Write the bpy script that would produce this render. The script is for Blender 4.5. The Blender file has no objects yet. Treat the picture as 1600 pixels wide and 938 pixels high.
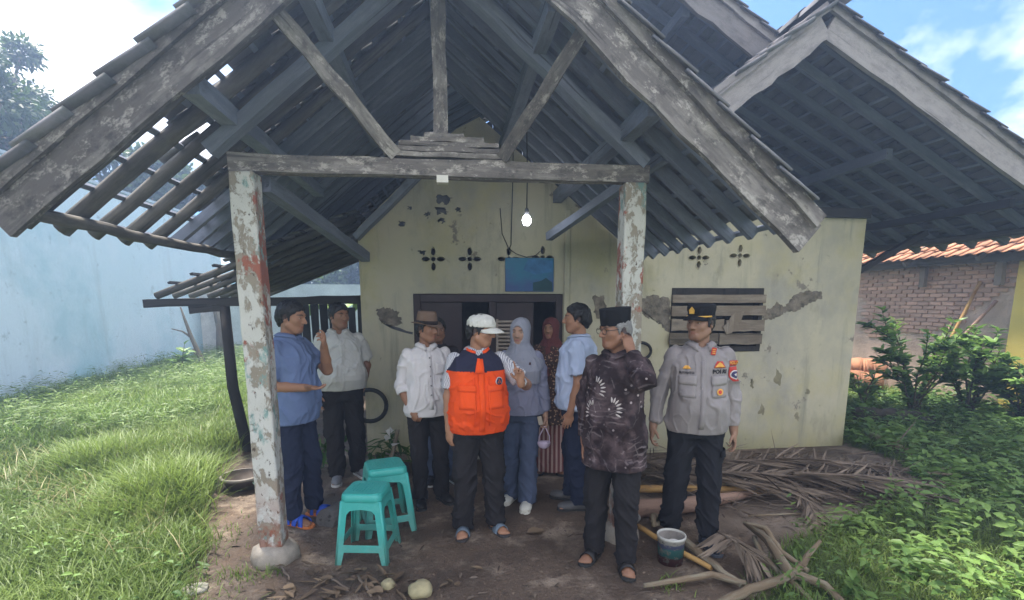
import bpy, bmesh, math, random
import numpy as np
from mathutils import Vector, Matrix, Euler
from mathutils.bvhtree import BVHTree
from math import sin, cos, tan, atan, atan2, pi, radians, sqrt, exp, hypot

random.seed(7)
RNG = np.random.default_rng(7)
SC = bpy.context.scene
COL = SC.collection

# ------------------------------------------------------------------ camera
CAMZ, FPX, PPY = 1.7, 800.0, 600.0
PITCH, YAW = atan(131 / 800), radians(7.1)
cd = bpy.data.cameras.new("camera")
cam = bpy.data.objects.new("camera", cd)
COL.objects.link(cam)
cd.sensor_width = 36
cd.lens = 36 * FPX / 1600
cd.shift_y = 131 / 1600          # the phone picture is the upper part of a taller frame
cd.clip_start = 0.05
cd.clip_end = 3000
cam.location = (0, 0, CAMZ)
cam.rotation_euler = (pi / 2 - PITCH, 0, -YAW)
SC.camera = cam

# ------------------------------------------------------------------ light
SUN_EL, SUN_AZ = radians(65), radians(-35)     # azimuth from +y towards +x
SC.view_settings.view_transform = 'Standard'
SC.view_settings.look = 'None'
SC.view_settings.gamma = 1
SC.view_settings.use_curve_mapping = False
SC.view_settings.exposure = 2.2
SC.cycles.use_denoising = True
SC.cycles.max_bounces = 8
SC.cycles.diffuse_bounces = 4
SC.cycles.transparent_max_bounces = 8
SC.cycles.volume_bounces = 0
SC.cycles.sample_clamp_indirect = 4

W = bpy.data.worlds.new("World")
SC.world = W
W.use_nodes = True
nt = W.node_tree
nt.nodes.clear()
wo = nt.nodes.new('ShaderNodeOutputWorld')
bg = nt.nodes.new('ShaderNodeBackground')
bg.inputs['Strength'].default_value = 0.05
sky = nt.nodes.new('ShaderNodeTexSky')
sky.sky_type = 'NISHITA'
sky.sun_disc = False
sky.sun_elevation = SUN_EL
sky.sun_rotation = SUN_AZ
sky.air_density = 1.1
sky.dust_density = 0.1
sky.ozone_density = 2.5
tc = nt.nodes.new('ShaderNodeTexCoord')
sep = nt.nodes.new('ShaderNodeSeparateXYZ')
nt.links.new(tc.outputs['Generated'], sep.inputs[0])
zc = nt.nodes.new('ShaderNodeMath'); zc.operation = 'MAXIMUM'; zc.inputs[1].default_value = 0.0
nt.links.new(sep.outputs['Z'], zc.inputs[0])
za = nt.nodes.new('ShaderNodeMath'); za.operation = 'ADD'; za.inputs[1].default_value = 0.25
nt.links.new(zc.outputs[0], za.inputs[0])
dv = nt.nodes.new('ShaderNodeVectorMath'); dv.operation = 'DIVIDE'
cmb = nt.nodes.new('ShaderNodeCombineXYZ')
for k in range(3): nt.links.new(za.outputs[0], cmb.inputs[k])
nt.links.new(tc.outputs['Generated'], dv.inputs[0]); nt.links.new(cmb.outputs[0], dv.inputs[1])
mpw = nt.nodes.new('ShaderNodeMapping')
mpw.inputs['Location'].default_value = (1.7, 0.2, 0)
nt.links.new(dv.outputs[0], mpw.inputs[0])
cn = nt.nodes.new('ShaderNodeTexNoise')
cn.inputs['Scale'].default_value = 1.15; cn.inputs['Detail'].default_value = 7; cn.inputs['Roughness'].default_value = 0.55
cn.inputs['Distortion'].default_value = 0.25
nt.links.new(mpw.outputs[0], cn.inputs['Vector'])
cr = nt.nodes.new('ShaderNodeValToRGB')
cr.color_ramp.elements[0].position = 0.45; cr.color_ramp.elements[1].position = 0.62
nt.links.new(cn.outputs['Fac'], cr.inputs[0])
mxs = nt.nodes.new('ShaderNodeMixRGB')
mxs.inputs[2].default_value = (17.5, 16.6, 15.6, 1)      # sunlit thin cloud, in the sky texture's own units
nt.links.new(cr.outputs[0], mxs.inputs[0]); tint = nt.nodes.new('ShaderNodeMixRGB'); tint.blend_type = 'MULTIPLY'; tint.inputs[0].default_value = 1; tint.inputs[2].default_value = (.36, .68, .96, 1); nt.links.new(sky.outputs[0], tint.inputs[1]); nt.links.new(tint.outputs[0], mxs.inputs[1])
nt.links.new(mxs.outputs[0], bg.inputs[0]); nt.links.new(bg.outputs[0], wo.inputs[0])

sd = bpy.data.lights.new("sun", 'SUN')
sd.energy = 3.4
sd.angle = radians(13.0)
sd.color = (1.0, 0.93, 0.83)
sun = bpy.data.objects.new("sun", sd)
COL.objects.link(sun)
sdir = Vector((sin(SUN_AZ) * cos(SUN_EL), cos(SUN_AZ) * cos(SUN_EL), sin(SUN_EL)))
sun.rotation_euler = sdir.to_track_quat('Z', 'Y').to_euler()
sun.location = (2, 10, 12)

# ------------------------------------------------------------------ photo measuring (a pixel of the 1600x938 photo -> a point of the place)
def ray(u, v):
    x = (u - 800) / FPX; y = (PPY - v) / FPX
    up = y * cos(PITCH) - sin(PITCH); fw = cos(PITCH) + y * sin(PITCH)
    return Vector((x * cos(YAW) + fw * sin(YAW), fw * cos(YAW) - x * sin(YAW), up))
def at_y(u, v, Y):
    r = ray(u, v); return r * (Y / r.y) + Vector((0, 0, CAMZ))
def at_z(u, v, Z=0.0):
    r = ray(u, v); return r * ((Z - CAMZ) / r.z) + Vector((0, 0, CAMZ))
def at_plane(u, v, p0, n):
    r = ray(u, v); o = Vector((0, 0, CAMZ)); return o + r * ((Vector(p0) - o).dot(n) / r.dot(n))

# ------------------------------------------------------------------ objects
def tag(o, label=None, cat=None, group=None, kind=None):
    if label: o['label'] = label
    if cat: o['category'] = cat
    if group: o['group'] = group
    if kind: o['kind'] = kind
    return o
def empty(name, loc=(0, 0, 0), rz=0.0):
    o = bpy.data.objects.new(name, None)
    o.empty_display_size = 0.1
    o.location = loc; o.rotation_euler = (0, 0, rz)
    COL.objects.link(o)
    return o
def thing(name, label, cat, loc=(0, 0, 0), rz=0.0, group=None):
    return tag(empty(name, loc, rz), label, cat, group)
def root_matrix(r):
    return Matrix.LocRotScale(r.location, r.rotation_euler, r.scale)
def link(name, me, m=None, parent=None, world=True):
    o = bpy.data.objects.new(name, me)
    if m is not None and len(me.materials) == 0:
        for q in (m if isinstance(m, (list, tuple)) else [m]): me.materials.append(q)
    COL.objects.link(o)
    if parent is not None:
        o.parent = parent
        if world:
            M = root_matrix(parent)
            pp = parent.parent
            if pp is not None: M = root_matrix(pp) @ parent.matrix_parent_inverse @ M
            o.matrix_parent_inverse = M.inverted()
    return o
def np_mesh(name, v, f, smooth=True):
    """v (n,3), f (m,k) with constant k"""
    v = np.asarray(v, np.float32); f = np.asarray(f, np.int32)
    me = bpy.data.meshes.new(name)
    k = f.shape[1]
    me.vertices.add(len(v)); me.vertices.foreach_set('co', v.ravel())
    me.loops.add(f.size); me.loops.foreach_set('vertex_index', f.ravel())
    me.polygons.add(len(f))
    me.polygons.foreach_set('loop_start', np.arange(0, f.size, k, dtype=np.int32))
    me.polygons.foreach_set('loop_total', np.full(len(f), k, np.int32))
    if smooth: me.polygons.foreach_set('use_smooth', np.ones(len(f), bool))
    me.update(calc_edges=True)
    return me
def color_attr(me, cols):
    a = me.color_attributes.new('Tint', 'FLOAT_COLOR', 'POINT')
    c = np.ones((len(cols), 4), np.float32); c[:, :3] = cols
    a.data.foreach_set('color', c.ravel())

def perp(d):
    d = Vector(d).normalized()
    a = Vector((0, 0, 1)) if abs(d.z) < 0.9 else Vector((0, 1, 0))
    s = d.cross(a).normalized()
    return s, s.cross(d).normalized()

class MB:
    """collects simple solids and links them as one mesh object"""
    def __init__(self): self.v = []; self.f = []; self.mi = []; self.sm = []; self.g = []; self.cur = 0; self.smooth = False
    def add(self, vs, fs, smooth=None, grain=None):
        b = len(self.v)
        self.v += [tuple(x) for x in vs]
        self.g += [tuple(x) for x in (grain if grain is not None else vs)]
        for f in fs:
            self.f.append([i + b for i in f]); self.mi.append(self.cur)
            self.sm.append(self.smooth if smooth is None else smooth)
        return self
    def box(self, lo, hi):
        x0, y0, z0 = lo; x1, y1, z1 = hi
        return self.add([(x0,y0,z0),(x1,y0,z0),(x1,y1,z0),(x0,y1,z0),(x0,y0,z1),(x1,y0,z1),(x1,y1,z1),(x0,y1,z1)],
                        [(3,2,1,0),(4,5,6,7),(0,1,5,4),(1,2,6,5),(2,3,7,6),(3,0,4,7)])
    def bar(self, a, b, w, h, up=(0, 0, 1), jit=0.0, n=1):
        """rectangular bar a->b, w across, h along up; n segments with a little waviness"""
        a = Vector(a); b = Vector(b); d = (b - a).normalized(); up = Vector(up)
        s = d.cross(up)
        if s.length < 1e-4: s, up = perp(d)
        s.normalize(); u = s.cross(d).normalized()
        vs = []; fs = []; gr = []; LL = (b - a).length
        for i in range(n + 1):
            p = a.lerp(b, i / n)
            if jit and 0 < i < n: p = p + s * random.uniform(-jit, jit) + u * random.uniform(-jit, jit)
            ww = w * (1 + (random.uniform(-.08, .08) if jit else 0)); hh = h * (1 + (random.uniform(-.08, .08) if jit else 0))
            for (q, r) in ((-1, -1), (1, -1), (1, 1), (-1, 1)):
                e = (random.uniform(-jit, jit) * .5 if jit else 0)
                vs.append(p + s * (q * ww / 2 + e) + u * (r * hh / 2 + e)); gr.append((q * w / 2, r * h / 2, LL * i / n))
        for i in range(n):
            o = i * 4
            for k in range(4):
                fs.append((o + k, o + (k + 1) % 4, o + 4 + (k + 1) % 4, o + 4 + k))
        fs.append((3, 2, 1, 0)); o = n * 4; fs.append((o, o + 1, o + 2, o + 3))
        return self.add(vs, fs, None, gr)
    def tube(self, pts, rad, sides=8, cap=True, jit=0.0):
        pts = [Vector(p) for p in pts]; n = len(pts)
        rad = list(rad) if isinstance(rad, (list, tuple)) else [rad] * n
        vs = []; fs = []; gr = []; run = 0.0
        prev = None
        for i, p in enumerate(pts):
            d = (pts[min(i + 1, n - 1)] - pts[max(i - 1, 0)]).normalized()
            if prev is None: s, u = perp(d)
            else:
                s = (prev - d * prev.dot(d)).normalized(); u = s.cross(d).normalized()
            prev = s
            if i: run += (p - pts[i - 1]).length
            for k in range(sides):
                a = 2 * pi * k / sides
                r = rad[i] * (1 + (random.uniform(-jit, jit) if jit else 0))
                vs.append(p + s * (cos(a) * r) + u * (sin(a) * r)); gr.append((cos(a) * rad[i], sin(a) * rad[i], run))
        for i in range(n - 1):
            for k in range(sides):
                fs.append((i*sides+k, i*sides+(k+1) % sides, (i+1)*sides+(k+1) % sides, (i+1)*sides+k))
        if cap:
            fs.append(tuple(reversed(range(sides)))); fs.append(tuple(range((n-1)*sides, n*sides)))
        self.add(vs, fs[:-2] if cap else fs, True, gr)
        if cap:
            b = len(self.v) - len(vs)
            for f in fs[-2:]:
                self.f.append([i + b for i in f]); self.mi.append(self.cur); self.sm.append(False)
        return self
    def lathe(self, prof, c=(0, 0, 0), sides=24, sx=1.0, sy=1.0, smooth=True, M=None, caps=True):
        c = Vector(c); vs = []; fs = []
        for (r, z) in prof:
            for k in range(sides):
                a = 2 * pi * k / sides
                p = Vector((cos(a) * r * sx, sin(a) * r * sy, z))
                if M is not None: p = M @ p
                vs.append(p + c)
        for i in range(len(prof) - 1):
            for k in range(sides):
                fs.append((i*sides+k, i*sides+(k+1) % sides, (i+1)*sides+(k+1) % sides, (i+1)*sides+k))
        if caps and prof[0][0] > 1e-6: fs.append(tuple(reversed(range(sides))))
        if caps and prof[-1][0] > 1e-6: fs.append(tuple(range((len(prof)-1)*sides, len(prof)*sides)))
        return self.add(vs, fs, smooth)
    def ellipsoid(self, c, r, M=None, seg=14, rings=8):
        prof = [(max(sin(pi * i / rings), 1e-7), -cos(pi * i / rings)) for i in range(rings + 1)]
        S = Matrix.Diagonal((r[0], r[1], r[2]))
        MM = (M.to_3x3() @ S) if M is not None else S
        return self.lathe(prof, c, seg, M=MM)
    def poly(self, pts, d):
        """prism: polygon pts extruded by vector d"""
        pts = [Vector(p) for p in pts]; d = Vector(d); n = len(pts)
        fs = [tuple(range(n - 1, -1, -1)), tuple(range(n, 2 * n))]
        fs += [(i, (i + 1) % n, n + (i + 1) % n, n + i) for i in range(n)]
        return self.add(pts + [p + d for p in pts], fs)
    def mesh(self, name):
        me = bpy.data.meshes.new(name)
        me.from_pydata(self.v, [], self.f)
        me.polygons.foreach_set('material_index', self.mi)
        me.polygons.foreach_set('use_smooth', self.sm)
        at_ = me.attributes.new('grain', 'FLOAT_VECTOR', 'POINT'); at_.data.foreach_set('vector', np.array(self.g, np.float32).ravel())
        bm = bmesh.new(); bm.from_mesh(me)
        bmesh.ops.recalc_face_normals(bm, faces=bm.faces)
        bm.to_mesh(me); bm.free()
        return me
    def build(self, name, m, parent=None, bevel=0.0, world=True):
        o = link(name, self.mesh(name), m, parent, world)
        if bevel:
            b = o.modifiers.new('bevel', 'BEVEL'); b.width = bevel; b.segments = 2; b.limit_method = 'ANGLE'
        return o

def slab_holes(outer, holes, y0, thick):
    """wall sheet in the xz plane with real openings; outer / holes: lists of (x, z)"""
    bm = bmesh.new()
    def loops(y):
        out = []; edges = []
        for lp in [outer] + holes:
            vs = [bm.verts.new((x, y, z)) for x, z in lp]
            edges += [bm.edges.new((vs[i], vs[(i + 1) % len(vs)])) for i in range(len(vs))]
            out.append(vs)
        bmesh.ops.triangle_fill(bm, use_beauty=True, use_dissolve=False, edges=edges)
        return out
    A = loops(y0); B = loops(y0 + thick)
    for a, b in zip(A, B):
        n = len(a)
        for i in range(n):
            j = (i + 1) % n
            bm.faces.new((a[i], a[j], b[j], b[i]))
    bmesh.ops.recalc_face_normals(bm, faces=bm.faces)
    me = bpy.data.meshes.new('wall'); bm.to_mesh(me); bm.free()
    return me

# ------------------------------------------------------------------ numpy noise
_perm = RNG.permutation(4096)
def _h(ix, iy, iz):
    return _perm[(_perm[(_perm[ix & 4095] + iy) & 4095] + iz) & 4095] / 2047.5 - 1.0
def vnoise(p):
    p = np.asarray(p, np.float64)
    i = np.floor(p).astype(np.int64); f = p - i
    f = f * f * f * (f * (f * 6 - 15) + 10)
    r = 0
    for dx in (0, 1):
        for dy in (0, 1):
            for dz in (0, 1):
                w = (f[..., 0] if dx else 1 - f[..., 0]) * (f[..., 1] if dy else 1 - f[..., 1]) * (f[..., 2] if dz else 1 - f[..., 2])
                r = r + w * _h(i[..., 0] + dx, i[..., 1] + dy, i[..., 2] + dz)
    return r
def fbm(p, oct=3):
    p = np.asarray(p, np.float64); r = 0; a = 1.0
    for k in range(oct):
        r = r + a * vnoise(p * 2 ** k + 17.3 * k); a *= 0.5
    return r

# ------------------------------------------------------------------ materials
MATS = {}
class NT:
    def __init__(self, name):
        self.m = bpy.data.materials.new(name); self.m.use_nodes = True
        self.t = self.m.node_tree; self.N = self.t.nodes; self.L = self.t.links
        self.b = self.N['Principled BSDF']
        self.tc = self.N.new('ShaderNodeTexCoord')
        self.co = self.tc.outputs['Object']
    def set(self, sock, v):
        if hasattr(v, 'is_output') or isinstance(v, bpy.types.NodeSocket): self.L.new(v, sock)
        else: sock.default_value = (tuple(v) + (1,)) if isinstance(v, (tuple, list)) and len(v) == 3 and sock.type == 'RGBA' else v
    def mapping(self, scale=(1, 1, 1), loc=(0, 0, 0), rot=(0, 0, 0), src=None):
        n = self.N.new('ShaderNodeMapping'); n.inputs['Scale'].default_value = scale
        n.inputs['Location'].default_value = loc; n.inputs['Rotation'].default_value = rot
        self.L.new(src or self.co, n.inputs[0]); return n.outputs[0]
    def noise(self, scale, detail=4, rough=.55, vec=None, dist=0.0):
        n = self.N.new('ShaderNodeTexNoise'); n.inputs['Scale'].default_value = scale
        n.inputs['Detail'].default_value = detail; n.inputs['Roughness'].default_value = rough
        n.inputs['Distortion'].default_value = dist
        self.L.new(vec or self.co, n.inputs['Vector']); return n.outputs['Fac']
    def voronoi(self, scale, feat='F1', vec=None, out='Distance'):
        n = self.N.new('ShaderNodeTexVoronoi'); n.feature = feat; n.inputs['Scale'].default_value = scale
        self.L.new(vec or self.co, n.inputs['Vector']); return n.outputs[out]
    def wave(self, scale, dist=2.0, vec=None, kind='BANDS', axis='X', detail=2):
        n = self.N.new('ShaderNodeTexWave'); n.wave_type = kind
        if kind == 'BANDS': n.bands_direction = axis
        n.inputs['Scale'].default_value = scale; n.inputs['Distortion'].default_value = dist; n.inputs['Detail'].default_value = detail
        self.L.new(vec or self.co, n.inputs['Vector']); return n.outputs['Fac']
    def ramp(self, f, p0, p1, c0=(0, 0, 0), c1=(1, 1, 1)):
        n = self.N.new('ShaderNodeValToRGB'); e = n.color_ramp.elements
        e[0].position = p0; e[1].position = p1; e[0].color = (*c0, 1); e[1].color = (*c1, 1)
        self.L.new(f, n.inputs[0]); return n.outputs[0]
    def mix(self, f, a, b, mode='MIX'):
        n = self.N.new('ShaderNodeMixRGB'); n.blend_type = mode
        self.set(n.inputs[0], f); self.set(n.inputs[1], a); self.set(n.inputs[2], b); return n.outputs[0]
    def math(self, op, a, b=0.0, clamp=False):
        n = self.N.new('ShaderNodeMath'); n.operation = op; n.use_clamp = clamp
        self.set(n.inputs[0], a); self.set(n.inputs[1], b); return n.outputs[0]
    def xyz(self, src=None):
        n = self.N.new('ShaderNodeSeparateXYZ'); self.L.new(src or self.co, n.inputs[0]); return n.outputs
    def attr(self, name):
        n = self.N.new('ShaderNodeAttribute'); n.attribute_name = name; return n.outputs['Color']
    def rnd(self):
        n = self.N.new('ShaderNodeObjectInfo'); return n.outputs['Random']
    def out(self, col, rough=.8, bump=None, bs=.3, bd=.01, spec=.3, metal=0.0):
        self.set(self.b.inputs['Base Color'], col); self.set(self.b.inputs['Roughness'], rough)
        self.b.inputs['Specular IOR Level'].default_value = spec; self.b.inputs['Metallic'].default_value = metal
        if bump is not None:
            n = self.N.new('ShaderNodeBump'); n.inputs['Strength'].default_value = bs; n.inputs['Distance'].default_value = bd
            self.L.new(bump, n.inputs['Height']); self.L.new(n.outputs[0], self.b.inputs['Normal'])
        return self.m

def simple(name, c, rough=.7, var=.18, scale=6, bump=None, bs=.25, bd=.004, spec=.3, rand=0.0, metal=0.0):
    """base colour with broken-up tone, fine relief and (optionally) a tone of its own for every object"""
    if name in MATS: return MATS[name]
    t = NT(name)
    n = t.noise(scale, 5, .6)
    a = tuple(x * (1 - var) for x in c); b = tuple(min(x * (1 + var), 1) for x in c)
    col = t.ramp(n, .3, .7, a, b)
    if rand:
        k = t.math('ADD', t.math('MULTIPLY', t.rnd(), 2 * rand), 1 - rand)
        cmb = t.N.new('ShaderNodeCombineXYZ')
        for i in range(3): t.L.new(k, cmb.inputs[i])
        col = t.mix(1.0, col, cmb.outputs[0], 'MULTIPLY')
    MATS[name] = t.out(col, rough, t.noise(bump, 4, .6) if bump else None, bs, bd, spec, metal)
    return MATS[name]

def wood(name, c0, c1, patch=None, rough=.85, rand=.2, sc=1.0, bs=.5, crack=.5, fleck=0.0):
    """old timber: fibres, weather streaks and cracks run along each piece"""
    t = NT(name)
    an = t.N.new('ShaderNodeAttribute'); an.attribute_name = 'grain'
    ofs = t.N.new('ShaderNodeVectorMath'); ofs.operation = 'ADD'
    cmb0 = t.N.new('ShaderNodeCombineXYZ'); t.L.new(t.math('MULTIPLY', t.rnd(), 37.0), cmb0.inputs[2]); t.L.new(t.math('MULTIPLY', t.rnd(), 11.0), cmb0.inputs[0])
    t.L.new(an.outputs['Vector'], ofs.inputs[0]); t.L.new(cmb0.outputs[0], ofs.inputs[1]); G = ofs.outputs[0]
    fib = t.noise(1.0, 5, .65, t.mapping((55 * sc, 55 * sc, 3.0 * sc), src=G))
    stk = t.noise(1.0, 6, .7, t.mapping((13 * sc, 13 * sc, 1.6 * sc), src=G))
    blot = t.noise(1.0, 5, .65, t.mapping((7, 7, 3.2), src=G))
    col = t.mix(t.math('ADD', t.math('MULTIPLY', fib, .6), t.math('MULTIPLY', stk, .45)), c0, c1)
    if patch: col = t.mix(t.math('MULTIPLY', t.ramp(t.math('ADD', t.math('MULTIPLY', stk, .55), t.math('MULTIPLY', blot, .5)), .50, .64), .75), col, patch)
    col = t.mix(t.math('MULTIPLY', t.ramp(blot, .56, .70), .55), col, tuple(x * .45 for x in c0))
    if fleck:
        fk = t.noise(1.0, 8, .78, t.mapping((17, 17, 9), src=G))
        col = t.mix(t.math('MULTIPLY', t.ramp(fk, .53, .60), fleck), col, tuple(min(x * 1.15, 1) for x in (patch or c1)))
        fk2 = t.noise(1.0, 8, .75, t.mapping((9, 9, 6), (3, 3, 3), src=G))
        col = t.mix(t.math('MULTIPLY', t.ramp(fk2, .52, .62), fleck * .9), col, tuple(x * .75 for x in c0))
    cr_ = t.ramp(t.noise(1.0, 3, .5, t.mapping((24 * sc, 24 * sc, .7 * sc), src=G)), .64, .67)
    col = t.mix(t.math('MULTIPLY', cr_, crack), col, tuple(x * .25 for x in c0))
    k = t.math('ADD', t.math('MULTIPLY', t.rnd(), 2 * rand), 1 - rand)
    cmb = t.N.new('ShaderNodeCombineXYZ')
    for i in range(3): t.L.new(k, cmb.inputs[i])
    col = t.mix(1.0, col, cmb.outputs[0], 'MULTIPLY')
    return t.out(col, rough, t.math('ADD', t.math('ADD', fib, stk), t.math('MULTIPLY', cr_, -.8)), bs, .006, .2)

M_beam = wood('weathered_white_beam', (.075, .068, .064), (.18, .16, .15), (.33, .305, .28), fleck=.8)
M_rafter = wood('haze_tinted_rafter_wood', (.125, .138, .175), (.195, .215, .275), (.245, .27, .335))  # blue of the haze veil is mixed into the wood colour
M_bamboo = wood('grey_bamboo', (.055, .052, .05), (.13, .118, .10), (.19, .175, .15))
M_darkwood = wood('dark_wood', (.022, .02, .02), (.05, .046, .045))
M_plank = wood('shutter_plank', (.10, .08, .062), (.235, .19, .145), (.27, .235, .19), rand=.3)
M_pale = wood('pale_trim_board', (.20, .18, .175), (.34, .31, .30), (.16, .145, .14), fleck=.5)

def tile_mat(name, c0, c1, moss):
    t = NT(name)
    n = t.noise(7, 5, .65)
    col = t.mix(n, c0, c1)
    col = t.mix(t.ramp(t.noise(3.3, 5, .7), .5, .62), col, moss)
    k = t.math('ADD', t.math('MULTIPLY', t.rnd(), .5), .75)
    cmb = t.N.new('ShaderNodeCombineXYZ')
    for i in range(3): t.L.new(k, cmb.inputs[i])
    col = t.mix(1.0, col, cmb.outputs[0], 'MULTIPLY')
    return t.out(col, .9, t.noise(30, 4, .6), .4, .004, .2)
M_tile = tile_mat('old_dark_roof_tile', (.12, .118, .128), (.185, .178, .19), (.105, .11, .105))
M_tile_or = tile_mat('orange_roof_tile', (.34, .15, .08), (.48, .26, .16), (.22, .12, .08))

def wall_mat():
    t = NT('pale_green_plaster')
    x = t.xyz()
    base = t.mix(t.noise(1.1, 5, .6), (.425, .39, .285), (.535, .49, .37))
    # dirt splash and moss near the ground, mould on high damp spots
    low = t.ramp(t.math('ADD', x[2], t.math('MULTIPLY', t.noise(2.2, 6, .65), .9)), .35, 1.05, (1, 1, 1), (0, 0, 0))
    base = t.mix(t.math('MULTIPLY', low, .75), base, (.30, .29, .13))
    dirt = t.ramp(t.noise(2.6, 8, .72, t.mapping((1, 1, .45))), .55, .70)
    base = t.mix(t.math('MULTIPLY', dirt, .85), base, (.27, .25, .18))
    damp = t.ramp(t.noise(.9, 7, .7, t.mapping((1, 1, .7), (7, 0, 3))), .47, .64)
    base = t.mix(t.math('MULTIPLY', damp, .72), base, (.30, .29, .265))
    yel = t.ramp(t.noise(1.3, 6, .65, t.mapping((1, 1, 1), (1, 0, 9))), .5, .66)
    base = t.mix(t.math('MULTIPLY', yel, .6), base, (.44, .39, .20))
    speck = t.ramp(t.noise(11, 6, .7), .66, .72)
    base = t.mix(t.math('MULTIPLY', speck, .7), base, (.15, .14, .10))
    streak = t.ramp(t.noise(5, 5, .7, t.mapping((1, 1, .09))), .55, .72)
    base = t.mix(t.math('MULTIPLY', streak, .75), base, (.23, .23, .185))
    pe = t.ramp(t.noise(2.3, 10, .74, t.mapping((1, 1, 1), (3, 0, 1))), .635, .645)
    base = t.mix(pe, base, t.mix(t.noise(14, 5), (.17, .15, .125), (.30, .27, .22)))
    b = t.math('ADD', t.math('ADD', t.noise(5, 6, .6), t.math('MULTIPLY', pe, -1.2)), t.math('MULTIPLY', t.noise(60, 3), .25))
    return t.out(base, .92, b, .35, .012, .2)
M_wall = wall_mat()
M_bare = simple('bare_mortar', (.185, .16, .13), .95, .5, 14, 26, 1.0, .02, .1)
M_mould = simple('black_mould', (.10, .10, .11), .95, .3, 20, 40, .3, .003, .1)

def pillar_mat():
    t = NT('peeling_pillar_paint')
    x = t.xyz()
    conc = t.mix(t.noise(9, 6, .7), (.20, .17, .13), (.36, .32, .26))
    white = t.mix(t.noise(5, 5), (.46, .46, .42), (.58, .57, .54))
    m = t.ramp(t.noise(11, 8, .72, t.mapping((1, 1, .6)), .3), .46, .50)
    col = t.mix(m, conc, white)
    # teal coat that survives on part of the faces
    tm = t.ramp(t.noise(3.1, 6, .7, t.mapping((1, 1, .55), (3, 1, 8))), .56, .60)
    col = t.mix(t.math('MULTIPLY', tm, .85), col, (.17, .30, .28))
    # rusty red primer patches
    rm = t.ramp(t.noise(4.2, 6, .72, t.mapping((1, 1, .7), (0, 5, 2.4))), .55, .585)
    col = t.mix(rm, col, (.30, .11, .075))
    dm = t.ramp(t.noise(24, 5, .7, t.mapping((1, 1, .5))), .62, .66)
    col = t.mix(dm, col, (.10, .075, .055))
    low = t.ramp(x[2], .15, .62, (1, 1, 1), (0, 0, 0))
    lm = t.math('MULTIPLY', low, t.ramp(t.noise(8, 6, .7), .40, .52))
    col = t.mix(t.math('MULTIPLY', lm, .8), col, (.26, .10, .055))
    return t.out(col, .85, t.math('ADD', m, t.math('MULTIPLY', dm, -.7)), .6, .004, .25)
M_pillar = pillar_mat()

def bluewall_mat():
    t = NT('pale_blue_plaster')
    x = t.xyz()
    base = t.mix(t.noise(.5, 5, .6), (.52, .66, .74), (.64, .74, .80))
    aqua = t.ramp(t.noise(.55, 7, .68, t.mapping((1, 1, .7), (0, 4.3, 0))), .44, .56)
    lowz = t.ramp(x[2], .1, .9, (1, 1, 1), (.15, .15, .15))
    base = t.mix(t.math('MULTIPLY', aqua, t.math('MULTIPLY', lowz, .9)), base, (.26, .52, .58))
    sp = t.ramp(t.noise(2.3, 8, .75), .60, .64)
    base = t.mix(t.math('MULTIPLY', sp, .8), base, (.34, .44, .48))
    big = t.ramp(t.noise(.33, 7, .72, t.mapping((1, 1, 1), (0, 2, 5))), .48, .62)
    base = t.mix(t.math('MULTIPLY', big, .75), base, (.36, .55, .62))
    st = t.ramp(t.noise(1.6, 6, .7, t.mapping((1, 1, .12))), .55, .7)
    base = t.mix(t.math('MULTIPLY', st, .5), base, (.36, .44, .46))
    bl = t.ramp(t.math('ADD', x[2], t.math('MULTIPLY', t.noise(1.5, 6, .7), 1.3)), .45, 1.25, (1, 1, 1), (0, 0, 0))
    base = t.mix(t.math('MULTIPLY', bl, .6), base, (.20, .27, .23))
    mo = t.ramp(t.noise(6, 8, .78), .62, .66)
    base = t.mix(t.math('MULTIPLY', mo, .6), base, (.22, .30, .33))
    return t.out(base, .9, t.noise(3, 6, .6), .35, .03, .2)
M_blue = bluewall_mat()

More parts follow.
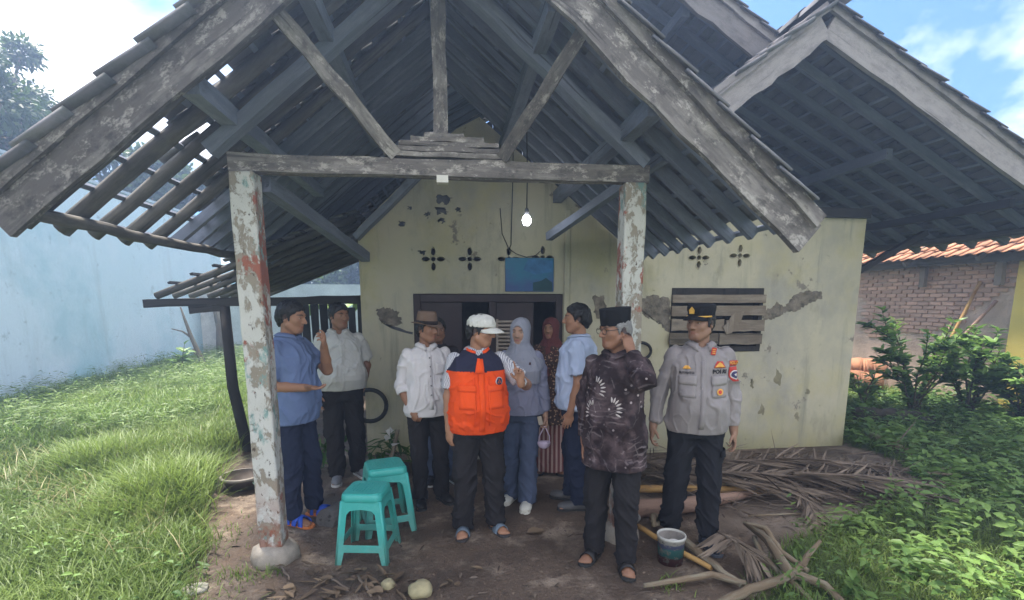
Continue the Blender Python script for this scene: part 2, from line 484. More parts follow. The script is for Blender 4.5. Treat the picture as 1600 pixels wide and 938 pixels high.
def ground_mat():
    t = NT('earth_and_mud')
    x = t.xyz()
    n1 = t.noise(1.3, 7, .62); n2 = t.noise(9, 6, .65); n3 = t.noise(45, 4, .6)
    soil = t.mix(n2, (.088, .06, .042), (.185, .13, .092))
    pale = t.ramp(t.noise(2.1, 7, .68, t.mapping((1, 1, 1), (2.3, 1.1, 0))), .52, .62)
    soil = t.mix(t.math('MULTIPLY', pale, .9), soil, (.35, .275, .205))
    grit = t.ramp(t.noise(75, 4, .7), .58, .66)
    soil = t.mix(t.math('MULTIPLY', grit, .55), soil, (.32, .26, .20))
    dk = t.ramp(t.noise(26, 6, .72), .56, .64)
    soil = t.mix(t.math('MULTIPLY', dk, .6), soil, (.045, .032, .024))
    wet = t.ramp(n1, .42, .58)
    soil = t.mix(t.math('MULTIPLY', wet, .6), soil, (.058, .041, .030))
    # sandy lighter spoil by the fallen fronds
    vx = t.math('SUBTRACT', x[0], 2.9); vy = t.math('SUBTRACT', x[1], 3.55)
    r = t.math('ADD', t.math('MULTIPLY', t.math('MULTIPLY', vx, vx), .55), t.math('MULTIPLY', t.math('MULTIPLY', vy, vy), 2.2))
    sand = t.ramp(t.math('ADD', r, t.math('MULTIPLY', n1, .8)), .5, 1.2, (1, 1, 1), (0, 0, 0))
    soil = t.mix(t.math('MULTIPLY', sand, .8), soil, t.mix(n2, (.24, .185, .14), (.36, .29, .23)))
    green = t.mix(n2, (.045, .07, .02), (.08, .11, .035))
    g = t.attr('Tint')
    gm = t.N.new('ShaderNodeSeparateColor'); t.L.new(g, gm.inputs[0])
    col = t.mix(t.ramp(t.math('ADD', gm.outputs[0], t.math('MULTIPLY', t.math('SUBTRACT', n2, .5), .7)), .42, .62), soil, green)
    rough = t.ramp(n1, .40, .60, (.88, .88, .88), (.50, .50, .50))
    return t.out(col, rough, t.math('ADD', t.math('ADD', n2, t.math('MULTIPLY', t.noise(130, 3, .6), .35)), t.math('MULTIPLY', n3, .6)), .9, .025, .35)
M_ground = ground_mat()

def leaf_mat(name, c0, c1, rough=.5, trans=.35):
    t = NT(name)
    n = t.noise(3.0, 3)
    col = t.mix(t.attr('Tint'), c0, c1)
    k = t.math('ADD', t.math('MULTIPLY', n, .6), .7)
    cmb = t.N.new('ShaderNodeCombineXYZ')
    for i in range(3): t.L.new(k, cmb.inputs[i])
    col = t.mix(1.0, col, cmb.outputs[0], 'MULTIPLY')
    m = t.out(col, rough, None, spec=.35)
    tr = t.N.new('ShaderNodeBsdfTranslucent'); t.L.new(col, tr.inputs[0])
    ms = t.N.new('ShaderNodeMixShader'); ms.inputs[0].default_value = trans
    t.L.new(t.b.outputs[0], ms.inputs[1]); t.L.new(tr.outputs[0], ms.inputs[2])
    t.L.new(ms.outputs[0], t.N['Material Output'].inputs[0])
    return m
M_grass = leaf_mat('grass_blades', (.08, .135, .024), (.235, .32, .075))
M_weed = leaf_mat('feathery_weeds', (.06, .12, .025), (.20, .30, .06))
M_broad = leaf_mat('broad_weed_leaves', (.065, .14, .03), (.21, .335, .08))
M_bush = leaf_mat('bush_leaves', (.055, .13, .025), (.19, .32, .06))
M_tree = leaf_mat('tree_leaves', (.03, .06, .015), (.10, .16, .03))
def leaf_rnd(name, c0, c1, rough=.5, trans=.3):
    t = NT(name)
    col = t.mix(t.rnd(), c0, c1)
    t.out(col, rough, None, spec=.4)
    tr = t.N.new('ShaderNodeBsdfTranslucent'); t.L.new(col, tr.inputs[0])
    ms = t.N.new('ShaderNodeMixShader'); ms.inputs[0].default_value = trans
    t.L.new(t.b.outputs[0], ms.inputs[1]); t.L.new(tr.outputs[0], ms.inputs[2])
    t.L.new(ms.outputs[0], t.N['Material Output'].inputs[0])
    return t.m
M_leaf = leaf_rnd('bush_leaf', (.058, .135, .027), (.22, .36, .075))
M_frond = leaf_rnd('dry_frond', (.085, .064, .046), (.26, .20, .15), .8, .1)
M_dryleaf = leaf_rnd('dry_leaf', (.075, .05, .032), (.22, .155, .095), .8, .1)
M_bark = wood('mottled_bark', (.12, .088, .056), (.26, .195, .13), (.30, .29, .22), rand=.15, sc=1.6, bs=.8)
M_stem = wood('green_brown_stem', (.06, .05, .035), (.13, .11, .07))
M_yellowbamboo = wood('yellow_bamboo', (.36, .20, .07), (.52, .34, .13), (.24, .11, .045), rand=.1)
M_rust_log = wood('peeled_red_log', (.25, .15, .11), (.40, .27, .20), (.19, .12, .09), rand=.1)

# ------------------------------------------------------------------ ground
def lerp1(x, xs, ys): return np.interp(x, xs, ys)
def greenness(x, y):
    """1 where plants cover the soil, 0 on the trodden earth of the porch and yard"""
    xl = lerp1(y, [2.0, 2.7, 3.2, 3.7, 4.3, 4.9, 5.6, 7], [-1.35, -1.5, -1.72, -1.8, -2.0, -2.25, -2.3, -2.6])
    xr = lerp1(y, [2.0, 2.4, 2.8, 3.1, 3.4, 3.7, 4.2, 5.0, 5.5], [1.35, 1.6, 1.95, 2.25, 3.05, 3.9, 4.5, 4.75, 4.8])
    n = fbm(np.stack([x * 1.7, y * 1.7, x * 0], -1), 3) * .28
    a = np.clip((xl - x) / .45 + .5 + n, 0, 1)
    b = np.clip((x - xr) / .45 + .5 + n, 0, 1)
    far = np.clip((y - 9) / 2, 0, 1)
    return np.maximum(np.maximum(a, b), far)
def ground_h(x, y):
    g = greenness(x, y)
    h = fbm(np.stack([x * .8, y * .8, x * 0 + 3], -1), 3) * .022 * (0.35 + g)
    h = h + np.clip(g, 0, 1) * .02
    return np.where((y > 5.3) & (x > -.95) & (x < 4.75), -.02, h)
gx = np.concatenate([[-600, -200, -80, -40, -25, -16], np.arange(-12, 12.01, .11), [16, 25, 40, 80, 200, 600]])
gy = np.concatenate([[-300, -60, -20, -8, -4, -2], np.arange(-1, 20.01, .11), [24, 30, 45, 80, 200, 900]])
GX, GY = np.meshgrid(gx, gy, indexing='ij')
GZ = ground_h(GX, GY)
nx, ny = GX.shape
ii, jj = np.meshgrid(np.arange(nx - 1), np.arange(ny - 1), indexing='ij')
q = (ii * ny + jj)
gf = np.stack([q, q + ny, q + ny + 1, q + 1], -1).reshape(-1, 4)
gme = np_mesh('ground', np.stack([GX, GY, GZ], -1).reshape(-1, 3), gf)
gg = greenness(GX, GY).ravel()
color_attr(gme, np.stack([gg, gg, gg], -1))
tag(link('ground', gme, M_ground), kind='structure')
def gz(x, y): return float(ground_h(np.array([float(x)]), np.array([float(y)]))[0])

# ------------------------------------------------------------------ house
YW = 5.4
house = thing('house', 'old single storey house with pale green plaster, open tiled porch and broken left eave', 'house', (0, YW, 0))
XL, XR = -.87, 4.66
PAX, PAZ, PSL = -.04, 3.87, .82        # porch roof: ridge x, ridge height, slope
PY0 = 2.75                             # front edge of the porch roof
def porch_z(x): return PAZ - PSL * abs(x - PAX)
MRX, MRZ, MSL = 1.2, 5.05, .58          # main roof
MY0 = 4.75
def main_z(x): return MRZ - MSL * abs(x - MRX)
RGX, RGZ, RY0, RSL, RSR = 3.08, 4.02, 4.2, .74, .525   # right gable

M_gable = wood('dark_gable_board', (.06, .062, .075), (.115, .12, .14))  # gable boards in a dark blue-grey
def P(u, v): p = at_y(u, v, YW); return (p.x, p.z)
def ellipse(cx, cz, rx, rz, n=10, p=1.0):
    return [(cx + rx * cos(2*pi*k/n) , cz + rz * sin(2*pi*k/n)) for k in range(n)]
holes = []
door = [P(645, 457)[0], P(880, 457)[0], 0.0, 1.765]
door_lp = [(door[0], .02), (door[1], .02), (door[1], door[3]), (door[0], door[3])]
w0 = P(1050, 450); w1 = P(1186, 549)
holes_main = [door_lp, [(w0[0], w1[1]), (w1[0], w1[1]), (w1[0], w0[1]), (w0[0], w0[1])]]
vents = [(677, 405), (734, 405), (795, 405), (848, 403), (1092, 403), (1156, 400)]
vent_c = []
for u, v in vents:
    cx, cz = P(u, v); vent_c.append((cx, cz))
    s = .052
    for (dx, dz, rx, rz) in ((0, 0, .026, .026), (-.075, 0, .042, .024), (.075, 0, .042, .024), (0, .075, .024, .042), (0, -.075, .024, .042)):
        holes_main.append([(cx + dx + rx * cos(a), cz + dz + rz * sin(a)) for a in [2*pi*k/10 for k in range(10)]])
outer = [(XL, -.05), (XR, -.05), (XR, 2.66), (1.42, 2.62), (1.30, 2.72), (.35, 3.48), (.12, 3.36), (-.05, 3.22), (-.41, 2.84), (XL, 2.40)]
wme = slab_holes(outer, holes_main, YW, .14)
link('front_wall', wme, M_wall, house)
# dark boarded gable above the plaster
def gtop(x): return max(main_z(x) - .1 if x < 3.1 else 0, (RGZ - (RSL if x < RGX else RSR) * abs(x - RGX) - .1) if x > 2.2 else 0)
x = XL
while x < XR + .5:
    x1 = min(x + .17, XR + .6); lo = 2.62
    if gtop((x + x1) / 2) > lo + .05:
        o_ = random.uniform(0, .008)
        MB().poly([(x + .003, 9.30 - o_, lo - .02), (x1 - .003, 9.30 - o_, lo - .02), (x1 - .003, 9.30 - o_, gtop(x1)), (x + .003, 9.30 - o_, gtop(x))], (0, .025, 0)).build('gable_board', M_gable, house)
    x = x1
# side and rear walls, inner ceiling: the rooms behind are dark
mb = MB()
mb.box((XL, YW + .14, -.05), (XL + .14, 9.5, 2.38)); mb.box((XR - .14, YW + .14, -.05), (XR, 9.5, 2.62))
mb.box((XL + .14, 9.36, -.05), (XR - .14, 9.5, 2.72))
mb.build('side_wall', M_wall, house)
M_ceil = simple('dark_ceiling_floor', (.08, .075, .07), .95)  # ceiling and floor share one dark tone
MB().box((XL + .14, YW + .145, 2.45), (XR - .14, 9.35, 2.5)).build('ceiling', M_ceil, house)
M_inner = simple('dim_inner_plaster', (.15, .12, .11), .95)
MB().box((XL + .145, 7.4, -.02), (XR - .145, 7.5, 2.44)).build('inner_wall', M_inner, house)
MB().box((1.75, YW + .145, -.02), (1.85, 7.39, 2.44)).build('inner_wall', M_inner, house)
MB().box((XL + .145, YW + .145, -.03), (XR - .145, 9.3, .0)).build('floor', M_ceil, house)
MB().bar((1.40, YW - .02, 2.685), (XR - .01, YW - .02, 2.64), .10, .10, (0, 0, 1), .004, 10).build('wall_plate', M_darkwood, house)  # added dark beam, covers the hard edge where the wall should fade into shade
for cx, cz in vent_c:
    for (dx, dz, rx, rz) in ((0, 0, .030, .030), (-.075, 0, .046, .028), (.075, 0, .046, .028), (0, .075, .028, .046), (0, -.075, .028, .046)):
        MB().tube([(cx + dx + rx * cos(a), YW - .001, cz + dz + rz * sin(a)) for a in np.linspace(0, 2 * pi, 13)], .0065, 5).build('vent_rim', M_wall, house)
# pale corner strip right of the door (a vertical plaster pilaster)
px0 = P(886, 400)[0]
MB().box((px0 - .03, YW - .025, .9), (px0 + .03, YW - .001, 2.62)).build('pilaster', M_wall, house, .006)

# door frame and leaf, louvre
M_door = simple('dark_plum_door_paint', (.045, .030, .032), .55, .25, 5)
mb = MB()
mb.box((door[0] - .0, YW + .02, .02), (door[0] + .07, YW + .12, 1.76)); mb.box((door[1] - .07, YW + .02, .02), (door[1], YW + .12, 1.76))
mb.box((door[0] + .07, YW + .02, 1.68), (door[1] - .07, YW + .12, 1.76))
xm = P(770, 500)[0]
mb.box((xm - .035, YW + .02, .02), (xm + .035, YW + .12, 1.68))
mb.build('door_frame', M_door, house, .004)
dl = MB().box((xm + .04, YW + .05, .03), (xm + .44, YW + .085, 1.675)).build('door_leaf', M_door, house, .004)
MB().bar((xm + .40, YW + .035, .95), (xm + .40, YW + .035, 1.05), .012, .012, (0, 1, 0)).build('door_handle', simple('dull_brass', (.35, .27, .12), .4, metal=.8), dl)
M_lou = simple('beige_louvre_wood', (.36, .30, .25), .7)
lv = MB().box((xm + .035, YW + .015, 1.12), (xm + .06, YW + .045, 1.50)).build('louvre_frame', M_lou, house)
for k in range(9):
    z = 1.15 + k * .04
    MB().bar((xm + .06, YW + .03, z), (xm + .22, YW + .03, z), .03, .022, (0, .5, 1)).build('louvre_slat', M_lou, lv)
wl = MB().box((door[0] + .07, YW + .05, .03), (door[0] + .50, YW + .085, 1.675)).build('door_leaf', M_door, house, .004)

# right window: dark frame closed with rough planks
mb = MB()
mb.box((w0[0], YW - .01, w1[1]), (w0[0] + .05, YW + .1, w0[1])); mb.box((w1[0] - .05, YW - .01, w1[1]), (w1[0], YW + .1, w0[1]))
mb.box((w0[0] + .05, YW - .01, w0[1] - .09), (w1[0] - .05, YW + .1, w0[1])); mb.box((w0[0] + .05, YW - .01, w1[1]), (w1[0] - .05, YW + .1, w1[1] + .06))
win = mb.build('window', M_darkwood, house, .004)
mb = MB().box((w0[0] + .05, YW + .08, w1[1] + .06), (w1[0] - .05, YW + .1, w0[1] - .09)); mb.build('back_board', M_darkwood, win)
wa, wb = w0[0], w1[0] + .01; hz = w0[1] - w1[1]
for (f0, f1, a, b, o) in ((.77, .90, 0, 1, .0), (.57, .72, -.01, 1, .012), (.345, .52, .0, .56, .0), (.33, .50, .58, 1.0, .01), (.13, .31, -.02, .5, .014), (.12, .29, .52, .99, .0)):
    MB().bar((wa + (wb - wa) * a, YW - .03 - o, w1[1] + hz * (f0 + f1) / 2), (wa + (wb - wa) * b, YW - .03 - o, w1[1] + hz * (f0 + f1) / 2 + random.uniform(-.006, .006)), .022, hz * (f1 - f0), (0, 0, 1), .003, 6).build('plank', M_plank, win)
sp = MB(); c = Vector((wa + (wb - wa) * .66, YW - .055, w1[1] + hz * .42))
pts = [(0, 0), (.10, .06), (.14, .20), (.05, .17), (-.02, .18), (-.08, .05), (-.16, -.02), (-.10, -.12), (-.02, -.10), (.03, -.03)]
sp.poly([c + Vector((x * .8, 0, z * .8)) for x, z in pts], (0, .015, 0)); sp.build('torn_sacking', M_plank, win)

# bare patches where the plaster fell off: thin irregular pieces of coarse mortar
def patch(pts, m, name='bare_patch', proud=.004, y=YW, sub=9, amp=.016):
    out = []
    n = len(pts)
    for i in range(n):
        a = Vector((*pts[i], 0)); b = Vector((*pts[(i + 1) % n], 0))
        for k in range(sub):
            p = a.lerp(b, k / sub)
            out.append((p.x + random.uniform(-amp, amp), p.y + random.uniform(-amp, amp)))
    return MB().poly([(x, y - proud, z) for x, z in out], (0, proud + .01, 0)).build(name, m, house)
def pxs(*l): return [P(u, v) for u, v in l]
patch(pxs((1000, 466), (1020, 462), (1046, 466), (1048, 520), (1036, 512), (1022, 500), (1008, 494), (1000, 486)), M_bare)
patch(pxs((1190, 486), (1208, 480), (1214, 472), (1226, 480), (1240, 462), (1262, 454), (1284, 456), (1284, 466), (1262, 476), (1244, 486), (1226, 488), (1210, 498), (1192, 500)), M_bare, amp=.012)
patch(pxs((588, 484), (604, 480), (622, 488), (628, 506), (612, 510), (596, 505)), M_bare)
patch(pxs((598, 505), (615, 510), (645, 520), (644, 523), (612, 514)), M_mould, sub=3, amp=.004)
patch(pxs((926, 462), (944, 462), (950, 500), (930, 500)), M_bare)
for (u, v, w, h) in ((693, 312, 24, 12), (690, 330, 18, 9), (668, 336, 9, 7), (716, 328, 7, 6), (690, 345, 10, 6), (640, 326, 5, 4), (628, 350, 10, 6), (660, 395, 10, 4)):
    patch(pxs((u - w * .5, v - h * .4), (u + w * .1, v - h * .5), (u + w * .5, v - h * .2), (u + w * .35, v + h * .5), (u - w * .3, v + h * .45)), M_mould, 'mould_stain', .003, sub=6, amp=.018)
for (u, v, w, h) in ((1215, 590, 14, 26), (1190, 640, 10, 18), (1245, 650, 9, 16), (1262, 612, 7, 10), (1175, 600, 6, 14)):
    patch(pxs((u - w * .5, v + h * .3), (u - w * .1, v - h * .5), (u + w * .4, v - h * .2), (u + w * .3, v + h * .5)), simple('brown_damp_stain', (.24, .215, .14), .95, .3, 12), 'damp_stain', .002, sub=5, amp=.012)

# blue board over the door
M_board = NT('blue_board'); _n = M_board.noise(2.2, 4, .6, M_board.mapping((1, 1, 1.4)))
M_board = M_board.out(M_board.mix(M_board.ramp(_n, .42, .6), (.05, .10, .26), (.03, .17, .30)), .6, None, spec=.4)
b0 = P(789, 403); b1 = P(864, 456)
MB().box((b0[0], YW - .03, b1[1]), (b1[0], YW - .012, b0[1])).build('blue_board', M_board, house, .003)
BB = house.children[-1] if False else [o for o in bpy.data.objects if o.name == 'blue_board'][0]
t1 = P(832, 439); t2 = P(862, 455); MB().poly([(t1[0], YW - .0325, t2[1]), (t2[0], YW - .0325, t2[1]), (t2[0], YW - .0325, t1[1] - .02), (t2[0] - .07, YW - .0325, t1[1] + .03), (t1[0] + .09, YW - .0325, t1[1]), (t1[0], YW - .0325, t1[1] - .02)], (0, .003, 0)).build('print_block', simple('dark_teal_print', (.02, .065, .085), .6), BB)
t1 = P(817, 404); t2 = P(862, 430); MB().poly([(t1[0], YW - .032, t2[1] + .05), (t1[0] + .12, YW - .032, t2[1]), (t2[0], YW - .032, t2[1] + .03), (t2[0], YW - .032, t1[1] - .02), (t1[0] + .05, YW - .032, t1[1] - .01)], (0, .003, 0)).build('print_block', simple('sky_blue_print', (.045, .16, .36), .6, .35, 9), BB)

# pillars
pillars = []
for (x, lab) in ((-1.175, 'left'), (1.21, 'right')):
    w = .072
    mb = MB(); n = 18; vs = []; fs = []
    for i in range(n + 1):
        z = .10 + (2.44 - .10) * i / n
        for (sx, sy) in ((-1, -1), (1, -1), (1, 1), (-1, 1)):
            cut = .012
            for (ex, ey) in ((-sx * sy > 0, None),):
                pass
            e = lambda: random.uniform(-.003, .003)
            vs.append((x + sx * w + e(), 3.363 + sy * w + e(), z))
    for i in range(n):
        for k in range(4): fs.append((i*4+k, i*4+(k+1) % 4, i*4+4+(k+1) % 4, i*4+4+k))
    fs += [(3, 2, 1, 0), (n*4, n*4+1, n*4+2, n*4+3)]
    mb.add(vs, fs)
    pl = mb.build('pillar', M_pillar, house, .012)
    mb = MB()
    mb.lathe([(.150 if x < 0 else .13, -.03), (.150 if x < 0 else .125, .04), (.138 if x < 0 else .115, .08), (.10, .108), (.0001, .112)], (x, 3.363, 0), 14)
    me = mb.mesh('pillar_base')
    for vtx in me.vertices:
        vtx.co += Vector((random.uniform(-.012, .012), random.uniform(-.012, .012), random.uniform(-.008, .008)))
    link('pillar_base', me, simple('grey_cast_concrete', (.33, .29, .24), .95, .3, 8, 30, .6, .008), pl)

# porch truss
YT = 3.363
MB().bar((-1.25, YT, 2.495), (1.30, YT, 2.495), .10, .10, (0, 0, 1), .004, 10).build('tie_beam', M_beam, house)
for k, (a, b, z) in enumerate(((-.36, .36, 2.568), (-.345, .35, 2.598), (-.27, .33, 2.628), (-.20, .24, 2.655), (-.12, .12, 2.678))):
    MB().bar((a, YT - .015, z), (b, YT - .015, z), .09, .026, (0, 0, 1), .004, 6).build('packing_board', M_beam, house)
MB().bar((-.02, YT, 2.69), (-.02, YT, 3.66), .085, .085, (0, -1, 0), .003, 6).build('king_post', M_beam, house)
MB().box((-.05, YT - .07, 2.405), (.02, YT - .01, 2.447)).build('junction_box', simple('old_white_plastic', (.62, .60, .55), .5), house)
for s, a, b in ((-1, (-.30, YT - .03, 2.57), (-.80, 2.86, 3.08)), (1, (.36, YT - .03, 2.57), (.74, 2.86, 3.10))):
    MB().bar(a, b, .075, .075, (0, 1, 0), .004, 8).build('strut', M_beam, house)
for s in (-1, 1):
    # principal rafters, wall plates and knee braces
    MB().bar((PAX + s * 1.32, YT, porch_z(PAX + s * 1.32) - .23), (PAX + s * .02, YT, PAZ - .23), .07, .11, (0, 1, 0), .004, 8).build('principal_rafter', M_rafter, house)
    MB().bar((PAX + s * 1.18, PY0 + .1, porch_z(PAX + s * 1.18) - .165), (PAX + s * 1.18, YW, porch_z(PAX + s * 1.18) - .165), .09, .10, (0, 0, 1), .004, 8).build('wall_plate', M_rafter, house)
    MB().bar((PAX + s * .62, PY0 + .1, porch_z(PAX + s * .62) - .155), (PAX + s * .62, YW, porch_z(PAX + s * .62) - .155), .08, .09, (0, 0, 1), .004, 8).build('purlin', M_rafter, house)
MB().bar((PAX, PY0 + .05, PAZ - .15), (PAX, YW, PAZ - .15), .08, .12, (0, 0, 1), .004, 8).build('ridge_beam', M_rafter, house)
a_ = at_y(556, 372, 5.32); b_ = at_y(700, 228, 5.32)
MB().bar(a_, b_, .06, .17, (0, 1, 0), .004, 8).build('hip_rafter', M_rafter, house)
MB().bar((-1.1, YT + .1, 2.40), (-.80, YW - .02, 2.12), .08, .09, (0, 0, 1), .004, 8).build('brace', M_rafter, house)
MB().bar((1.42, YT, 2.62), (.98, YW - .4, 2.30), .06, .07, (0, 0, 1), .004, 8).build('brace', M_rafter, house)

# ---- tiled slopes
def tile_mesh():
    """one curved clay roof tile: local x across, y down the slope, z out of the roof"""
    w, l, th = .225, .29, .014
    prof = [(-.5, .004), (-.36, -.012), (-.16, -.006), (.08, .012), (.30, .022), (.44, .016), (.5, .006)]
    v = []; f = []
    for (yy, dz) in ((-l/2, -.014), (l/2, .014)):
        for (a, z) in prof: v.append((a * w, yy, z + dz))
        for (a, z) in prof: v.append((a * w, yy, z + dz - th))
    n = len(prof)
    for i in range(n - 1):
        f.append((i, i + 1, 2*n + i + 1, 2*n + i)); f.append((n + i + 1, n + i, 3*n + i, 3*n + i + 1))
        f.append((i + 1, i, n + i, n + i + 1)); f.append((2*n + i, 2*n + i + 1, 3*n + i + 1, 3*n + i))
    f.append((0, 2*n, 3*n, n)); f.append((n - 1, 2*n - 1, 4*n - 1, 3*n - 1))
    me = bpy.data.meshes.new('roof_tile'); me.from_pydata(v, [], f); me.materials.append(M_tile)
    me.polygons.foreach_set('use_smooth', np.array([True] * len(f)))
    return me
TILE = tile_mesh()
TV = np.array([v.co[:] for v in TILE.vertices]); TF = [tuple(p.vertices) for p in TILE.polygons]
RH = Matrix.Translation(house.location).inverted()
n_tile = [0]
def slope(x_r, z_r, x_e, sl, y0, y1, single, skip=lambda x, y: False, edge_cols=0, name='roof_tile_field', jit=.012, parent=None, data=TILE, mat=M_tile, sx=None):
    """tiles from the ridge x_r down to the eave x_e; y0..y1 along the ridge; `single(col,row)` tiles become objects of their own"""
    parent = parent or house
    s = 1 if x_e > x_r else -1
    ang = atan(sl); L = abs(x_e - x_r) / cos(ang)
    rows = int(L / .235); cols = int((y1 - y0) / .205)
    down = Vector((s * cos(ang), 0, -sin(ang))); nrm = Vector((s * sin(ang), 0, cos(ang))); along = down.cross(nrm)   # +-y
    fv = []; ff = []
    for c in range(cols):
        for r in range(rows):
            t = .12 + r * .235
            ypos = y0 + .10 + c * .205
            p = Vector((x_r, ypos, z_r)) + down * t + nrm * (.012)
            if skip(p.x, p.y): continue
            j = lambda k: random.uniform(-k, k)
            ax = along * (1 if along.y > 0 else -1)
            yy = nrm.cross(ax); 
            R = Matrix((ax, -down if yy.dot(down) < 0 and False else yy, nrm)).transposed()
            if yy.dot(down) < 0: R = Matrix((-ax, down, nrm)).transposed()
            R = R @ Euler((j(.02), j(.025), j(.03))).to_matrix()
            M = Matrix.Translation(p + down * j(jit) + Vector((0, j(jit * .5), 0)) + nrm * random.uniform(0, .006)) @ R.to_4x4()
            if single(c, r):
                o = bpy.data.objects.new('roof_tile', data)
                COL.objects.link(o); o.parent = parent
                o.matrix_parent_inverse = RH if parent is house else root_matrix(parent).inverted()
                o.matrix_basis = M
                n_tile[0] += 1
            else:
                b = len(fv)
                A = np.array(M)
                fv += [tuple(x) for x in (TV @ A[:3, :3].T + A[:3, 3])]
                ff += [tuple(i + b for i in f) for f in TF]
    if ff:
        me = bpy.data.meshes.new(name); me.from_pydata(fv, [], ff); me.polygons.foreach_set('use_smooth', np.array([True] * len(ff)))
        tag(link(name, me, mat, parent), kind='stuff')

# places in the left eave where the sky shows through, read off the photograph
hp = [(325, 135), (328, 205), (302, 262), (296, 318), (228, 232), (215, 250), (190, 290), (165, 300), (150, 315), (180, 275), (262, 350), (240, 345), (225, 365), (268, 270), (285, 360), (300, 372), (250, 300), (130, 320), (210, 330)]
hn = Vector((-PSL, 0, 1)).normalized()
HP = [at_plane(u, v, (PAX, 0, PAZ), hn) for u, v in hp]
def skip_left(x, y):
    return any(abs(p.y - y) < .13 and abs(p.x - x) < .12 for p in HP) or (x < -2.02 and y > 4.5) or (x < -1.74 and y < 4.5 and (int(x * 37) * 7 + int(y * 31) * 13) % 10 > 3)
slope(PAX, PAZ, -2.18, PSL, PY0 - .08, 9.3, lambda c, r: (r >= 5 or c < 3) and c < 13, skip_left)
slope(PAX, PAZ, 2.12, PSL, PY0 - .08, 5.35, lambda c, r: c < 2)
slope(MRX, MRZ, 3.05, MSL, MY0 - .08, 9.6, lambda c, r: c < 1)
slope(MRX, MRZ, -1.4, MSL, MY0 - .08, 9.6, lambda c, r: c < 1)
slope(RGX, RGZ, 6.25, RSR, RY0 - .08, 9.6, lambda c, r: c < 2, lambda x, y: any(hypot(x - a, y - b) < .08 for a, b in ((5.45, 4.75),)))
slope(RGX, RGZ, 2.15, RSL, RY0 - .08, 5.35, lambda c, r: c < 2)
# ridge caps
for (x, z, y0, y1) in ((PAX, PAZ, PY0 - .1, 5.3), (MRX, MRZ, MY0 - .1, 9.5), (RGX, RGZ, RY0 - .1, 9.5)):
    y = y0
    while y < y1:
        mb = MB(); mb.smooth = True
        vs = []; fs = []
        for (yy, rr) in ((y, .13), (y + .33, .115)):
            for t in (1, .97):
                for k in range(7):
                    a = pi * (k / 6); vs.append((x + cos(a) * rr * t, yy, z + .01 + sin(a) * rr * t * .8))
        for k in range(6):
            fs += [(k, k+1, 15+k, 14+k), (7+k+1, 7+k, 21+k, 21+k+1), (k+1, k, 7+k, 8+k), (14+k, 15+k, 22+k, 21+k)]
        mb.add(vs, fs, True); mb.build('ridge_tile', M_tile, house)
        y += .30

# rafters, battens
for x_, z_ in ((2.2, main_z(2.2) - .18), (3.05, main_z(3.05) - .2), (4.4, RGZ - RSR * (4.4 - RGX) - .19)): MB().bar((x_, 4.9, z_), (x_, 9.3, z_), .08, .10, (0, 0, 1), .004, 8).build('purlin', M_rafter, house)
def rafters(x_r, z_r, x_e, sl, ys, m, w=.05, h=.075, drop=.055, tail=0.0, round_=False):
    s = 1 if x_e > x_r else -1
    ang = atan(sl); nrm = Vector((s * sin(ang), 0, cos(ang)))
    for y in ys:
        a = Vector((x_r + s * .05, y, z_r - sl * .05)) - nrm * drop
        b = Vector((x_e + s * tail, y, z_r - sl * (abs(x_e - x_r) + tail))) - nrm * drop
        if round_:
            n = 9; r = random.uniform(.036, .046)
            MB().tube([a.lerp(b, k / n) + Vector((0, random.uniform(-.006, .006), random.uniform(-.004, .004))) for k in range(n + 1)], [r * (1.06 if k % 2 else 1) for k in range(n + 1)], 9).build('bamboo_rafter', M_bamboo, house)
        else:
            MB().bar(a, b, w, h, nrm, .003, 6).build('rafter', m, house)
def battens(x_r, z_r, x_e, sl, y0, y1, m, parent=None):
    s = 1 if x_e > x_r else -1
    ang = atan(sl); L = abs(x_e - x_r) / cos(ang); nrm = Vector((s * sin(ang), 0, cos(ang))); down = Vector((s * cos(ang), 0, -sin(ang)))
    t = .10
    while t < L:
        p = Vector((x_r, 0, z_r)) + down * t - nrm * .012
        MB().bar((p.x, y0, p.z), (p.x, y1, p.z), .032, .02, nrm, .002, 6).build('batten', m, parent or house)
        t += .235
ys_front = [2.98, 3.24, 3.50]
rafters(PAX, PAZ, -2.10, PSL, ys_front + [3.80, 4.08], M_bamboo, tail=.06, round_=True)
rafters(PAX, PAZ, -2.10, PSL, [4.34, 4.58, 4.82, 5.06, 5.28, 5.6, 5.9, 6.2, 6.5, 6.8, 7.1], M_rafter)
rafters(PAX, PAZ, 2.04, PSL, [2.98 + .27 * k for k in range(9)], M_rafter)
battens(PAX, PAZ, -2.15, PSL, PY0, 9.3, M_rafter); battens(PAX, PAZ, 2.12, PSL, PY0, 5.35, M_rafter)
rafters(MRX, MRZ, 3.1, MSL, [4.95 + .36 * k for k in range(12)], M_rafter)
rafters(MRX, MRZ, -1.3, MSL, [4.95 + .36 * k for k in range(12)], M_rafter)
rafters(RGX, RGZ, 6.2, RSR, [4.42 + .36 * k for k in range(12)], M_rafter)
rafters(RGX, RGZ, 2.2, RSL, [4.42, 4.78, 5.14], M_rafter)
battens(RGX, RGZ, 6.2, RSR, RY0, 9.4, M_rafter); battens(RGX, RGZ, 2.2, RSL, RY0, 5.3, M_rafter); battens(MRX, MRZ, 3.05, MSL, MY0, 9.4, M_rafter)
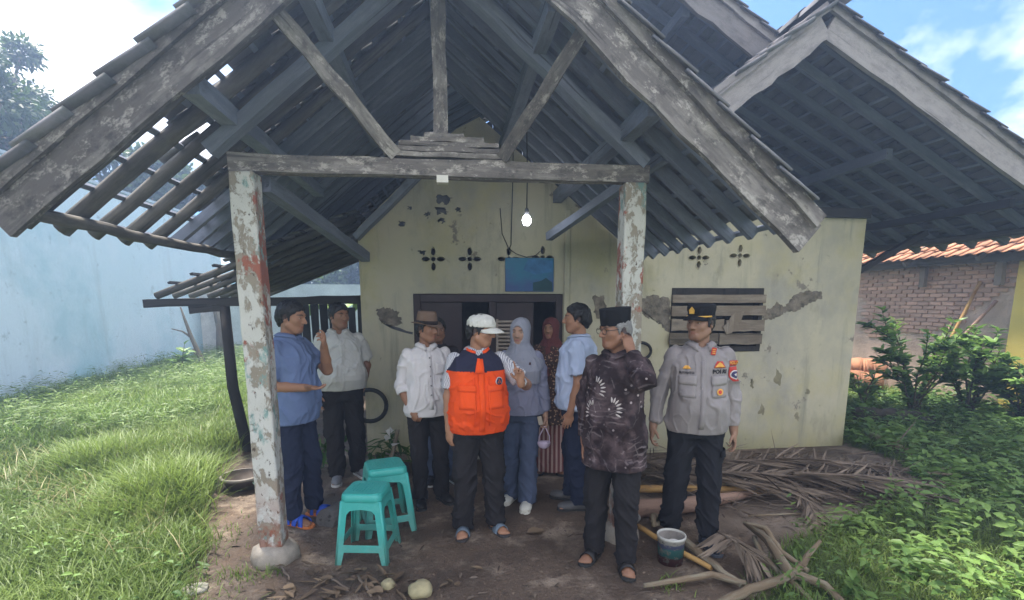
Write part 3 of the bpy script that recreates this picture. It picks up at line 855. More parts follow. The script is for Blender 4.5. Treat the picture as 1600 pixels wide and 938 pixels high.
# bamboo eave purlin on the left, round and bare
mb = MB(); mb.tube([(-1.98 + random.uniform(-.01, .01), 2.85 + k * .26, porch_z(-1.98) - .17 + random.uniform(-.008, .008)) for k in range(10)], [.034, .036, .033, .036, .034, .036, .034, .036, .034, .032], 9); mb.build('bamboo_purlin', M_bamboo, house)
mb = MB(); mb.tube([(5.9, 4.3 + k * .5, RGZ - RSR * (5.9 - RGX) - .14) for k in range(11)], .04, 8); mb.build('bamboo_purlin', M_bamboo, house)
# bargeboards with the verge strip above them
def barge(x0, z0, x1, z1, y, w, m, th=.04, name='bargeboard'):
    MB().bar((x0, y, z0), (x1, y, z1), th, w, Vector((0, -1, 0)).cross(Vector((x1 - x0, 0, z1 - z0))).normalized() * (1 if x1 > x0 else -1), .005, 14).build(name, m, house)
off = .115
barge(PAX - .02, PAZ - off * 1.25, -2.07, porch_z(-2.07) - off * 1.25, PY0, .185, M_beam)
barge(PAX + .02, PAZ - off * 1.25, 2.02, porch_z(2.02) - off * 1.25, PY0, .185, M_beam)
barge(PAX + .02, PAZ - .02, 2.06, porch_z(2.06) - .02, PY0 - .035, .075, M_beam, .03, 'verge_board')
barge(PAX - .02, PAZ - .02, -2.10, porch_z(-2.10) - .02, PY0 - .035, .075, M_beam, .03, 'verge_board')
def roofline(x, xr, zr, s): return zr - s * abs(x - xr)
barge(RGX - .02, RGZ - .14, 2.2, roofline(2.2, RGX, RGZ, RSL) - .14, RY0, .20, M_pale)
barge(RGX + .02, RGZ - .14, 6.2, roofline(6.2, RGX, RGZ, RSR) - .14, RY0, .20, M_pale)
barge(RGX - .02, RGZ - .01, 2.15, roofline(2.15, RGX, RGZ, RSL) - .01, RY0 - .035, .07, M_pale, .03, 'verge_board')
barge(RGX + .02, RGZ - .01, 6.2, roofline(6.2, RGX, RGZ, RSR) - .01, RY0 - .035, .07, M_pale, .03, 'verge_board')
barge(MRX + .02, MRZ - .14, 3.1, main_z(3.1) - .14, MY0, .20, M_pale)
barge(MRX - .02, MRZ - .14, -1.3, main_z(-1.3) - .14, MY0, .20, M_pale)
barge(MRX + .02, MRZ - .01, 3.1, main_z(3.1) - .01, MY0 - .035, .07, M_pale, .03, 'verge_board')
# eave brackets at the right corner
MB().bar((XR, YW + .05, 2.02), (XR + .8, YW + .05, 2.46), .06, .08, (0, 1, 0), .003, 6).build('eave_bracket', M_darkwood, house)
MB().bar((XR + .1, 6.9, 2.1), (XR + 1.05, 6.9, 2.62), .06, .08, (0, 1, 0), .003, 6).build('eave_bracket', M_darkwood, house)
MB().bar((XR + .62, YW - 1.0, 2.60), (XR + .62, 9.4, 2.60), .06, .08, (0, 0, 1), .003, 8).build('wall_plate', M_darkwood, house)

# lean-to on the left
LX0, LZ0, LX1, LZ1 = -.95, 2.62, -3.0, 1.80
LS = (LZ0 - LZ1) / (LX0 - LX1)
YL = 5.75
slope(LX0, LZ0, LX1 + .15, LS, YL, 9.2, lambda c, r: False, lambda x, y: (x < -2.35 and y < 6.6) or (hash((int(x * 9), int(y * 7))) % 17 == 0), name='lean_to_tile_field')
for k in range(9):
    y = YL + .06 + .40 * k
    mb = MB(); a = Vector((LX0, y, LZ0 - .06)); b = Vector((LX1 - .02 * (k % 3), y, LZ1 - .06))
    mb.tube([a.lerp(b, t / 6) + Vector((0, random.uniform(-.01, .01), 0)) for t in range(7)], [random.uniform(.03, .04)] * 7, 8); mb.build('bamboo_rafter', M_bamboo, house)
battens(LX0, LZ0, LX1, LS, YL - .1, 9.2, M_darkwood)
zb = at_y(228, 481, YL - .08)
MB().bar((zb.x, YL - .08, 1.665), (XL, YL - .08, 1.705), .09, .085, (0, 0, 1), .006, 10).build('lean_to_beam', M_darkwood, house)
MB().bar((-3.0, 8.6, 1.66), (XL, 8.6, 1.70), .09, .09, (0, 0, 1), .006, 10).build('lean_to_beam', M_darkwood, house)
p1 = at_z(391, 703)
MB().tube([(p1.x, p1.y * 1.0 - .03, -.1), (p1.x + .01, YL - .08, .8), (p1.x, YL - .08, 1.64)], [.06, .055, .05], 9).build('lean_to_post', M_darkwood, house)
MB().tube([(-2.6, 8.6, -.1), (-2.6, 8.6, 1.64)], .05, 9).build('lean_to_post', M_darkwood, house)
MB().bar((-2.62, YL - .10, 1.60), (-2.25, YL - .10, 1.63), .03, .08, (0, 0, 1), .012, 3).build('broken_board', M_darkwood, house)
# back fence of dark boards under the lean-to
for k in range(12):
    x = -2.72 + k * .152
    MB().bar((x, 9.25, -.05), (x + random.uniform(-.02, .02), 9.25, 1.72 + random.uniform(-.2, .06)), .02, .13, (1, 0, 0), .004, 3).build('back_board', M_darkwood, house)

# bulb on its wire
M_wire = simple('black_wire', (.02, .02, .02), .6)
bp = at_y(823, 343, 4.55)
lampr = thing('light_bulb', 'lit white bulb hanging on a thin wire under the porch roof', 'light bulb', (bp.x, bp.y, bp.z))
M_glow = bpy.data.materials.new('lit_bulb'); M_glow.use_nodes = True
_b = M_glow.node_tree.nodes['Principled BSDF']; _b.inputs['Base Color'].default_value = (.9, .9, .9, 1)
_b.inputs['Emission Color'].default_value = (.92, .96, 1, 1); _b.inputs['Emission Strength'].default_value = 14
MB().lathe([(.0001, -.052), (.02, -.047), (.034, -.03), (.038, -.005), (.030, .02), (.018, .034)], (bp.x, bp.y, bp.z), 16).build('bulb_glass', M_glow, lampr)
MB().lathe([(.019, .0), (.019, .045), (.012, .06), (.0001, .062)], (bp.x, bp.y, bp.z + .034), 12).build('bulb_socket', simple('grey_bakelite', (.12, .12, .13), .5), lampr)
mb = MB(); zt = 2.52 if abs(bp.x) > 9 else porch_z(bp.x) - .12
mb.tube([(bp.x, bp.y, bp.z + .09), (bp.x + .004, bp.y, (bp.z + zt) / 2), (bp.x - .004, bp.y, zt)], .005, 6); mb.build('wire', M_wire, lampr)
v3 = vent_c[2]; v4 = vent_c[3]
w = thing('electric_cable', 'thin dark cable hung from the porch roof to the vents and blue board', 'cable', (v3[0], YW, v3[1]))
q0 = at_y(802, 290, 5.2)
MB().tube([(q0.x, 5.2, porch_z(q0.x) - .1), (q0.x, 5.25, q0.z), (v3[0] + .02, YW - .02, v3[1] + .14), (v3[0], YW - .014, v3[1] + .10)], .005, 6).build('wire', M_wire, w)
MB().tube([(v3[0], YW - .014, v3[1] + .10), (v3[0] + .08, YW - .014, v3[1] + .05), (v3[0] + .18, YW - .014, v3[1] + .02), (v4[0] - .08, YW - .014, v4[1] + .02), (v4[0], YW - .014, v4[1] + .09)], .004, 6).build('wire', M_wire, w)
MB().tube([(v3[0], YW - .014, v3[1] + .10), (v3[0] - .07, YW - .014, v3[1] + .25), (v3[0] - .09, YW - .014, v3[1] + .5)], .004, 6).build('wire', M_wire, w)

# ------------------------------------------------------------------ left boundary wall, its end, far wall
wl_ = thing('boundary_wall', 'tall pale blue plastered wall with peeling turquoise patches along the left side', 'wall', (-6.95, 10, 0))
MB().box((-7.15, -3, -.2), (-6.95, 17.3, 3.98)).build('wall_body', M_blue, wl_, .01)
MB().box((-7.18, -3, 3.983), (-6.92, 17.3, 4.04)).build('wall_coping', simple('stained_coping', (.42, .50, .54), .9, .25, 3), wl_)
M_farwall = simple('far_grey_green_plaster', (.40, .46, .44), .9, .2, 1.2)
fw = thing('boundary_wall', 'low grey green wall far behind the left yard', 'wall', (-6, 21, 0))
MB().box((-30, 21, -.2), (1.5, 21.2, 2.3)).build('wall_body', M_farwall, fw)
p = at_z(336, 566)
bd = thing('white_board', 'white board standing upright against the far end of the blue wall', 'board', (-6.35, 15.6, 0))
k = at_y(352, 500, 15.6)
MB().bar((at_y(325, 500, 15.6).x, 15.6, .05), (at_y(328, 500, 15.6).x + .02, 15.65, 2.2), .62, .04, (0, 1, 0)).build('panel', simple('dirty_white_board', (.66, .64, .61), .7), bd)
MB().tube([(at_y(340, 500, 15.5).x, 15.5, -.05), (at_y(343, 500, 15.5).x, 15.5, .9), (at_y(336, 500, 15.5).x, 15.5, 2.2)], [.14, .11, .1], 8, jit=.15).build('post', M_bark, bd)
br = thing('bare_branch', 'thin bare leaning branch in front of the white board', 'branch', (at_z(322, 575).x, at_z(322, 575).y, 0))
pts = [at_y(u, v, 13.0) for u, v in ((322, 578), (312, 556), (298, 525), (288, 498), (282, 480))]
MB().tube(pts, [.07, .06, .045, .03, .015], 7).build('stem', M_bark, br)
MB().tube([at_y(300, 528, 13), at_y(285, 518, 13), at_y(268, 514, 13)], [.03, .02, .01], 6).build('twig', M_bark, br)
MB().tube([at_y(311, 556, 13), at_y(304, 552, 13), at_y(302, 545, 13)], [.03, .025, .02], 6).build('twig', M_bark, br)

# ------------------------------------------------------------------ neighbour house on the right: its long side faces the yard
XN = 8.3
nb = thing('house', 'neighbouring house with bare brick side wall, yellow wall end and orange tiled roof', 'house', (XN, 8.0, 0))
def at_x(u, v, X):
    r = ray(u, v); return r * (X / r.x) + Vector((0, 0, CAMZ))
YB0, YB1 = at_x(1583, 500, XN).y, 12.5
M_mortar = simple('brick_wall_render', (.48, .36, .28), .95, .22, 3, 25, .8, .015, .1)
MB().box((XN, YB0, -.1), (XN + .15, YB1, 2.9)).build('wall', M_mortar, nb)
M_brick = NT('old_brick'); _k = M_brick.mix(M_brick.noise(18, 5), (.48, .31, .225), (.60, .43, .34))
_k2 = M_brick.mix(M_brick.rnd(), (.72, .70, .68), (1.12, 1.04, 1.0)); M_brick = M_brick.out(M_brick.mix(1.0, _k, _k2, 'MULTIPLY'), .95, M_brick.noise(50), .4, .004, .1)
bm_ = MB().box((-.02, -.104, -.027), (.02, .104, .027)).mesh('brick'); bm_.materials.append(M_brick)
RN = root_matrix(nb).inverted(); nbk = 0
for r in range(26):
    z = 2.62 - r * .070
    for c in range(20):
        y = YB0 + .12 + c * .226 + (.113 if r % 2 else 0)
        if y > 10.4 or nbk >= 298: continue
        # old render survives low down, bricks show above
        if fbm(np.array([[y * .9, z * 1.3, 5.]]), 3)[0] * .8 + (z - 1.62) * 1.0 + (y - 8) * .06 < 0.0: continue
        nbk += 1
        o = bpy.data.objects.new('brick', bm_); COL.objects.link(o); o.parent = nb; o.matrix_parent_inverse = RN
        o.location = (XN - .004 + random.uniform(-.006, .004), y + random.uniform(-.006, .006), z + random.uniform(-.004, .004))
        o.rotation_euler = (random.uniform(-.02, .02), 0, 0); o.scale = (1, random.uniform(.93, 1.01), random.uniform(.9, 1.02))
M_yellow = simple('yellow_wall_paint', (.66, .50, .13), .85, .1, 1.5, 12, .2)
MB().box((XN - .05, YB0 - 4, -.1), (XN + 3, YB0 - .003, 2.9)).build('wall', M_yellow, nb)
XE = XN - .36
ez = at_x(1600, 389, XE).z
MB().bar((XN - .14, 3.0, ez - .08), (XN - .14, 12.5, ez - .08), .08, .12, (0, 0, 1), .006, 14).build('eave_beam', M_plank, nb)
for u in (1434, 1552):
    y = at_x(u, 410, XN - .25).y
    MB().bar((XN - .10, y, ez - .48), (XN - .10, y + .02, ez + .10), .10, .07, (1, 0, 0), .005, 4).build('bracket_post', M_plank, nb)
    MB().bar((XE - .05, y + .1, ez - .09), (XN + .1, y + .1, ez + .30), .06, .08, (0, 0, 1)).build('rafter', M_plank, nb)
tl = TILE.copy(); tl.materials.clear(); tl.materials.append(M_tile_or)
NS = .6
down = Vector((-cos(atan(NS)), 0, -sin(atan(NS)))); nrm = Vector((-sin(atan(NS)), 0, cos(atan(NS)))); ax = Vector((0, 1, 0))
e0 = Vector((XE, 0, ez - .02))
fv = []; ff = []
for c in range(46):
    for r in range(14):
        p = Vector((0, 3.4 + c * .205, 0)) + e0 - down * (.05 + r * .235) + nrm * .05
        A3 = Matrix((-ax, down, nrm)).transposed() @ Euler((random.uniform(-.03, .03), 0, random.uniform(-.03, .03))).to_matrix()
        M = Matrix.Translation(p + down * random.uniform(-.015, .015)) @ A3.to_4x4()
        if r < 4 and 12 < c < 44:
            o = bpy.data.objects.new('roof_tile', tl); COL.objects.link(o); o.parent = nb; o.matrix_parent_inverse = RN; o.matrix_basis = M
        else:
            b = len(fv); A = np.array(M); fv += [tuple(x) for x in (TV @ A[:3, :3].T + A[:3, 3])]; ff += [tuple(i + b for i in f) for f in TF]
me = bpy.data.meshes.new('roof_tile_field'); me.from_pydata(fv, [], ff); tag(link('roof_tile_field', me, M_tile_or, nb), kind='stuff')
# bamboo poles leaning on the brick wall
for k, (ua, va, ub, vb, lab) in enumerate(((1468, 565, 1532, 440, 'tall thin bamboo pole leaning on the brick wall, highest of the leaning poles'), (1462, 550, 1492, 498, 'short bamboo pole leaning on the brick wall, leftmost of the leaning poles'), (1476, 560, 1556, 470, 'bamboo pole leaning at the lowest angle on the brick wall near the yellow wall'))):
    a = at_x(ua, va, XN - .55); b = at_x(ub, vb, XN - .05); a0 = a - (b - a) * (a.z / (b.z - a.z)) * .55; a0.z = max(a0.z, -.02)
    t = thing('bamboo_pole', lab, 'bamboo pole', (a0.x, a0.y, 0), group='poles leaning on the brick wall')
    n = 7
    MB().tube([a0.lerp(b, i / n) + Vector((0, random.uniform(-.008, .008), 0)) for i in range(n + 1)], [.024 + .003 * (i % 2) for i in range(n + 1)], 7).build('culm', M_rust_log if k else M_yellowbamboo, t)
for k in range(11):
    u = 1334 + k * 3.8; q_ = at_x(u, 570, XN - .35)
    o = bpy.data.objects.new('spare_roof_tile', tl); COL.objects.link(o)
    o.location = (XN - .30 + random.uniform(-.1, .1), q_.y, .16 + .24 * (k % 2)); o.rotation_euler = (1.25 + random.uniform(-.15, .15), random.uniform(-.1, .1), random.uniform(-.25, .25) - .3); o.scale = (1.0, 1.25, 1.2)
    tag(o, 'orange clay tile stood on edge in the stack by the brick wall', 'roof tile', 'clay tiles stacked beside the brick wall')

# ------------------------------------------------------------------ vegetation builders
def blades(xy, h, w, lean, name, m, zf=ground_h, tint=None, parent=None, kind='stuff', curve=.6):
    """grass blades: xy (n,2), heights h, widths w, lean = horizontal reach as a share of height"""
    n = len(xy)
    az = RNG.uniform(0, 2 * pi, n); la = RNG.uniform(.3, 1, n) * lean
    z0 = zf(xy[:, 0], xy[:, 1]) - .01
    dx, dy = np.cos(az), np.sin(az); sx, sy = -dy, dx
    V = np.zeros((n, 8, 3), np.float32)
    for i, (t, ww) in enumerate(((0, .8), (.4, 1.0), (.75, .7), (1.0, .12))):
        rx = la * h * (t ** 1.8); zz = h * t * (1 - curve * la * t * .5)
        for s, k in ((-1, 0), (1, 1)):
            V[:, i * 2 + k, 0] = xy[:, 0] + dx * rx + sx * s * w * ww / 2
            V[:, i * 2 + k, 1] = xy[:, 1] + dy * rx + sy * s * w * ww / 2
            V[:, i * 2 + k, 2] = z0 + zz
    b = (np.arange(n) * 8)[:, None, None]
    F = np.array([[0, 1, 3, 2], [2, 3, 5, 4], [4, 5, 7, 6]])[None] + b
    me = np_mesh(name, V.reshape(-1, 3), F.reshape(-1, 4))
    t = RNG.uniform(0, 1, n) if tint is None else np.clip(tint + RNG.normal(0, .18, n), 0, 1)
    tt = np.repeat(t, 8); color_attr(me, np.stack([tt] * 3, -1))
    o = link(name, me, m, parent)
    if kind: tag(o, kind=kind)
    return o
def leaves(P, D, N, L, Wd, name, m, tint=None, parent=None, kind=None, fold=.25, droop=.25, lod=False):
    """ovate leaves: base points P, directions D, up normals N, lengths L, widths Wd"""
    n = len(P)
    D = D / np.linalg.norm(D, axis=1, keepdims=True)
    S = np.cross(D, N); S /= np.linalg.norm(S, axis=1, keepdims=True) + 1e-9
    U = np.cross(S, D)
    if lod:                      # far or tiny leaves: a bent blade of two quads
        V = np.zeros((n, 6, 3), np.float32)
        for i, (t, ww) in enumerate(((0, .22), (.48, 1.0), (1.0, .06))):
            c = P + D * (L * t)[:, None] - U * (L * droop * t * t)[:, None]
            for k, s in enumerate((-1, 1)): V[:, i * 2 + k] = c + S * (s * Wd * ww / 2)[:, None]
        b = (np.arange(n) * 6)[:, None, None]; F = np.array([[0, 1, 3, 2], [2, 3, 5, 4]])[None] + b
        me = np_mesh(name, V.reshape(-1, 3), F.reshape(-1, 4))
        t = RNG.uniform(0, 1, n) if tint is None else np.clip(tint + RNG.normal(0, .15, n), 0, 1)
        tt = np.repeat(t, 6); color_attr(me, np.stack([tt] * 3, -1))
        o = link(name, me, m, parent)
        if kind: tag(o, kind=kind)
        return o
    V = np.zeros((n, 12, 3), np.float32)
    for i, (t, ww) in enumerate(((0, .10), (.30, .92), (.68, .80), (1.0, .03))):
        c = P + D * (L * t)[:, None] - U * (L * droop * t * t)[:, None]
        for k, s in enumerate((-1, 0, 1)):
            V[:, i * 3 + k] = c + S * (s * Wd * ww / 2)[:, None] + U * (abs(s) * Wd * ww * fold)[:, None]
    b = (np.arange(n) * 12)[:, None, None]
    F = []
    for i in range(3):
        for k in range(2): F.append([i*3+k, i*3+k+1, i*3+k+4, i*3+k+3])
    F = np.array(F)[None] + b
    me = np_mesh(name, V.reshape(-1, 3), F.reshape(-1, 4))
    t = RNG.uniform(0, 1, n) if tint is None else np.clip(tint + RNG.normal(0, .15, n), 0, 1)
    tt = np.repeat(t, 12); color_attr(me, np.stack([tt] * 3, -1))
    if m is None: return me
    o = link(name, me, m, parent)
    if kind: tag(o, kind=kind)
    return o
def scatter(x0, x1, y0, y1, dens, lim=.5, extra=None):
    n = int((x1 - x0) * (y1 - y0) * dens)
    p = np.stack([RNG.uniform(x0, x1, n), RNG.uniform(y0, y1, n)], -1)
    g = greenness(p[:, 0], p[:, 1])
    keep = g > lim + RNG.uniform(-.25, .25, n)
    keep &= ~((p[:, 0] > -.9) & (p[:, 0] < 4.7) & (p[:, 1] > 5.3) & (p[:, 1] < 9.5))
    if extra is not None: keep &= extra(p[:, 0], p[:, 1])
    return p[keep]
M_straw = leaf_mat('straw_blades', (.20, .19, .07), (.38, .33, .17))
def patchy(p, f=.9, seed=0.0): return fbm(np.stack([p[:, 0] * f, p[:, 1] * f, p[:, 0] * 0 + seed], -1), 3)

# left yard: grass near, tall feathery weeds towards the wall
p = scatter(-3.6, -1.2, 2.3, 4.2, 4200); k = patchy(p)
blades(p, .06 + .15 * RNG.uniform(.3, 1.1, len(p)) + .20 * np.clip(k, 0, 1), np.full(len(p), .0065), 1.1, 'grass', M_grass, tint=.58 + .35 * k)
p = scatter(-6.9, -3.6, 1.2, 4.2, 1200); k = patchy(p)
blades(p, .07 + .15 * RNG.uniform(.3, 1.1, len(p)) + .2 * np.clip(k, 0, 1), np.full(len(p), .009), 1.0, 'grass', M_grass, tint=.45 + .35 * k)
p = scatter(-6.9, -1.4, 4.2, 7.5, 2100); k = patchy(p)
blades(p, .07 + .15 * RNG.uniform(.3, 1.1, len(p)) + .24 * np.clip(k, 0, 1), np.full(len(p), .009), 1.0, 'grass', M_grass, tint=.45 + .35 * k)
p = scatter(-6.9, -1.0, 7.5, 17, 620); k = patchy(p, .6)
blades(p, .12 + .18 * RNG.uniform(.4, 1, len(p)) + .15 * np.clip(k, 0, 1), np.full(len(p), .017), .9, 'grass', M_grass, tint=.55 + .35 * k)
# feathery weeds: many small leaflets on leaning stems
def weeds(p, h, leafl, per, name, m, tint0=.5, lean=.6, kind='stuff', wr=.4):
    n = len(p); az = RNG.uniform(0, 2 * pi, n); ln = RNG.uniform(.2, 1, n) * lean
    z0 = ground_h(p[:, 0], p[:, 1])
    PP = []; DD = []; T = []
    tk = patchy(p, .8, 4.)
    for j in range(per):
        t = .25 + .75 * (j + 1) / per
        c = np.stack([p[:, 0] + np.cos(az) * ln * h * t * t, p[:, 1] + np.sin(az) * ln * h * t * t, z0 + h * t], -1)
        a2 = az + (pi / 2 if j % 2 else -pi / 2) + RNG.normal(0, .6, n)
        PP.append(c); DD.append(np.stack([np.cos(a2), np.sin(a2), RNG.uniform(-.1, .5, n)], -1)); T.append(tint0 + .3 * tk)
    PP = np.concatenate(PP); DD = np.concatenate(DD); T = np.concatenate(T)
    Ls = leafl * RNG.uniform(.6, 1.2, len(PP))
    Nn = np.tile(np.array([0., 0, 1]), (len(PP), 1)) + RNG.normal(0, .35, PP.shape)
    return leaves(PP, DD, Nn, Ls, Ls * wr, name, m, tint=T, kind=kind, lod=wr < .3)
def near_wall(x, y): return (x < -3.0 - .0 * y) & (fbm(np.stack([x * .5, y * .5, x * 0 + 9], -1), 2) + (-(x + 4.6)) * .35 > -.1)
p = scatter(-6.9, -2.9, 6.3, 16.5, 55, extra=near_wall)
weeds(p, RNG.uniform(.25, .5, len(p)), .10, 16, 'weeds', M_weed, .6, wr=.15)
p = scatter(-6.9, -2.2, 6.0, 16.5, 420); k = patchy(p, .7, 2.)
blades(p, .16 + .28 * RNG.uniform(.3, 1, len(p)) * (.6 + .6 * np.clip(k, -.4, 1)), np.full(len(p), .013), 1.0, 'tall_grass', M_weed, tint=.5 + .35 * k)
p = scatter(-5, -2.4, 8.5, 16.5, 45)
weeds(p, RNG.uniform(.2, .45, len(p)), .10, 12, 'weeds', M_weed, .8, wr=.15)
p = scatter(-4.0, -1.3, 2.3, 6.5, 26)
weeds(p, RNG.uniform(.06, .2, len(p)), .05, 6, 'weeds', M_broad, .5, wr=.55)
p = scatter(-6.5, -1.5, 2.3, 8, 130); k = patchy(p, 1.1, 6.)
p = p[k > .0]
blades(p, RNG.uniform(.12, .34, len(p)), np.full(len(p), .007), 1.3, 'dry_grass', M_straw)
# sparse tufts at the foot of the pillar and along the trodden edge
p = np.concatenate([np.stack([RNG.normal(-1.28, .10, 110), RNG.normal(3.13, .05, 110)], -1), np.stack([RNG.normal(-1.72, .14, 240), RNG.normal(3.5, .25, 240)], -1), np.stack([RNG.normal(-1.5, .2, 160), RNG.normal(2.78, .10, 160)], -1), np.stack([RNG.normal(1.30, .05, 60), RNG.normal(2.72, .05, 60)], -1)])
blades(p, RNG.uniform(.03, .10, len(p)), np.full(len(p), .006), 1.1, 'grass', M_grass)

# right side: ground cover
p = scatter(1.3, 4.6, 2.2, 4.0, 2600); k = patchy(p, 1.4)
blades(p, .03 + .08 * RNG.uniform(.4, 1, len(p)) + .04 * np.clip(k, 0, 1), np.full(len(p), .006), 1.1, 'grass', M_grass, tint=.45 + .3 * k)
p = scatter(2.6, 8.3, 3.6, 9.0, 800); k = patchy(p)
blades(p, .05 + .12 * RNG.uniform(.4, 1, len(p)), np.full(len(p), .010), 1.0, 'grass', M_grass, tint=.3 + .3 * k)
p = scatter(1.5, 5.2, 2.2, 4.1, 42, extra=lambda x, y: fbm(np.stack([x * 1.3, y * 1.3, x * 0 + 2], -1), 2) + (x - 2.6) * .45 > -.05)
weeds(p, RNG.uniform(.08, .28, len(p)), .085, 8, 'leafy_ground_cover', M_broad, .62, wr=.55)
p = scatter(3.6, 8.3, 3.9, 7.6, 60)
weeds(p, RNG.uniform(.06, .30, len(p)), .10, 8, 'leafy_ground_cover', M_broad, .28, wr=.5)
p = scatter(1.5, 6.5, 2.2, 6.0, 40)
weeds(p, RNG.uniform(.10, .34, len(p)), .07, 9, 'weeds', M_weed, .55, wr=.24)
# bright far lawn beyond the mound
p = scatter(4.9, 8.3, 7.4, 12, 500)
blades(p, RNG.uniform(.08, .2, len(p)), np.full(len(p), .013), .9, 'grass', M_grass, tint=.9)

# bushes with separate leaves
def leaf_mesh(l, w):
    me = leaves(np.zeros((1, 3)), np.array([[1., 0, 0]]), np.array([[0., 0, 1]]), np.array([l]), np.array([w]), 'leaf', None, fold=.18, droop=.22)
    me.materials.append(M_leaf); return me
LEAF = [leaf_mesh(.14, .062), leaf_mesh(.115, .055), leaf_mesh(.165, .06)]
def bush(name, label, x, y, h, spread, nst, nleaf, sparse=0.0, group='leafy bushes by the brick wall', lsc=1.0):
    t = thing(name, label, 'bush', (x, y, 0), group=group); R = root_matrix(t).inverted()
    mb = MB(); tips = []
    for i in range(nst):
        a = 2 * pi * i / nst + random.uniform(-.5, .5); rr = spread * random.uniform(.35, 1); hh = h * random.uniform(.55, 1.0)
        pts = [Vector((x + random.uniform(-.05, .05), y + random.uniform(-.05, .05), -.03))]
        for j in range(1, 5):
            s = j / 4
            pts.append(Vector((x + cos(a) * rr * s ** 1.3 + random.uniform(-.04, .04), y + sin(a) * rr * s ** 1.3 + random.uniform(-.04, .04), hh * s)))
        mb.tube(pts, [.018, .014, .011, .008, .004], 6)
        tips.append(pts)
        for j in (2, 3):
            b0 = pts[j]; a2 = a + random.uniform(-1.4, 1.4); ll = spread * random.uniform(.3, .5)
            b1 = b0 + Vector((cos(a2) * ll * .6, sin(a2) * ll * .6, ll * .35)); b2 = b0 + Vector((cos(a2) * ll, sin(a2) * ll, ll * .55))
            mb.tube([b0, b1, b2], [.008, .006, .003], 5); tips.append([b0, b0.lerp(b1, .5), b1, b1.lerp(b2, .5), b2])
    mb.build('stem', M_stem, t)
    Pp = []; Dd = []
    def one():
        ps = random.choice(tips); s = random.uniform(.10, 1.0) ** .75 * (len(ps) - 1); i = min(int(s), len(ps) - 2); q_ = ps[i].lerp(ps[i+1], s - i)
        ax_ = (ps[i+1] - ps[i]).normalized(); a = random.uniform(0, 2 * pi)
        d = (Vector((cos(a), sin(a), random.uniform(-.25, .55))) + ax_ * .6).normalized()
        return q_, d
    for i in range(min(nleaf, 280)):
        q_, d = one()
        o = bpy.data.objects.new('leaf', random.choice(LEAF)); COL.objects.link(o); o.parent = t; o.matrix_parent_inverse = R
        sidev = d.cross(Vector((0, 0, 1))).normalized(); up = sidev.cross(d)
        M3 = Matrix((d, up.cross(d), up)).transposed() @ Euler((random.uniform(-.6, .6), 0, 0)).to_matrix()
        s = random.uniform(.7, 1.15) * lsc
        o.matrix_basis = Matrix.Translation(q_) @ (M3 @ Matrix.Diagonal((s, s, s))).to_4x4()
    if nleaf > 280:
        for i in range(nleaf - 280):
            q_, d = one(); Pp.append(q_[:]); Dd.append(d[:])
        Pp = np.array(Pp); Dd = np.array(Dd); n = len(Pp)
        leaves(Pp, Dd, np.tile([0., 0, 1], (n, 1)) + RNG.normal(0, .3, (n, 3)), RNG.uniform(.08, .14, n) * lsc, RNG.uniform(.04, .06, n) * lsc, 'foliage', M_bush, parent=t, kind='stuff', fold=.18)
    return t
q1 = at_y(1432, 600, 6.5); q2 = at_y(1525, 600, 6.3); q3 = at_y(1602, 640, 5.9)
bush('bush', 'tallest dark green glossy leaved bush in front of the brick wall, nearest the house corner', q1.x, 6.5, 1.68, .66, 11, 1500, lsc=1.15)
bush('bush', 'rounder leafy green bush in front of the bamboo poles and brick wall', q2.x, 6.4, 1.42, .62, 10, 1400, lsc=1.15)
bush('bush', 'low leafy bush in front of the yellow wall at the right edge', q3.x, 5.9, 1.15, .55, 9, 1000, lsc=1.1)
q4 = at_y(1345, 590, 7.0)
bush('bush', 'small bright shrub beside the house corner below the clay tiles', q4.x + .1, 7.0, .75, .32, 5, 170)
q5 = at_y(1660, 600, 5.2)
bush('bush', 'leafy bush running out of the picture at the far right', q5.x + .2, 5.2, .9, .5, 6, 260)
# small seedling by the blue wall
p_ = at_z(215, 612)
bush('weed_plant', 'small upright weed with whorled leaves near the foot of the blue wall', -5.6, 11.6, .95, .12, 2, 46, group=None, lsc=1.7)

# tree behind the blue wall
def tree(label, x, y, h, cz, cr, nleaf, lsize, group='trees beyond the walls', clumps=26, squash=.75):
    t = thing('tree', label, 'tree', (x, y, 0), group=group)
    mb = MB(); mb.tube([(x, y, -.2), (x + .1, y, h * .3), (x - .1, y + .1, h * .6), (x, y, h * .9)], [.32, .25, .17, .05], 9)
    cc = []
    for i in range(clumps):
        a = random.uniform(0, 2 * pi); r = cr * sqrt(random.uniform(.05, 1)); zz = cz + random.uniform(-1, 1) * cr * squash * sqrt(max(1 - (r / cr) ** 2, .12))
        c = Vector((x + cos(a) * r, y + sin(a) * r, zz)); cc.append((c, cr * random.uniform(.16, .32)))
        b0 = Vector((x, y, h * random.uniform(.35, .7)))
        mb.tube([b0, b0.lerp(c, .5) + Vector((0, 0, -.2)), c], [.09, .06, .02], 5)
    mb.build('trunk', M_bark, t)
    n = nleaf; idx = RNG.integers(0, clumps, n)
    C = np.array([c[0][:] for c in cc])[idx]; R = np.array([c[1] for c in cc])[idx]
    d = RNG.normal(0, 1, (n, 3)); d /= np.linalg.norm(d, axis=1, keepdims=True)
    Pn = C + d * (R * RNG.uniform(.35, 1.05, n))[:, None] * np.array([1, 1, .7])
    D = d + RNG.normal(0, .6, (n, 3)); D[:, 2] -= .2
    leaves(Pn, D, np.tile([0., 0, 1], (n, 1)) + RNG.normal(0, .5, (n, 3)), lsize * RNG.uniform(.6, 1.3, n), lsize * .5 * RNG.uniform(.7, 1.2, n), 'crown', M_tree, lod=True, tint=.45 + .25 * np.array([random.uniform(-1, 1) for _ in cc])[idx], parent=t, kind='stuff')
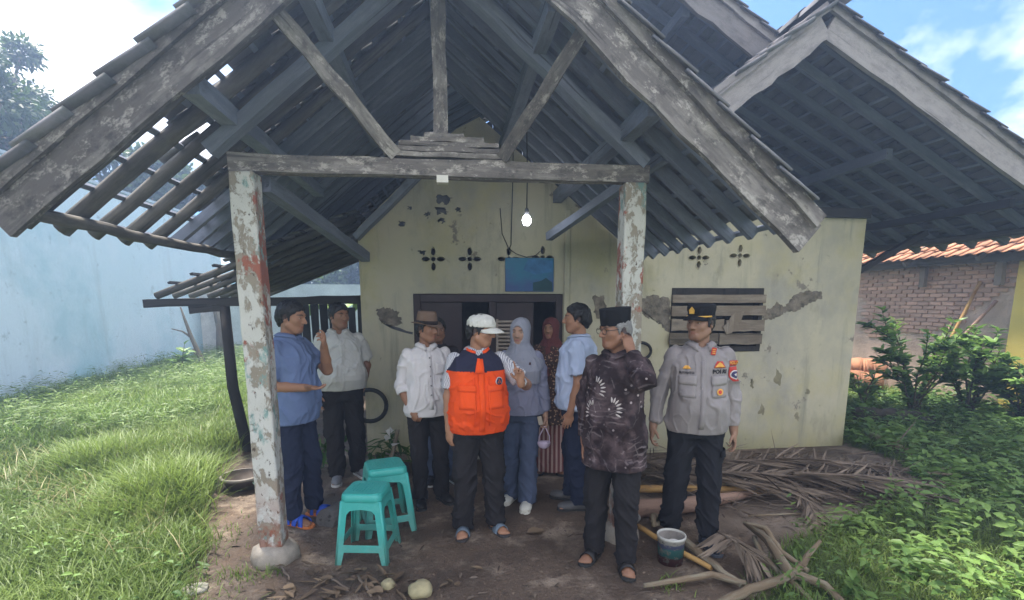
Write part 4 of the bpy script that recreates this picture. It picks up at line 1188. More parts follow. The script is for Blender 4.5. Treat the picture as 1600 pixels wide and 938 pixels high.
q_ = at_y(20, 150, 11.5)
tree('big dark leafy tree rising behind the pale blue wall', q_.x - 1.0, 11.5, 7.4, q_.z + .0, 2.1, 26000, .125, clumps=46)
tree('second leafy tree behind the blue wall, seen through the broken eave', at_y(215, 250, 16).x - .2, 16, 6.5, at_y(210, 262, 16).z - .5, 1.7, 9000, .2, clumps=22)
for (x, y, h, cz, cr, lab) in ((-2.2, 27, 5, 3.0, 2.6, 'bushy tree far behind the lean-to'), (-5.5, 26, 5, 3.0, 2.4, 'bushy tree beyond the low grey green wall'), (7.0, 19, 5, 2.6, 2.4, 'bushy tree far beyond the brick house side')):
    tree(lab, x, y, h, cz, cr, 5000, .32, clumps=18)
# banana like plant behind the lean-to
def big_leaf_plant(x, y, h, n, label):
    t = thing('banana_plant', label, 'plant', (x, y, 0))
    MB().tube([(x, y, -.05), (x, y, h * .5), (x + .03, y, h * .8)], [.09, .07, .04], 8).build('stem', simple('banana_stem', (.16, .2, .07), .6), t)
    for i in range(n):
        a = 2 * pi * i / n + random.uniform(-.3, .3); L = random.uniform(.8, 1.2)
        mb = MB(); mb.smooth = True; vs = []; fs = []
        for j in range(8):
            s = j / 7; c = Vector((x + cos(a) * L * .8 * s, y + sin(a) * L * .8 * s, h * .75 + L * (.75 * s - .85 * s * s)))
            w_ = .17 * sin(pi * min(s * .9 + .08, 1)) + .01; sd_ = Vector((-sin(a), cos(a), 0))
            vs += [c - sd_ * w_ + Vector((0, 0, .04)), c, c + sd_ * w_ + Vector((0, 0, .04))]
        for j in range(7):
            for k in range(2): fs.append((j*3+k, j*3+k+1, j*3+k+4, j*3+k+3))
        mb.add(vs, fs); mb.build('leaf', simple('banana_leaf', (.16, .27, .05), .45), t)
tree('dense shrubby tree closing the yard beyond the house corner', 6.4, 15, 3.2, 1.7, 1.7, 5000, .2, clumps=18)
big_leaf_plant(-1.55, 11.2, 2.0, 8, 'broad leaved banana plant behind the lean-to next to the house wall')
big_leaf_plant(-2.9, 11.8, 1.9, 7, 'broad leaved banana plant behind the dark board fence')

# ------------------------------------------------------------------ figures: signed-distance solids -> one continuous surface
class SDF:
    def __init__(self, lo, hi, h):
        self.lo = np.array(lo, np.float64); self.h = h
        self.n = np.maximum(np.ceil((np.array(hi) - self.lo) / h).astype(int) + 1, 4)
        self.d = np.full(self.n, 1.0, np.float32)
        self.ax = [self.lo[k] + h * np.arange(self.n[k]) for k in range(3)]
    def win(self, lo, hi):
        a = np.clip(np.floor((np.array(lo) - self.lo) / self.h).astype(int), 0, self.n - 1)
        b = np.clip(np.ceil((np.array(hi) - self.lo) / self.h).astype(int) + 1, 1, self.n)
        if np.any(b <= a): return None, None
        sl = tuple(slice(a[k], b[k]) for k in range(3))
        return sl, (self.ax[0][sl[0]][:, None, None], self.ax[1][sl[1]][None, :, None], self.ax[2][sl[2]][None, None, :])
    def put(self, sl, d, k):
        if sl is None: return
        o = self.d[sl]
        if k > 0:
            hh = np.maximum(k - np.abs(o - d), 0) / k
            self.d[sl] = np.minimum(o, d) - hh * hh * k * .25
        else: self.d[sl] = np.minimum(o, d)
    def cut(self, sl, d, k):
        if sl is None: return
        o = self.d[sl]; d = -d
        if k > 0:
            hh = np.maximum(k - np.abs(o - d), 0) / k
            self.d[sl] = np.maximum(o, d) + hh * hh * k * .25
        else: self.d[sl] = np.maximum(o, d)
    def capsule(self, a, b, ra, rb=None, k=.02, cut=False, flat_a=False, flat_b=False, off=0.0):
        rb = ra if rb is None else rb
        a = np.array(a, float); b = np.array(b, float); m = max(ra, rb) + k + 3 * self.h
        sl, X = self.win(np.minimum(a, b) - m, np.maximum(a, b) + m)
        if sl is None: return self
        ab = b - a; L2 = ab @ ab + 1e-12
        p = [X[i] - a[i] for i in range(3)]
        t0 = (p[0] * ab[0] + p[1] * ab[1] + p[2] * ab[2]) / L2; t = np.clip(t0, 0, 1)
        d = np.sqrt((p[0] - t * ab[0]) ** 2 + (p[1] - t * ab[1]) ** 2 + (p[2] - t * ab[2]) ** 2) - (ra + t * (rb - ra)) - off
        L = sqrt(L2)
        if flat_b: d = np.maximum(d, (t0 - 1) * L)
        if flat_a: d = np.maximum(d, -t0 * L)
        (self.cut if cut else self.put)(sl, d, k); return self
    def ell(self, c, r, M=None, k=.02, cut=False):
        c = np.array(c, float); r = np.array(r, float); m = r.max() + k + 3 * self.h
        sl, X = self.win(c - m, c + m)
        if sl is None: return self
        p = [X[i] - c[i] for i in range(3)]
        if M is not None:
            R = np.array(M.to_3x3()).T
            p = [R[i, 0] * p[0] + R[i, 1] * p[1] + R[i, 2] * p[2] for i in range(3)]
        k0 = np.sqrt((p[0] / r[0]) ** 2 + (p[1] / r[1]) ** 2 + (p[2] / r[2]) ** 2)
        k1 = np.sqrt((p[0] / r[0] ** 2) ** 2 + (p[1] / r[1] ** 2) ** 2 + (p[2] / r[2] ** 2) ** 2) + 1e-9
        (self.cut if cut else self.put)(sl, k0 * (k0 - 1) / k1, k); return self
    def column(self, prof, k=.03, p=2.2, cut=False):
        """prof rows: z, a, b, xc, yc (z rising)"""
        P_ = np.array(prof, float); z0, z1 = P_[0, 0], P_[-1, 0]
        ma, mb_ = P_[:, 1].max() + k + 3 * self.h, P_[:, 2].max() + k + 3 * self.h
        sl, X = self.win((P_[:, 3].min() - ma, P_[:, 4].min() - mb_, z0 - 3 * self.h), (P_[:, 3].max() + ma, P_[:, 4].max() + mb_, z1 + 3 * self.h))
        z = X[2].ravel(); g = [np.interp(z, P_[:, 0], P_[:, i])[None, None, :] for i in range(1, 5)]
        d = ((np.abs(X[0] - g[2]) / g[0]) ** p + (np.abs(X[1] - g[3]) / g[1]) ** p) ** (1 / p) - 1
        d = d * np.minimum(g[0], g[1])
        d = np.maximum(d, np.maximum(z0 - X[2], X[2] - z1))
        (self.cut if cut else self.put)(sl, d, k); return self
    def plane(self, n, c):
        """keep n.p < c"""
        n = np.array(n, float)
        d = self.ax[0][:, None, None] * n[0] + self.ax[1][None, :, None] * n[1] + self.ax[2][None, None, :] * n[2] - c
        self.d = np.maximum(self.d, d.astype(np.float32)); return self
    def nets(self):
        d = self.d; s = d < 0
        nx, ny, nz = d.shape
        c = np.zeros((nx - 1, ny - 1, nz - 1), np.int8)
        for i in (0, 1):
            for j in (0, 1):
                for k in (0, 1): c += s[i:nx - 1 + i, j:ny - 1 + j, k:nz - 1 + k]
        I, J, K = np.nonzero((c > 0) & (c < 8))
        idm = np.full(c.shape, -1, np.int32); idm[I, J, K] = np.arange(len(I))
        acc = np.zeros((len(I), 3)); cnt = np.zeros(len(I))
        cor = {}
        for i in (0, 1):
            for j in (0, 1):
                for k in (0, 1): cor[(i, j, k)] = d[I + i, J + j, K + k].astype(np.float64)
        for a in range(3):
            for u in (0, 1):
                for v in (0, 1):
                    c0 = [0, 0, 0]; c1 = [0, 0, 0]
                    o = [x for x in range(3) if x != a]
                    c0[o[0]] = c1[o[0]] = u; c0[o[1]] = c1[o[1]] = v; c1[a] = 1
                    v0, v1 = cor[tuple(c0)], cor[tuple(c1)]
                    m = (v0 < 0) != (v1 < 0)
                    t = np.where(m, v0 / np.where(m, v0 - v1, 1), 0)
                    for x in range(3):
                        acc[:, x] += np.where(m, c0[x] + (t if x == a else 0), 0)
                    cnt += m
        V = self.lo + self.h * (np.stack([I, J, K], -1) + acc / np.maximum(cnt, 1)[:, None])
        F = []
        def quads(a0, a1, a, b):
            pass
        # edges along x
        m = s[:-1, 1:-1, 1:-1] != s[1:, 1:-1, 1:-1]
        i, j, k = np.nonzero(m); j += 1; k += 1
        qd = np.stack([idm[i, j-1, k-1], idm[i, j, k-1], idm[i, j, k], idm[i, j-1, k]], -1)
        fl = s[i, j, k]; qd[~fl] = qd[~fl][:, ::-1]; F.append(qd)
        m = s[1:-1, :-1, 1:-1] != s[1:-1, 1:, 1:-1]
        i, j, k = np.nonzero(m); i += 1; k += 1
        qd = np.stack([idm[i-1, j, k-1], idm[i-1, j, k], idm[i, j, k], idm[i, j, k-1]], -1)
        fl = s[i, j, k]; qd[~fl] = qd[~fl][:, ::-1]; F.append(qd)
        m = s[1:-1, 1:-1, :-1] != s[1:-1, 1:-1, 1:]
        i, j, k = np.nonzero(m); i += 1; j += 1
        qd = np.stack([idm[i-1, j-1, k], idm[i, j-1, k], idm[i, j, k], idm[i-1, j, k]], -1)
        fl = s[i, j, k]; qd[~fl] = qd[~fl][:, ::-1]; F.append(qd)
        return V, np.concatenate(F)

def smooth_v(V, F, it=2, f=.5):
    e0 = F.ravel(); e1 = np.roll(F, -1, 1).ravel()
    cnt = np.bincount(e0, minlength=len(V)) + np.bincount(e1, minlength=len(V))
    for _ in range(it):
        S = np.stack([np.bincount(e0, V[e1, k], len(V)) + np.bincount(e1, V[e0, k], len(V)) for k in range(3)], -1)
        V = V + f * (S / np.maximum(cnt, 1)[:, None] - V)
    return V
def normals(V, F):
    n = np.cross(V[F[:, 2]] - V[F[:, 0]], V[F[:, 3]] - V[F[:, 1]])
    N = np.stack([sum(np.bincount(F[:, c], n[:, k], len(V)) for c in range(4)) for k in range(3)], -1)
    return N / (np.linalg.norm(N, axis=1, keepdims=True) + 1e-12)
def folds(V, F, amp=.006, freq=(9, 9, 4.5), seed=0.0, slant=.5, mask=None):
    """cloth folds: ridged noise stretched along the cloth, pushed along the normals"""
    q = V.copy(); q[:, 2] = q[:, 2] + slant * np.abs(q[:, 0])
    w = np.stack([vnoise(q * 5 + seed + 31), vnoise(q * 5 + seed + 47), vnoise(q * 5 + seed + 63)], -1) * .05
    q = q + w
    n1 = np.maximum(1 - 2.2 * np.abs(vnoise(q * np.array(freq) + seed)), 0) ** 1.6; n2 = np.maximum(1 - 2.2 * np.abs(vnoise(q * np.array(freq) * 1.9 + seed + 7)), 0) ** 1.6
    n3 = vnoise(q * np.array(freq) * .5 + seed + 3)
    dsp = amp * (n1 * 1.6 + n2 * 1.4 + n3 * 1.0 - .9)
    if mask is not None: dsp = dsp * mask
    return V + normals(V, F) * np.maximum(dsp, -.4 * amp)[:, None]

# cloth and skin
def cloth(name, c, var=.12, rough=.9, weave=260, bs=.25):
    t = NT(name)
    a = tuple(x * (1 - var) for x in c); b = tuple(min(1, x * (1 + var)) for x in c)
    col = t.ramp(t.noise(5, 5, .65), .3, .7, a, b)
    m = t.out(col, rough, t.math('ADD', t.math('MULTIPLY', t.noise(weave, 2), .3), t.math('MULTIPLY', t.math('ABSOLUTE', t.math('SUBTRACT', t.noise(9, 4, .6, t.mapping((1, 1, .6)), dist=.5), .5)), -4.5)), bs * 1.4, .007, .15)
    return m
def skin_mat():
    t = NT('skin')
    n = t.noise(40, 4)
    col = t.mix(t.math('MULTIPLY', n, .22), t.attr('Tint'), (.30, .14, .09))
    m = t.out(col, .52, t.noise(160, 3), .12, .002, .35)
    return m
M_skin = skin_mat()
M_hair = simple('black_hair', (.012, .011, .012), .55, .3, 60, 120, .6, .004, .4)
M_grey_hair = simple('grey_hair', (.20, .195, .195), .7, .3, 60, 120, .6, .004, .3)
M_eye_w = simple('eye_white', (.36, .33, .30), .35, .03); M_eye_d = simple('dark_iris', (.015, .01, .008), .2)
M_blackcloth = cloth('black_trouser_cloth', (.022, .020, .022))
M_navy = cloth('navy_trouser_cloth', (.022, .028, .055))
M_white_btn = simple('dark_button', (.05, .045, .045), .4)
M_gold = simple('gold_braid', (.62, .36, .06), .5, .2, 60)

def V3(t): return np.array(t, float)
class Figure:
    def __init__(self, label, x, y, yaw, H, skin=(.33, .19, .125), head=(0, 0, 0), lean=(0, 0), belly=0.0, girth=1.0, female=False,
                 feet=((-.10, 0, -.15), (.10, 0, .15)), armR=None, armL=None, handR=None, handL=None, h=.0068, ear=True, group='people standing under the porch', neckf=1.0):
        self.root = thing('person', label, 'person', (x, y, gz(x, y) - .002), yaw, group)
        s = self.s = H / 1.70; self.belly = belly; self.g = girth; self.female = female; self.skin = skin; self.lean = lean
        off = lambda z: V3((lean[0], lean[1], 0)) * max(0, (z - .9) / .5)
        self.off = off
        sw = .142 if female else .163
        self.sw = sw
        self.sh = {-1: (V3((-sw * girth ** .5, .012, 1.372)) + off(1.385)) * s, 1: (V3((sw * girth ** .5, .012, 1.372)) + off(1.385)) * s}
        self.feet = {-1: feet[0], 1: feet[1]}
        self.hip = {k: V3((k * .088 * girth ** .5, .008, .885)) * s for k in (-1, 1)}
        self.ank = {k: V3((self.feet[k][0], self.feet[k][1] + .02, .085)) * s for k in (-1, 1)}
        self.knee = {k: (self.hip[k] + self.ank[k]) / 2 + V3((0, -.022, .01)) * s for k in (-1, 1)}
        # head frame
        piv = (V3((0, .012, 1.465)) + off(1.465)) * s
        self.HR = Euler((head[1], head[2], 0)).to_matrix(); self.HR = Matrix.Rotation(head[0], 3, 'Z') @ self.HR
        self.HC = V3(self.HR @ Vector((0, -.018 * s, .122 * s))) + piv
        self.HM = Matrix.Translation(Vector(self.HC)) @ self.HR.to_4x4() @ Matrix.Diagonal((s, s, s, 1))
        # arms
        self.el = {}; self.wr = {}; self.fd = {}
        for k, arm in ((-1, armR), (1, armL)):
            arm = arm or {'u': (k * .12, .02, -1), 'f': (k * .03, -.12, -1)}
            ul, fl = .285 * s, .245 * s; sh = self.sh[k]
            if 'w' in arm:                                    # wrist target + elbow hint
                w = V3(arm['w']) * s
                if arm.get('head'): w = V3(self.HM @ Vector(arm['w']))
                d = w - sh; L = np.linalg.norm(d)
                L2 = min(L, (ul + fl) * .995); d = d / L; w = sh + d * L2
                a = (ul * ul - fl * fl + L2 * L2) / (2 * L2); hh = sqrt(max(ul * ul - a * a, 0))
                e = V3(arm.get('e', (k, .3, -1))); e = e - d * (e @ d); e /= np.linalg.norm(e)
                el = sh + d * a + e * hh
            else:
                u = V3(arm['u']); u /= np.linalg.norm(u); el = sh + u * ul
                f = V3(arm['f']); f /= np.linalg.norm(f); w = el + f * fl
            self.el[k] = el; self.wr[k] = w; f = w - el; self.fd[k] = f / np.linalg.norm(f)
        self.hand = {-1: handR or {}, 1: handL or {}}
        self.body(h, ear)
    # ---- torso profile shared by body and clothes
    def prof(self, inf, z0, z1, hem=None, fem=None):
        s, g, b = self.s, self.g, self.belly
        T = [(.78, .150, .108, .012), (.90, .172, .124, .012), (1.00, .160, .116, .0), (1.10, .150, .110, -.006), (1.20, .158, .113, -.004),
             (1.30, .163, .112, .002), (1.37, .142, .096, .012), (1.42, .090, .074, .018), (1.47, .060, .058, .016), (1.52, .054, .055, .008)]
        if self.female:
            T = [(.78, .150, .112, .012), (.90, .176, .126, .012), (1.00, .158, .112, .0), (1.08, .138, .100, -.002), (1.18, .142, .108, -.008),
                 (1.26, .152, .118, -.014), (1.36, .142, .090, .010), (1.42, .09, .068, .016), (1.47, .052, .050, .014), (1.52, .046, .047, .008)]
        out = []
        Z = np.array([t[0] for t in T])
        zs = sorted(set([z0, z1] + [z for z in Z if z0 < z < z1] + list(np.arange(z0, z1, .05))))
        for z in zs:
            a = np.interp(z, Z, [t[1] for t in T]) * g; bb = np.interp(z, Z, [t[2] for t in T]) * g ** .6; yc = np.interp(z, Z, [t[3] for t in T])
            w = exp(-((z - 1.04) / .13) ** 2)
            a += .35 * b * w; bb += .55 * b * w; yc -= .5 * b * w
            i = inf
            if z > 1.38: i = inf * max(.35, 1 - (z - 1.38) / .1 * .65)
            if hem is not None and z < 1.05: i = inf + hem * (1.05 - z) / .2
            o = self.off(z)
            out.append((z * s, (a + i) * s, (bb + i) * s, o[0] * s, (yc + o[1]) * s))
        return out
    def box(self, pad=.1):
        pts = np.array([*self.sh.values(), *self.el.values(), *self.wr.values(), *self.ank.values(), *self.hip.values(), self.HC])
        for k in (-1, 1): pts = np.vstack([pts, self.wr[k] + self.fd[k] * .0])
        lo = pts.min(0) - .22 * self.s; hi = pts.max(0) + .22 * self.s
        lo[2] = -.02; hi[2] = self.HC[2] + .16 * self.s
        return lo, hi
    def hp(self, x, y, z): return V3(self.HM @ Vector((x, y, z)))
    def head_prims(self, S, inf=0.0, face=True):
        s = self.s; R = self.HR; hp = self.hp
        f = .94 if self.female else 1.0
        S.ell(hp(0, .014, .030), V3((.074 + inf, .092 + inf, .083 + inf)) * s, R, .02)
        if not face: return
        S.ell(hp(0, -.022, -.030), V3((.064 * f, .066, .078)) * s, R, .03 * s)
        S.ell(hp(0, -.052, -.086), V3((.030 * f, .030, .024)) * s, R, .03 * s)
        for k in (-1, 1):
            S.ell(hp(k * .042, -.052, -.018), V3((.022, .022, .022)) * s, R, .02 * s)
            S.capsule(hp(k * .056, .0, -.055), hp(k * .024, -.052, -.092), .024 * s, .022 * s, .02 * s)
        S.capsule(hp(-.034, -.076, .026), hp(.034, -.076, .026), .0125 * s, None, .012 * s)
        for k in (-1, 1): S.ell(hp(k * .030, -.098, .006), V3((.019, .016, .011)) * s, R, .008 * s, True)
        S.capsule(hp(0, -.086, .012), hp(0, -.106, -.024), .0085 * s, .0125 * s, .010 * s)
        for k in (-1, 1): S.ell(hp(k * .0125, -.096, -.029), V3((.009, .011, .008)) * s, R, .006 * s)
        S.capsule(hp(-.015, -.0815, -.056), hp(.015, -.0815, -.056), .0060 * s, None, .005 * s)
        S.capsule(hp(-.012, -.0800, -.0675), hp(.012, -.0800, -.0675), .0068 * s, None, .005 * s)
        for k in (-1, 1): S.ell(hp(k * .026, -.080, -.061), V3((.008, .008, .006)) * s, R, .004 * s, True)
    def body(self, h, ear):
        s = self.s; lo, hi = self.box(); S = SDF(lo, hi, h)
        S.column(self.prof(-.016, .80, 1.40), .02)
        for k in (-1, 1):
            S.capsule(self.hip[k], self.knee[k], .078 * s, .055 * s, .03)
            S.capsule(self.knee[k], self.ank[k], .052 * s, .036 * s, .02)
            S.capsule(self.sh[k], self.el[k], .038 * s, .040 * s, .03)
            S.capsule(self.el[k], self.el[k] * .55 + self.wr[k] * .45, .040 * s, .038 * s, .015)
            S.capsule(self.el[k] * .55 + self.wr[k] * .45, self.wr[k], .038 * s, .0265 * s, .012)
            S.capsule(self.sh[k] * .95 + V3((0, 0, .0)), V3((0, .02, 1.41)) * s + self.off(1.42) * s, .036 * s, .042 * s, .03)
            self.do_foot(S, k)
            self.do_hand(S, k)
        S.capsule(V3((0, .02, 1.40)) * s + self.off(1.4) * s, self.hp(0, .022, -.045), .056 * s * (.86 if self.female else 1), .052 * s * (.86 if self.female else 1), .02)
        self.head_prims(S)
        if ear:
            for k in (-1, 1):
                S.ell(self.hp(k * .077, .018, -.006), V3((.009, .020, .031)) * s, self.HR @ Matrix.Rotation(k * .35, 3, 'Z'), .006)
                S.ell(self.hp(k * .086, .010, -.003), V3((.006, .010, .018)) * s, self.HR, .004, True)
        V, F = S.nets(); V = smooth_v(V, F, 1, .35)
        q = (V - self.HC) @ np.array(self.HR) / s
        col = np.tile(V3(self.skin), (len(V), 1))
        face = (q[:, 1] < -.055) & (np.abs(q[:, 2]) < .14)
        lip = np.clip(1.4 - ((q[:, 0] / .024) ** 2 + ((q[:, 2] + .0615) / .0105) ** 2), 0, 1) * face
        lc = V3(self.skin) * V3((.92, .58, .60)) if not self.female else V3((.34, .10, .10))
        col = col * (1 - .75 * lip[:, None]) + lc * .75 * lip[:, None]
        for k in (-1, 1):
            bw = np.clip(1.5 - (((q[:, 0] - k * .032) / .020) ** 2 + ((q[:, 2] - .031 + .25 * np.abs(np.abs(q[:, 0]) - .032)) / .0062) ** 2), 0, 1) * face
            col = col * (1 - .9 * bw[:, None]) + V3((.02, .015, .013)) * .9 * bw[:, None]
        hl = (q[:, 2] > .062 - .93 * (q[:, 1] + .072)) & (np.abs(q[:, 2]) < .2) & (np.linalg.norm(q, axis=1) < .16)
        col[hl & (q[:, 1] > -.05)] = (.02, .018, .018)
        me = np_mesh('body', V, F); color_attr(me, np.clip(col, 0, 1))
        self.body_o = link('body', me, M_skin, self.root, False)
        self.bvh = BVHTree.FromPolygons([tuple(v) for v in V], [tuple(f) for f in F])
        # eyes
        for k in (-1, 1):
            o = Vector(self.hp(k * .031, -.2, .005)); d = self.HR @ Vector((0, 1, 0))
            hit = self.bvh.ray_cast(o, d)
            if hit[0] is None: continue
            mb = MB(); c = hit[0] + d * .0046
            mb.ellipsoid(c, Vector((.0125, .0055, .0044)) * s, self.HR, 10, 6); mb.cur = 1
            mb.ellipsoid(c - d * .0026, Vector((.0066, .0035, .0046)) * s, self.HR, 10, 6)
            mb.build('eye', [M_eye_w, M_eye_d], self.root, world=False)
    def foot_fr(self, k):
        fx, fy, fyaw = self.feet[k]; s = self.s
        return Matrix.Translation(Vector((fx * s, fy * s, 0))) @ Matrix.Rotation(fyaw, 4, 'Z') @ Matrix.Diagonal((s, s, s, 1))
    def do_foot(self, S, k):
        s = self.s; M = self.foot_fr(k); f = lambda x, y, z: V3(M @ Vector((x, y, z)))
        S.capsule(f(0, .02, .09), f(0, .035, .045), .036 * s, .034 * s, .02)
        S.capsule(f(0, .02, .06), f(k * .004, -.095, .033), .034 * s, .024 * s, .02)
        S.ell(f(k * .004, -.085, .032), V3((.042, .06, .019)) * s, M, .015)
        S.ell(f(0, .035, .036), V3((.031, .036, .026)) * s, M, .015)
        for i in range(5):
            x = (-.033 + .016 * i) * (-k); y0 = -.125 - (.014, .016, .012, .004, -.008)[i]
            S.capsule(f(x, -.105, .027), f(x, y0 - .008, .024), .0095 * s if i else .0125 * s, .0085 * s if i else .0115 * s, .004)
    def do_hand(self, S, k):
        s = self.s; w = self.wr[k]; H = self.hand[k]
        d = Vector(H.get('d', tuple(self.fd[k]))).normalized()
        n = Vector(H.get('n', (-k, 0, 0))); n = (n - d * n.dot(d)).normalized()
        t = d.cross(n) * (-k)                     # thumb side
        curl = H.get('curl', (.35, .4, .45, .5)); sc = s * .97
        p = lambda a, b, c: V3(Vector(w) + (d * a + t * b + n * c) * sc)
        R = Matrix((d, t, n)).transposed()
        S.capsule(V3(w) - V3(d) * .02, p(.025, 0, 0), .0265 * s, .025 * s, .012)
        S.ell(p(.055, -.002, .002), V3((.050, .041, .0165)) * sc, R, .010)
        S.capsule(p(.030, .020, .008), p(.070, .030, .008), .014 * sc, .010 * sc, .008)
        for i in range(4):
            b = (.030, .0105, -.0095, -.0285)[i]; ln = (.072, .080, .075, .060)[i]; c = curl[i]
            q0 = Vector(p(.088 - (.004, 0, .003, .010)[i], b, .0)); ang = c * .6
            r = (.0088, .0090, .0086, .0078)[i] * sc
            for j, fr in enumerate((.48, .30, .22)):
                dd = d * cos(ang) + n * sin(ang) + t * (.05 * (1.5 - i) * (1 - min(c, 1)))
                q1_ = q0 + dd * (ln * fr * sc)
                S.capsule(q0, q1_, r, r * .93, .003); q0 = q1_; r *= .93; ang += c * (1.0 if j == 0 else .8)
        th = H.get('thumb', .5)
        q0 = Vector(p(.022, .026, .008)); a1 = (d * .72 + t * (.75 - .55 * th) + n * (.30 + .5 * th)).normalized()
        q1_ = q0 + a1 * .042 * sc; a2 = (a1 + d * .35 - t * .25 * th).normalized(); q2_ = q1_ + a2 * .032 * sc
        S.capsule(q0, q1_, .0125 * sc, .0105 * sc, .006); S.capsule(q1_, q2_, .0105 * sc, .009 * sc, .003)
        self.hand[k]['c'] = Vector(p(.075, 0, .02)); self.hand[k]['tip'] = q0
    # ---- garments
    def make(self, name, S, m, amp=.005, freq=(9, 9, 4.5), seed=None, slant=.5, it=1, mask=None, group_attr=None):
        V, F = S.nets()
        if len(V) == 0: return None
        V = smooth_v(V, F, it, .4)
        if amp: V = folds(V, F, amp, freq, random.uniform(0, 50) if seed is None else seed, slant, mask(V) if mask else None)
        me = np_mesh(name, V, F)
        o = link(name, me, m, self.root, False)
        o['_'] = 0; del o['_']
        self.last = BVHTree.FromPolygons([tuple(v) for v in V], [tuple(f) for f in F])
        return o
    def grid(self, h, z0=None, z1=None):
        lo, hi = self.box()
        if z0 is not None: lo[2] = z0 * self.s
        if z1 is not None: hi[2] = z1 * self.s
        return SDF(lo, hi, h)
    def shirt(self, name, m, hem=.86, inf=.020, flare=.012, sleeve='short', sr=1.0, amp=.0085, h=.008, open_neck=0.0, torso_only=False, tuck=False, freq=(9, 9, 4.5)):
        s = self.s; S = self.grid(h, hem - .05)
        S.column(self.prof(inf, hem, 1.445, flare), .03)
        if not torso_only:
            for k in (-1, 1):
                S.capsule(self.sh[k] * .94 + V3((0, 0, .012)) * s, V3((0, .020, 1.420)) * s + self.off(1.4) * s, .047 * s, .052 * s, .03)
                if sleeve == 'short':
                    e = self.sh[k] * .22 + self.el[k] * .78
                    S.capsule(self.sh[k], e, .054 * s, .062 * s * sr, .016, flat_b=True)
                elif sleeve in ('long', 'rolled'):
                    S.capsule(self.sh[k], self.el[k], .054 * s, .051 * s * sr, .016)
                    t = .88 if sleeve == 'long' else .30
                    w = self.el[k] * (1 - t) + self.wr[k] * t
                    S.capsule(self.el[k], w, .052 * s * sr, (.043 if sleeve == 'long' else .054) * s * sr, .02, flat_b=True)
                    if sleeve == 'rolled':
                        w2 = self.el[k] * (1 - t + .18) + self.wr[k] * (t - .18); S.capsule(w2, w, .059 * s * sr, .057 * s * sr, .004, flat_b=True, flat_a=True)
        else:
            for k in (-1, 1):
                S.capsule(self.sh[k] * .92 + V3((0, 0, .012)) * s, V3((0, .020, 1.420)) * s + self.off(1.4) * s, .060 * s, .056 * s, .03)
                S.capsule(self.sh[k] * 1.0 + V3((0, 0, -.02)), self.sh[k] + V3((k * .2, 0, -.03)), .066 * s, .07 * s, .01, cut=True) if False else None
        o = self.off(1.45) * s
        S.capsule(V3((0, .012, 1.428)) * s + o, V3((0, -.005, 1.62)) * s + o, .057 * s, .085 * s, .004, cut=True)
        if open_neck: S.capsule(V3((0, -.12, 1.43 - open_neck)) * s + o, V3((0, -.03, 1.50)) * s + o, .012 * s, .05 * s, .004, cut=True)
        fr = lambda V: np.clip((1.46 * s - V[:, 2]) / (.12 * s), .15, 1) * np.clip((V[:, 2] - hem * s) / (.07 * s) + .25, .25, 1)
        ob = self.make(name, S, m, amp, freq, mask=fr)
        self.shirt_bvh = self.last; self.hem = hem
        return ob
    def trousers(self, m, waist=1.0, wide=1.0, cuff=.06, h=.0092, amp=.010, flarek=1.0, inf=.007):
        s = self.s; S = self.grid(h, cuff - .04, waist + .03)
        S.column(self.prof(inf, .80, waist), .03)
        for k in (-1, 1):
            hp_ = self.hip[k] + V3((0, 0, -.03)) * s
            S.capsule(hp_, self.knee[k], .098 * s * self.g ** .5, .076 * s * wide, .035)
            e = self.ank[k] + V3((0, 0, cuff - .085)) * s
            S.capsule(self.knee[k], e, .074 * s * wide, .064 * s * wide * flarek, .02, flat_b=True)
        fr = lambda V: np.clip(.45 + .9 * np.abs(V[:, 2] / s - .66), .35, 1.1) * np.clip((.90 - V[:, 2] / s) / .12, .0, 1)
        return self.make('trousers', S, m, amp, (7, 7, 9), mask=fr, slant=1.2)
    def hair(self, m, inf=.012, rag=.0045, back=0.0, front=.062, h=.006, side=0.0):
        s = self.s; S = SDF(self.HC - .16 * s, self.HC + .16 * s, h)
        self.head_prims(S, inf, False)
        S.capsule(self.hp(0, .062, -.02), self.hp(0, .055, -.055), (.056 + inf * .5) * s, .05 * s, .03)
        # hairline plane in head space, brow to nape
        n = self.HR @ Vector((0, -.68, -.73)); p0 = Vector(self.hp(0, -.072, front))
        gx_, gy_, gz_ = np.meshgrid(*S.ax, indexing='ij'); G = np.stack([gx_, gy_, gz_], -1)
        rg = vnoise(G * np.array((60., 60., 60.))) * .008
        S.d = np.maximum(S.d, (G @ np.array(n) - n.dot(p0) + rg).astype(np.float32))
        for k in (-1, 1): S.capsule(self.hp(k * .073, -.018, .03), self.hp(k * .073, -.012, -.022), .010 * s, .006 * s, .008)
        S.ell(self.hp(0, -.11, -.02), V3((.070, .075, .070)) * s, self.HR, .006, True)
        for k in (-1, 1): S.ell(self.hp(k * .088, .020, -.014), V3((.022, .028, .036)) * s, self.HR, .004, True)
        V, F = S.nets(); V = smooth_v(V, F, 1, .4)
        V = V + normals(V, F) * (rag * fbm(V * np.array((75, 75, 45)), 2))[:, None]
        return link('hair', np_mesh('hair', V, F), m, self.root, False)
    def hm(self, mb, name, m, bevel=0.0):
        me = mb.mesh(name); me.transform(self.HM)
        o = link(name, me, m, self.root, False)
        if bevel:
            b = o.modifiers.new('bevel', 'BEVEL'); b.width = bevel; b.segments = 2
        return o
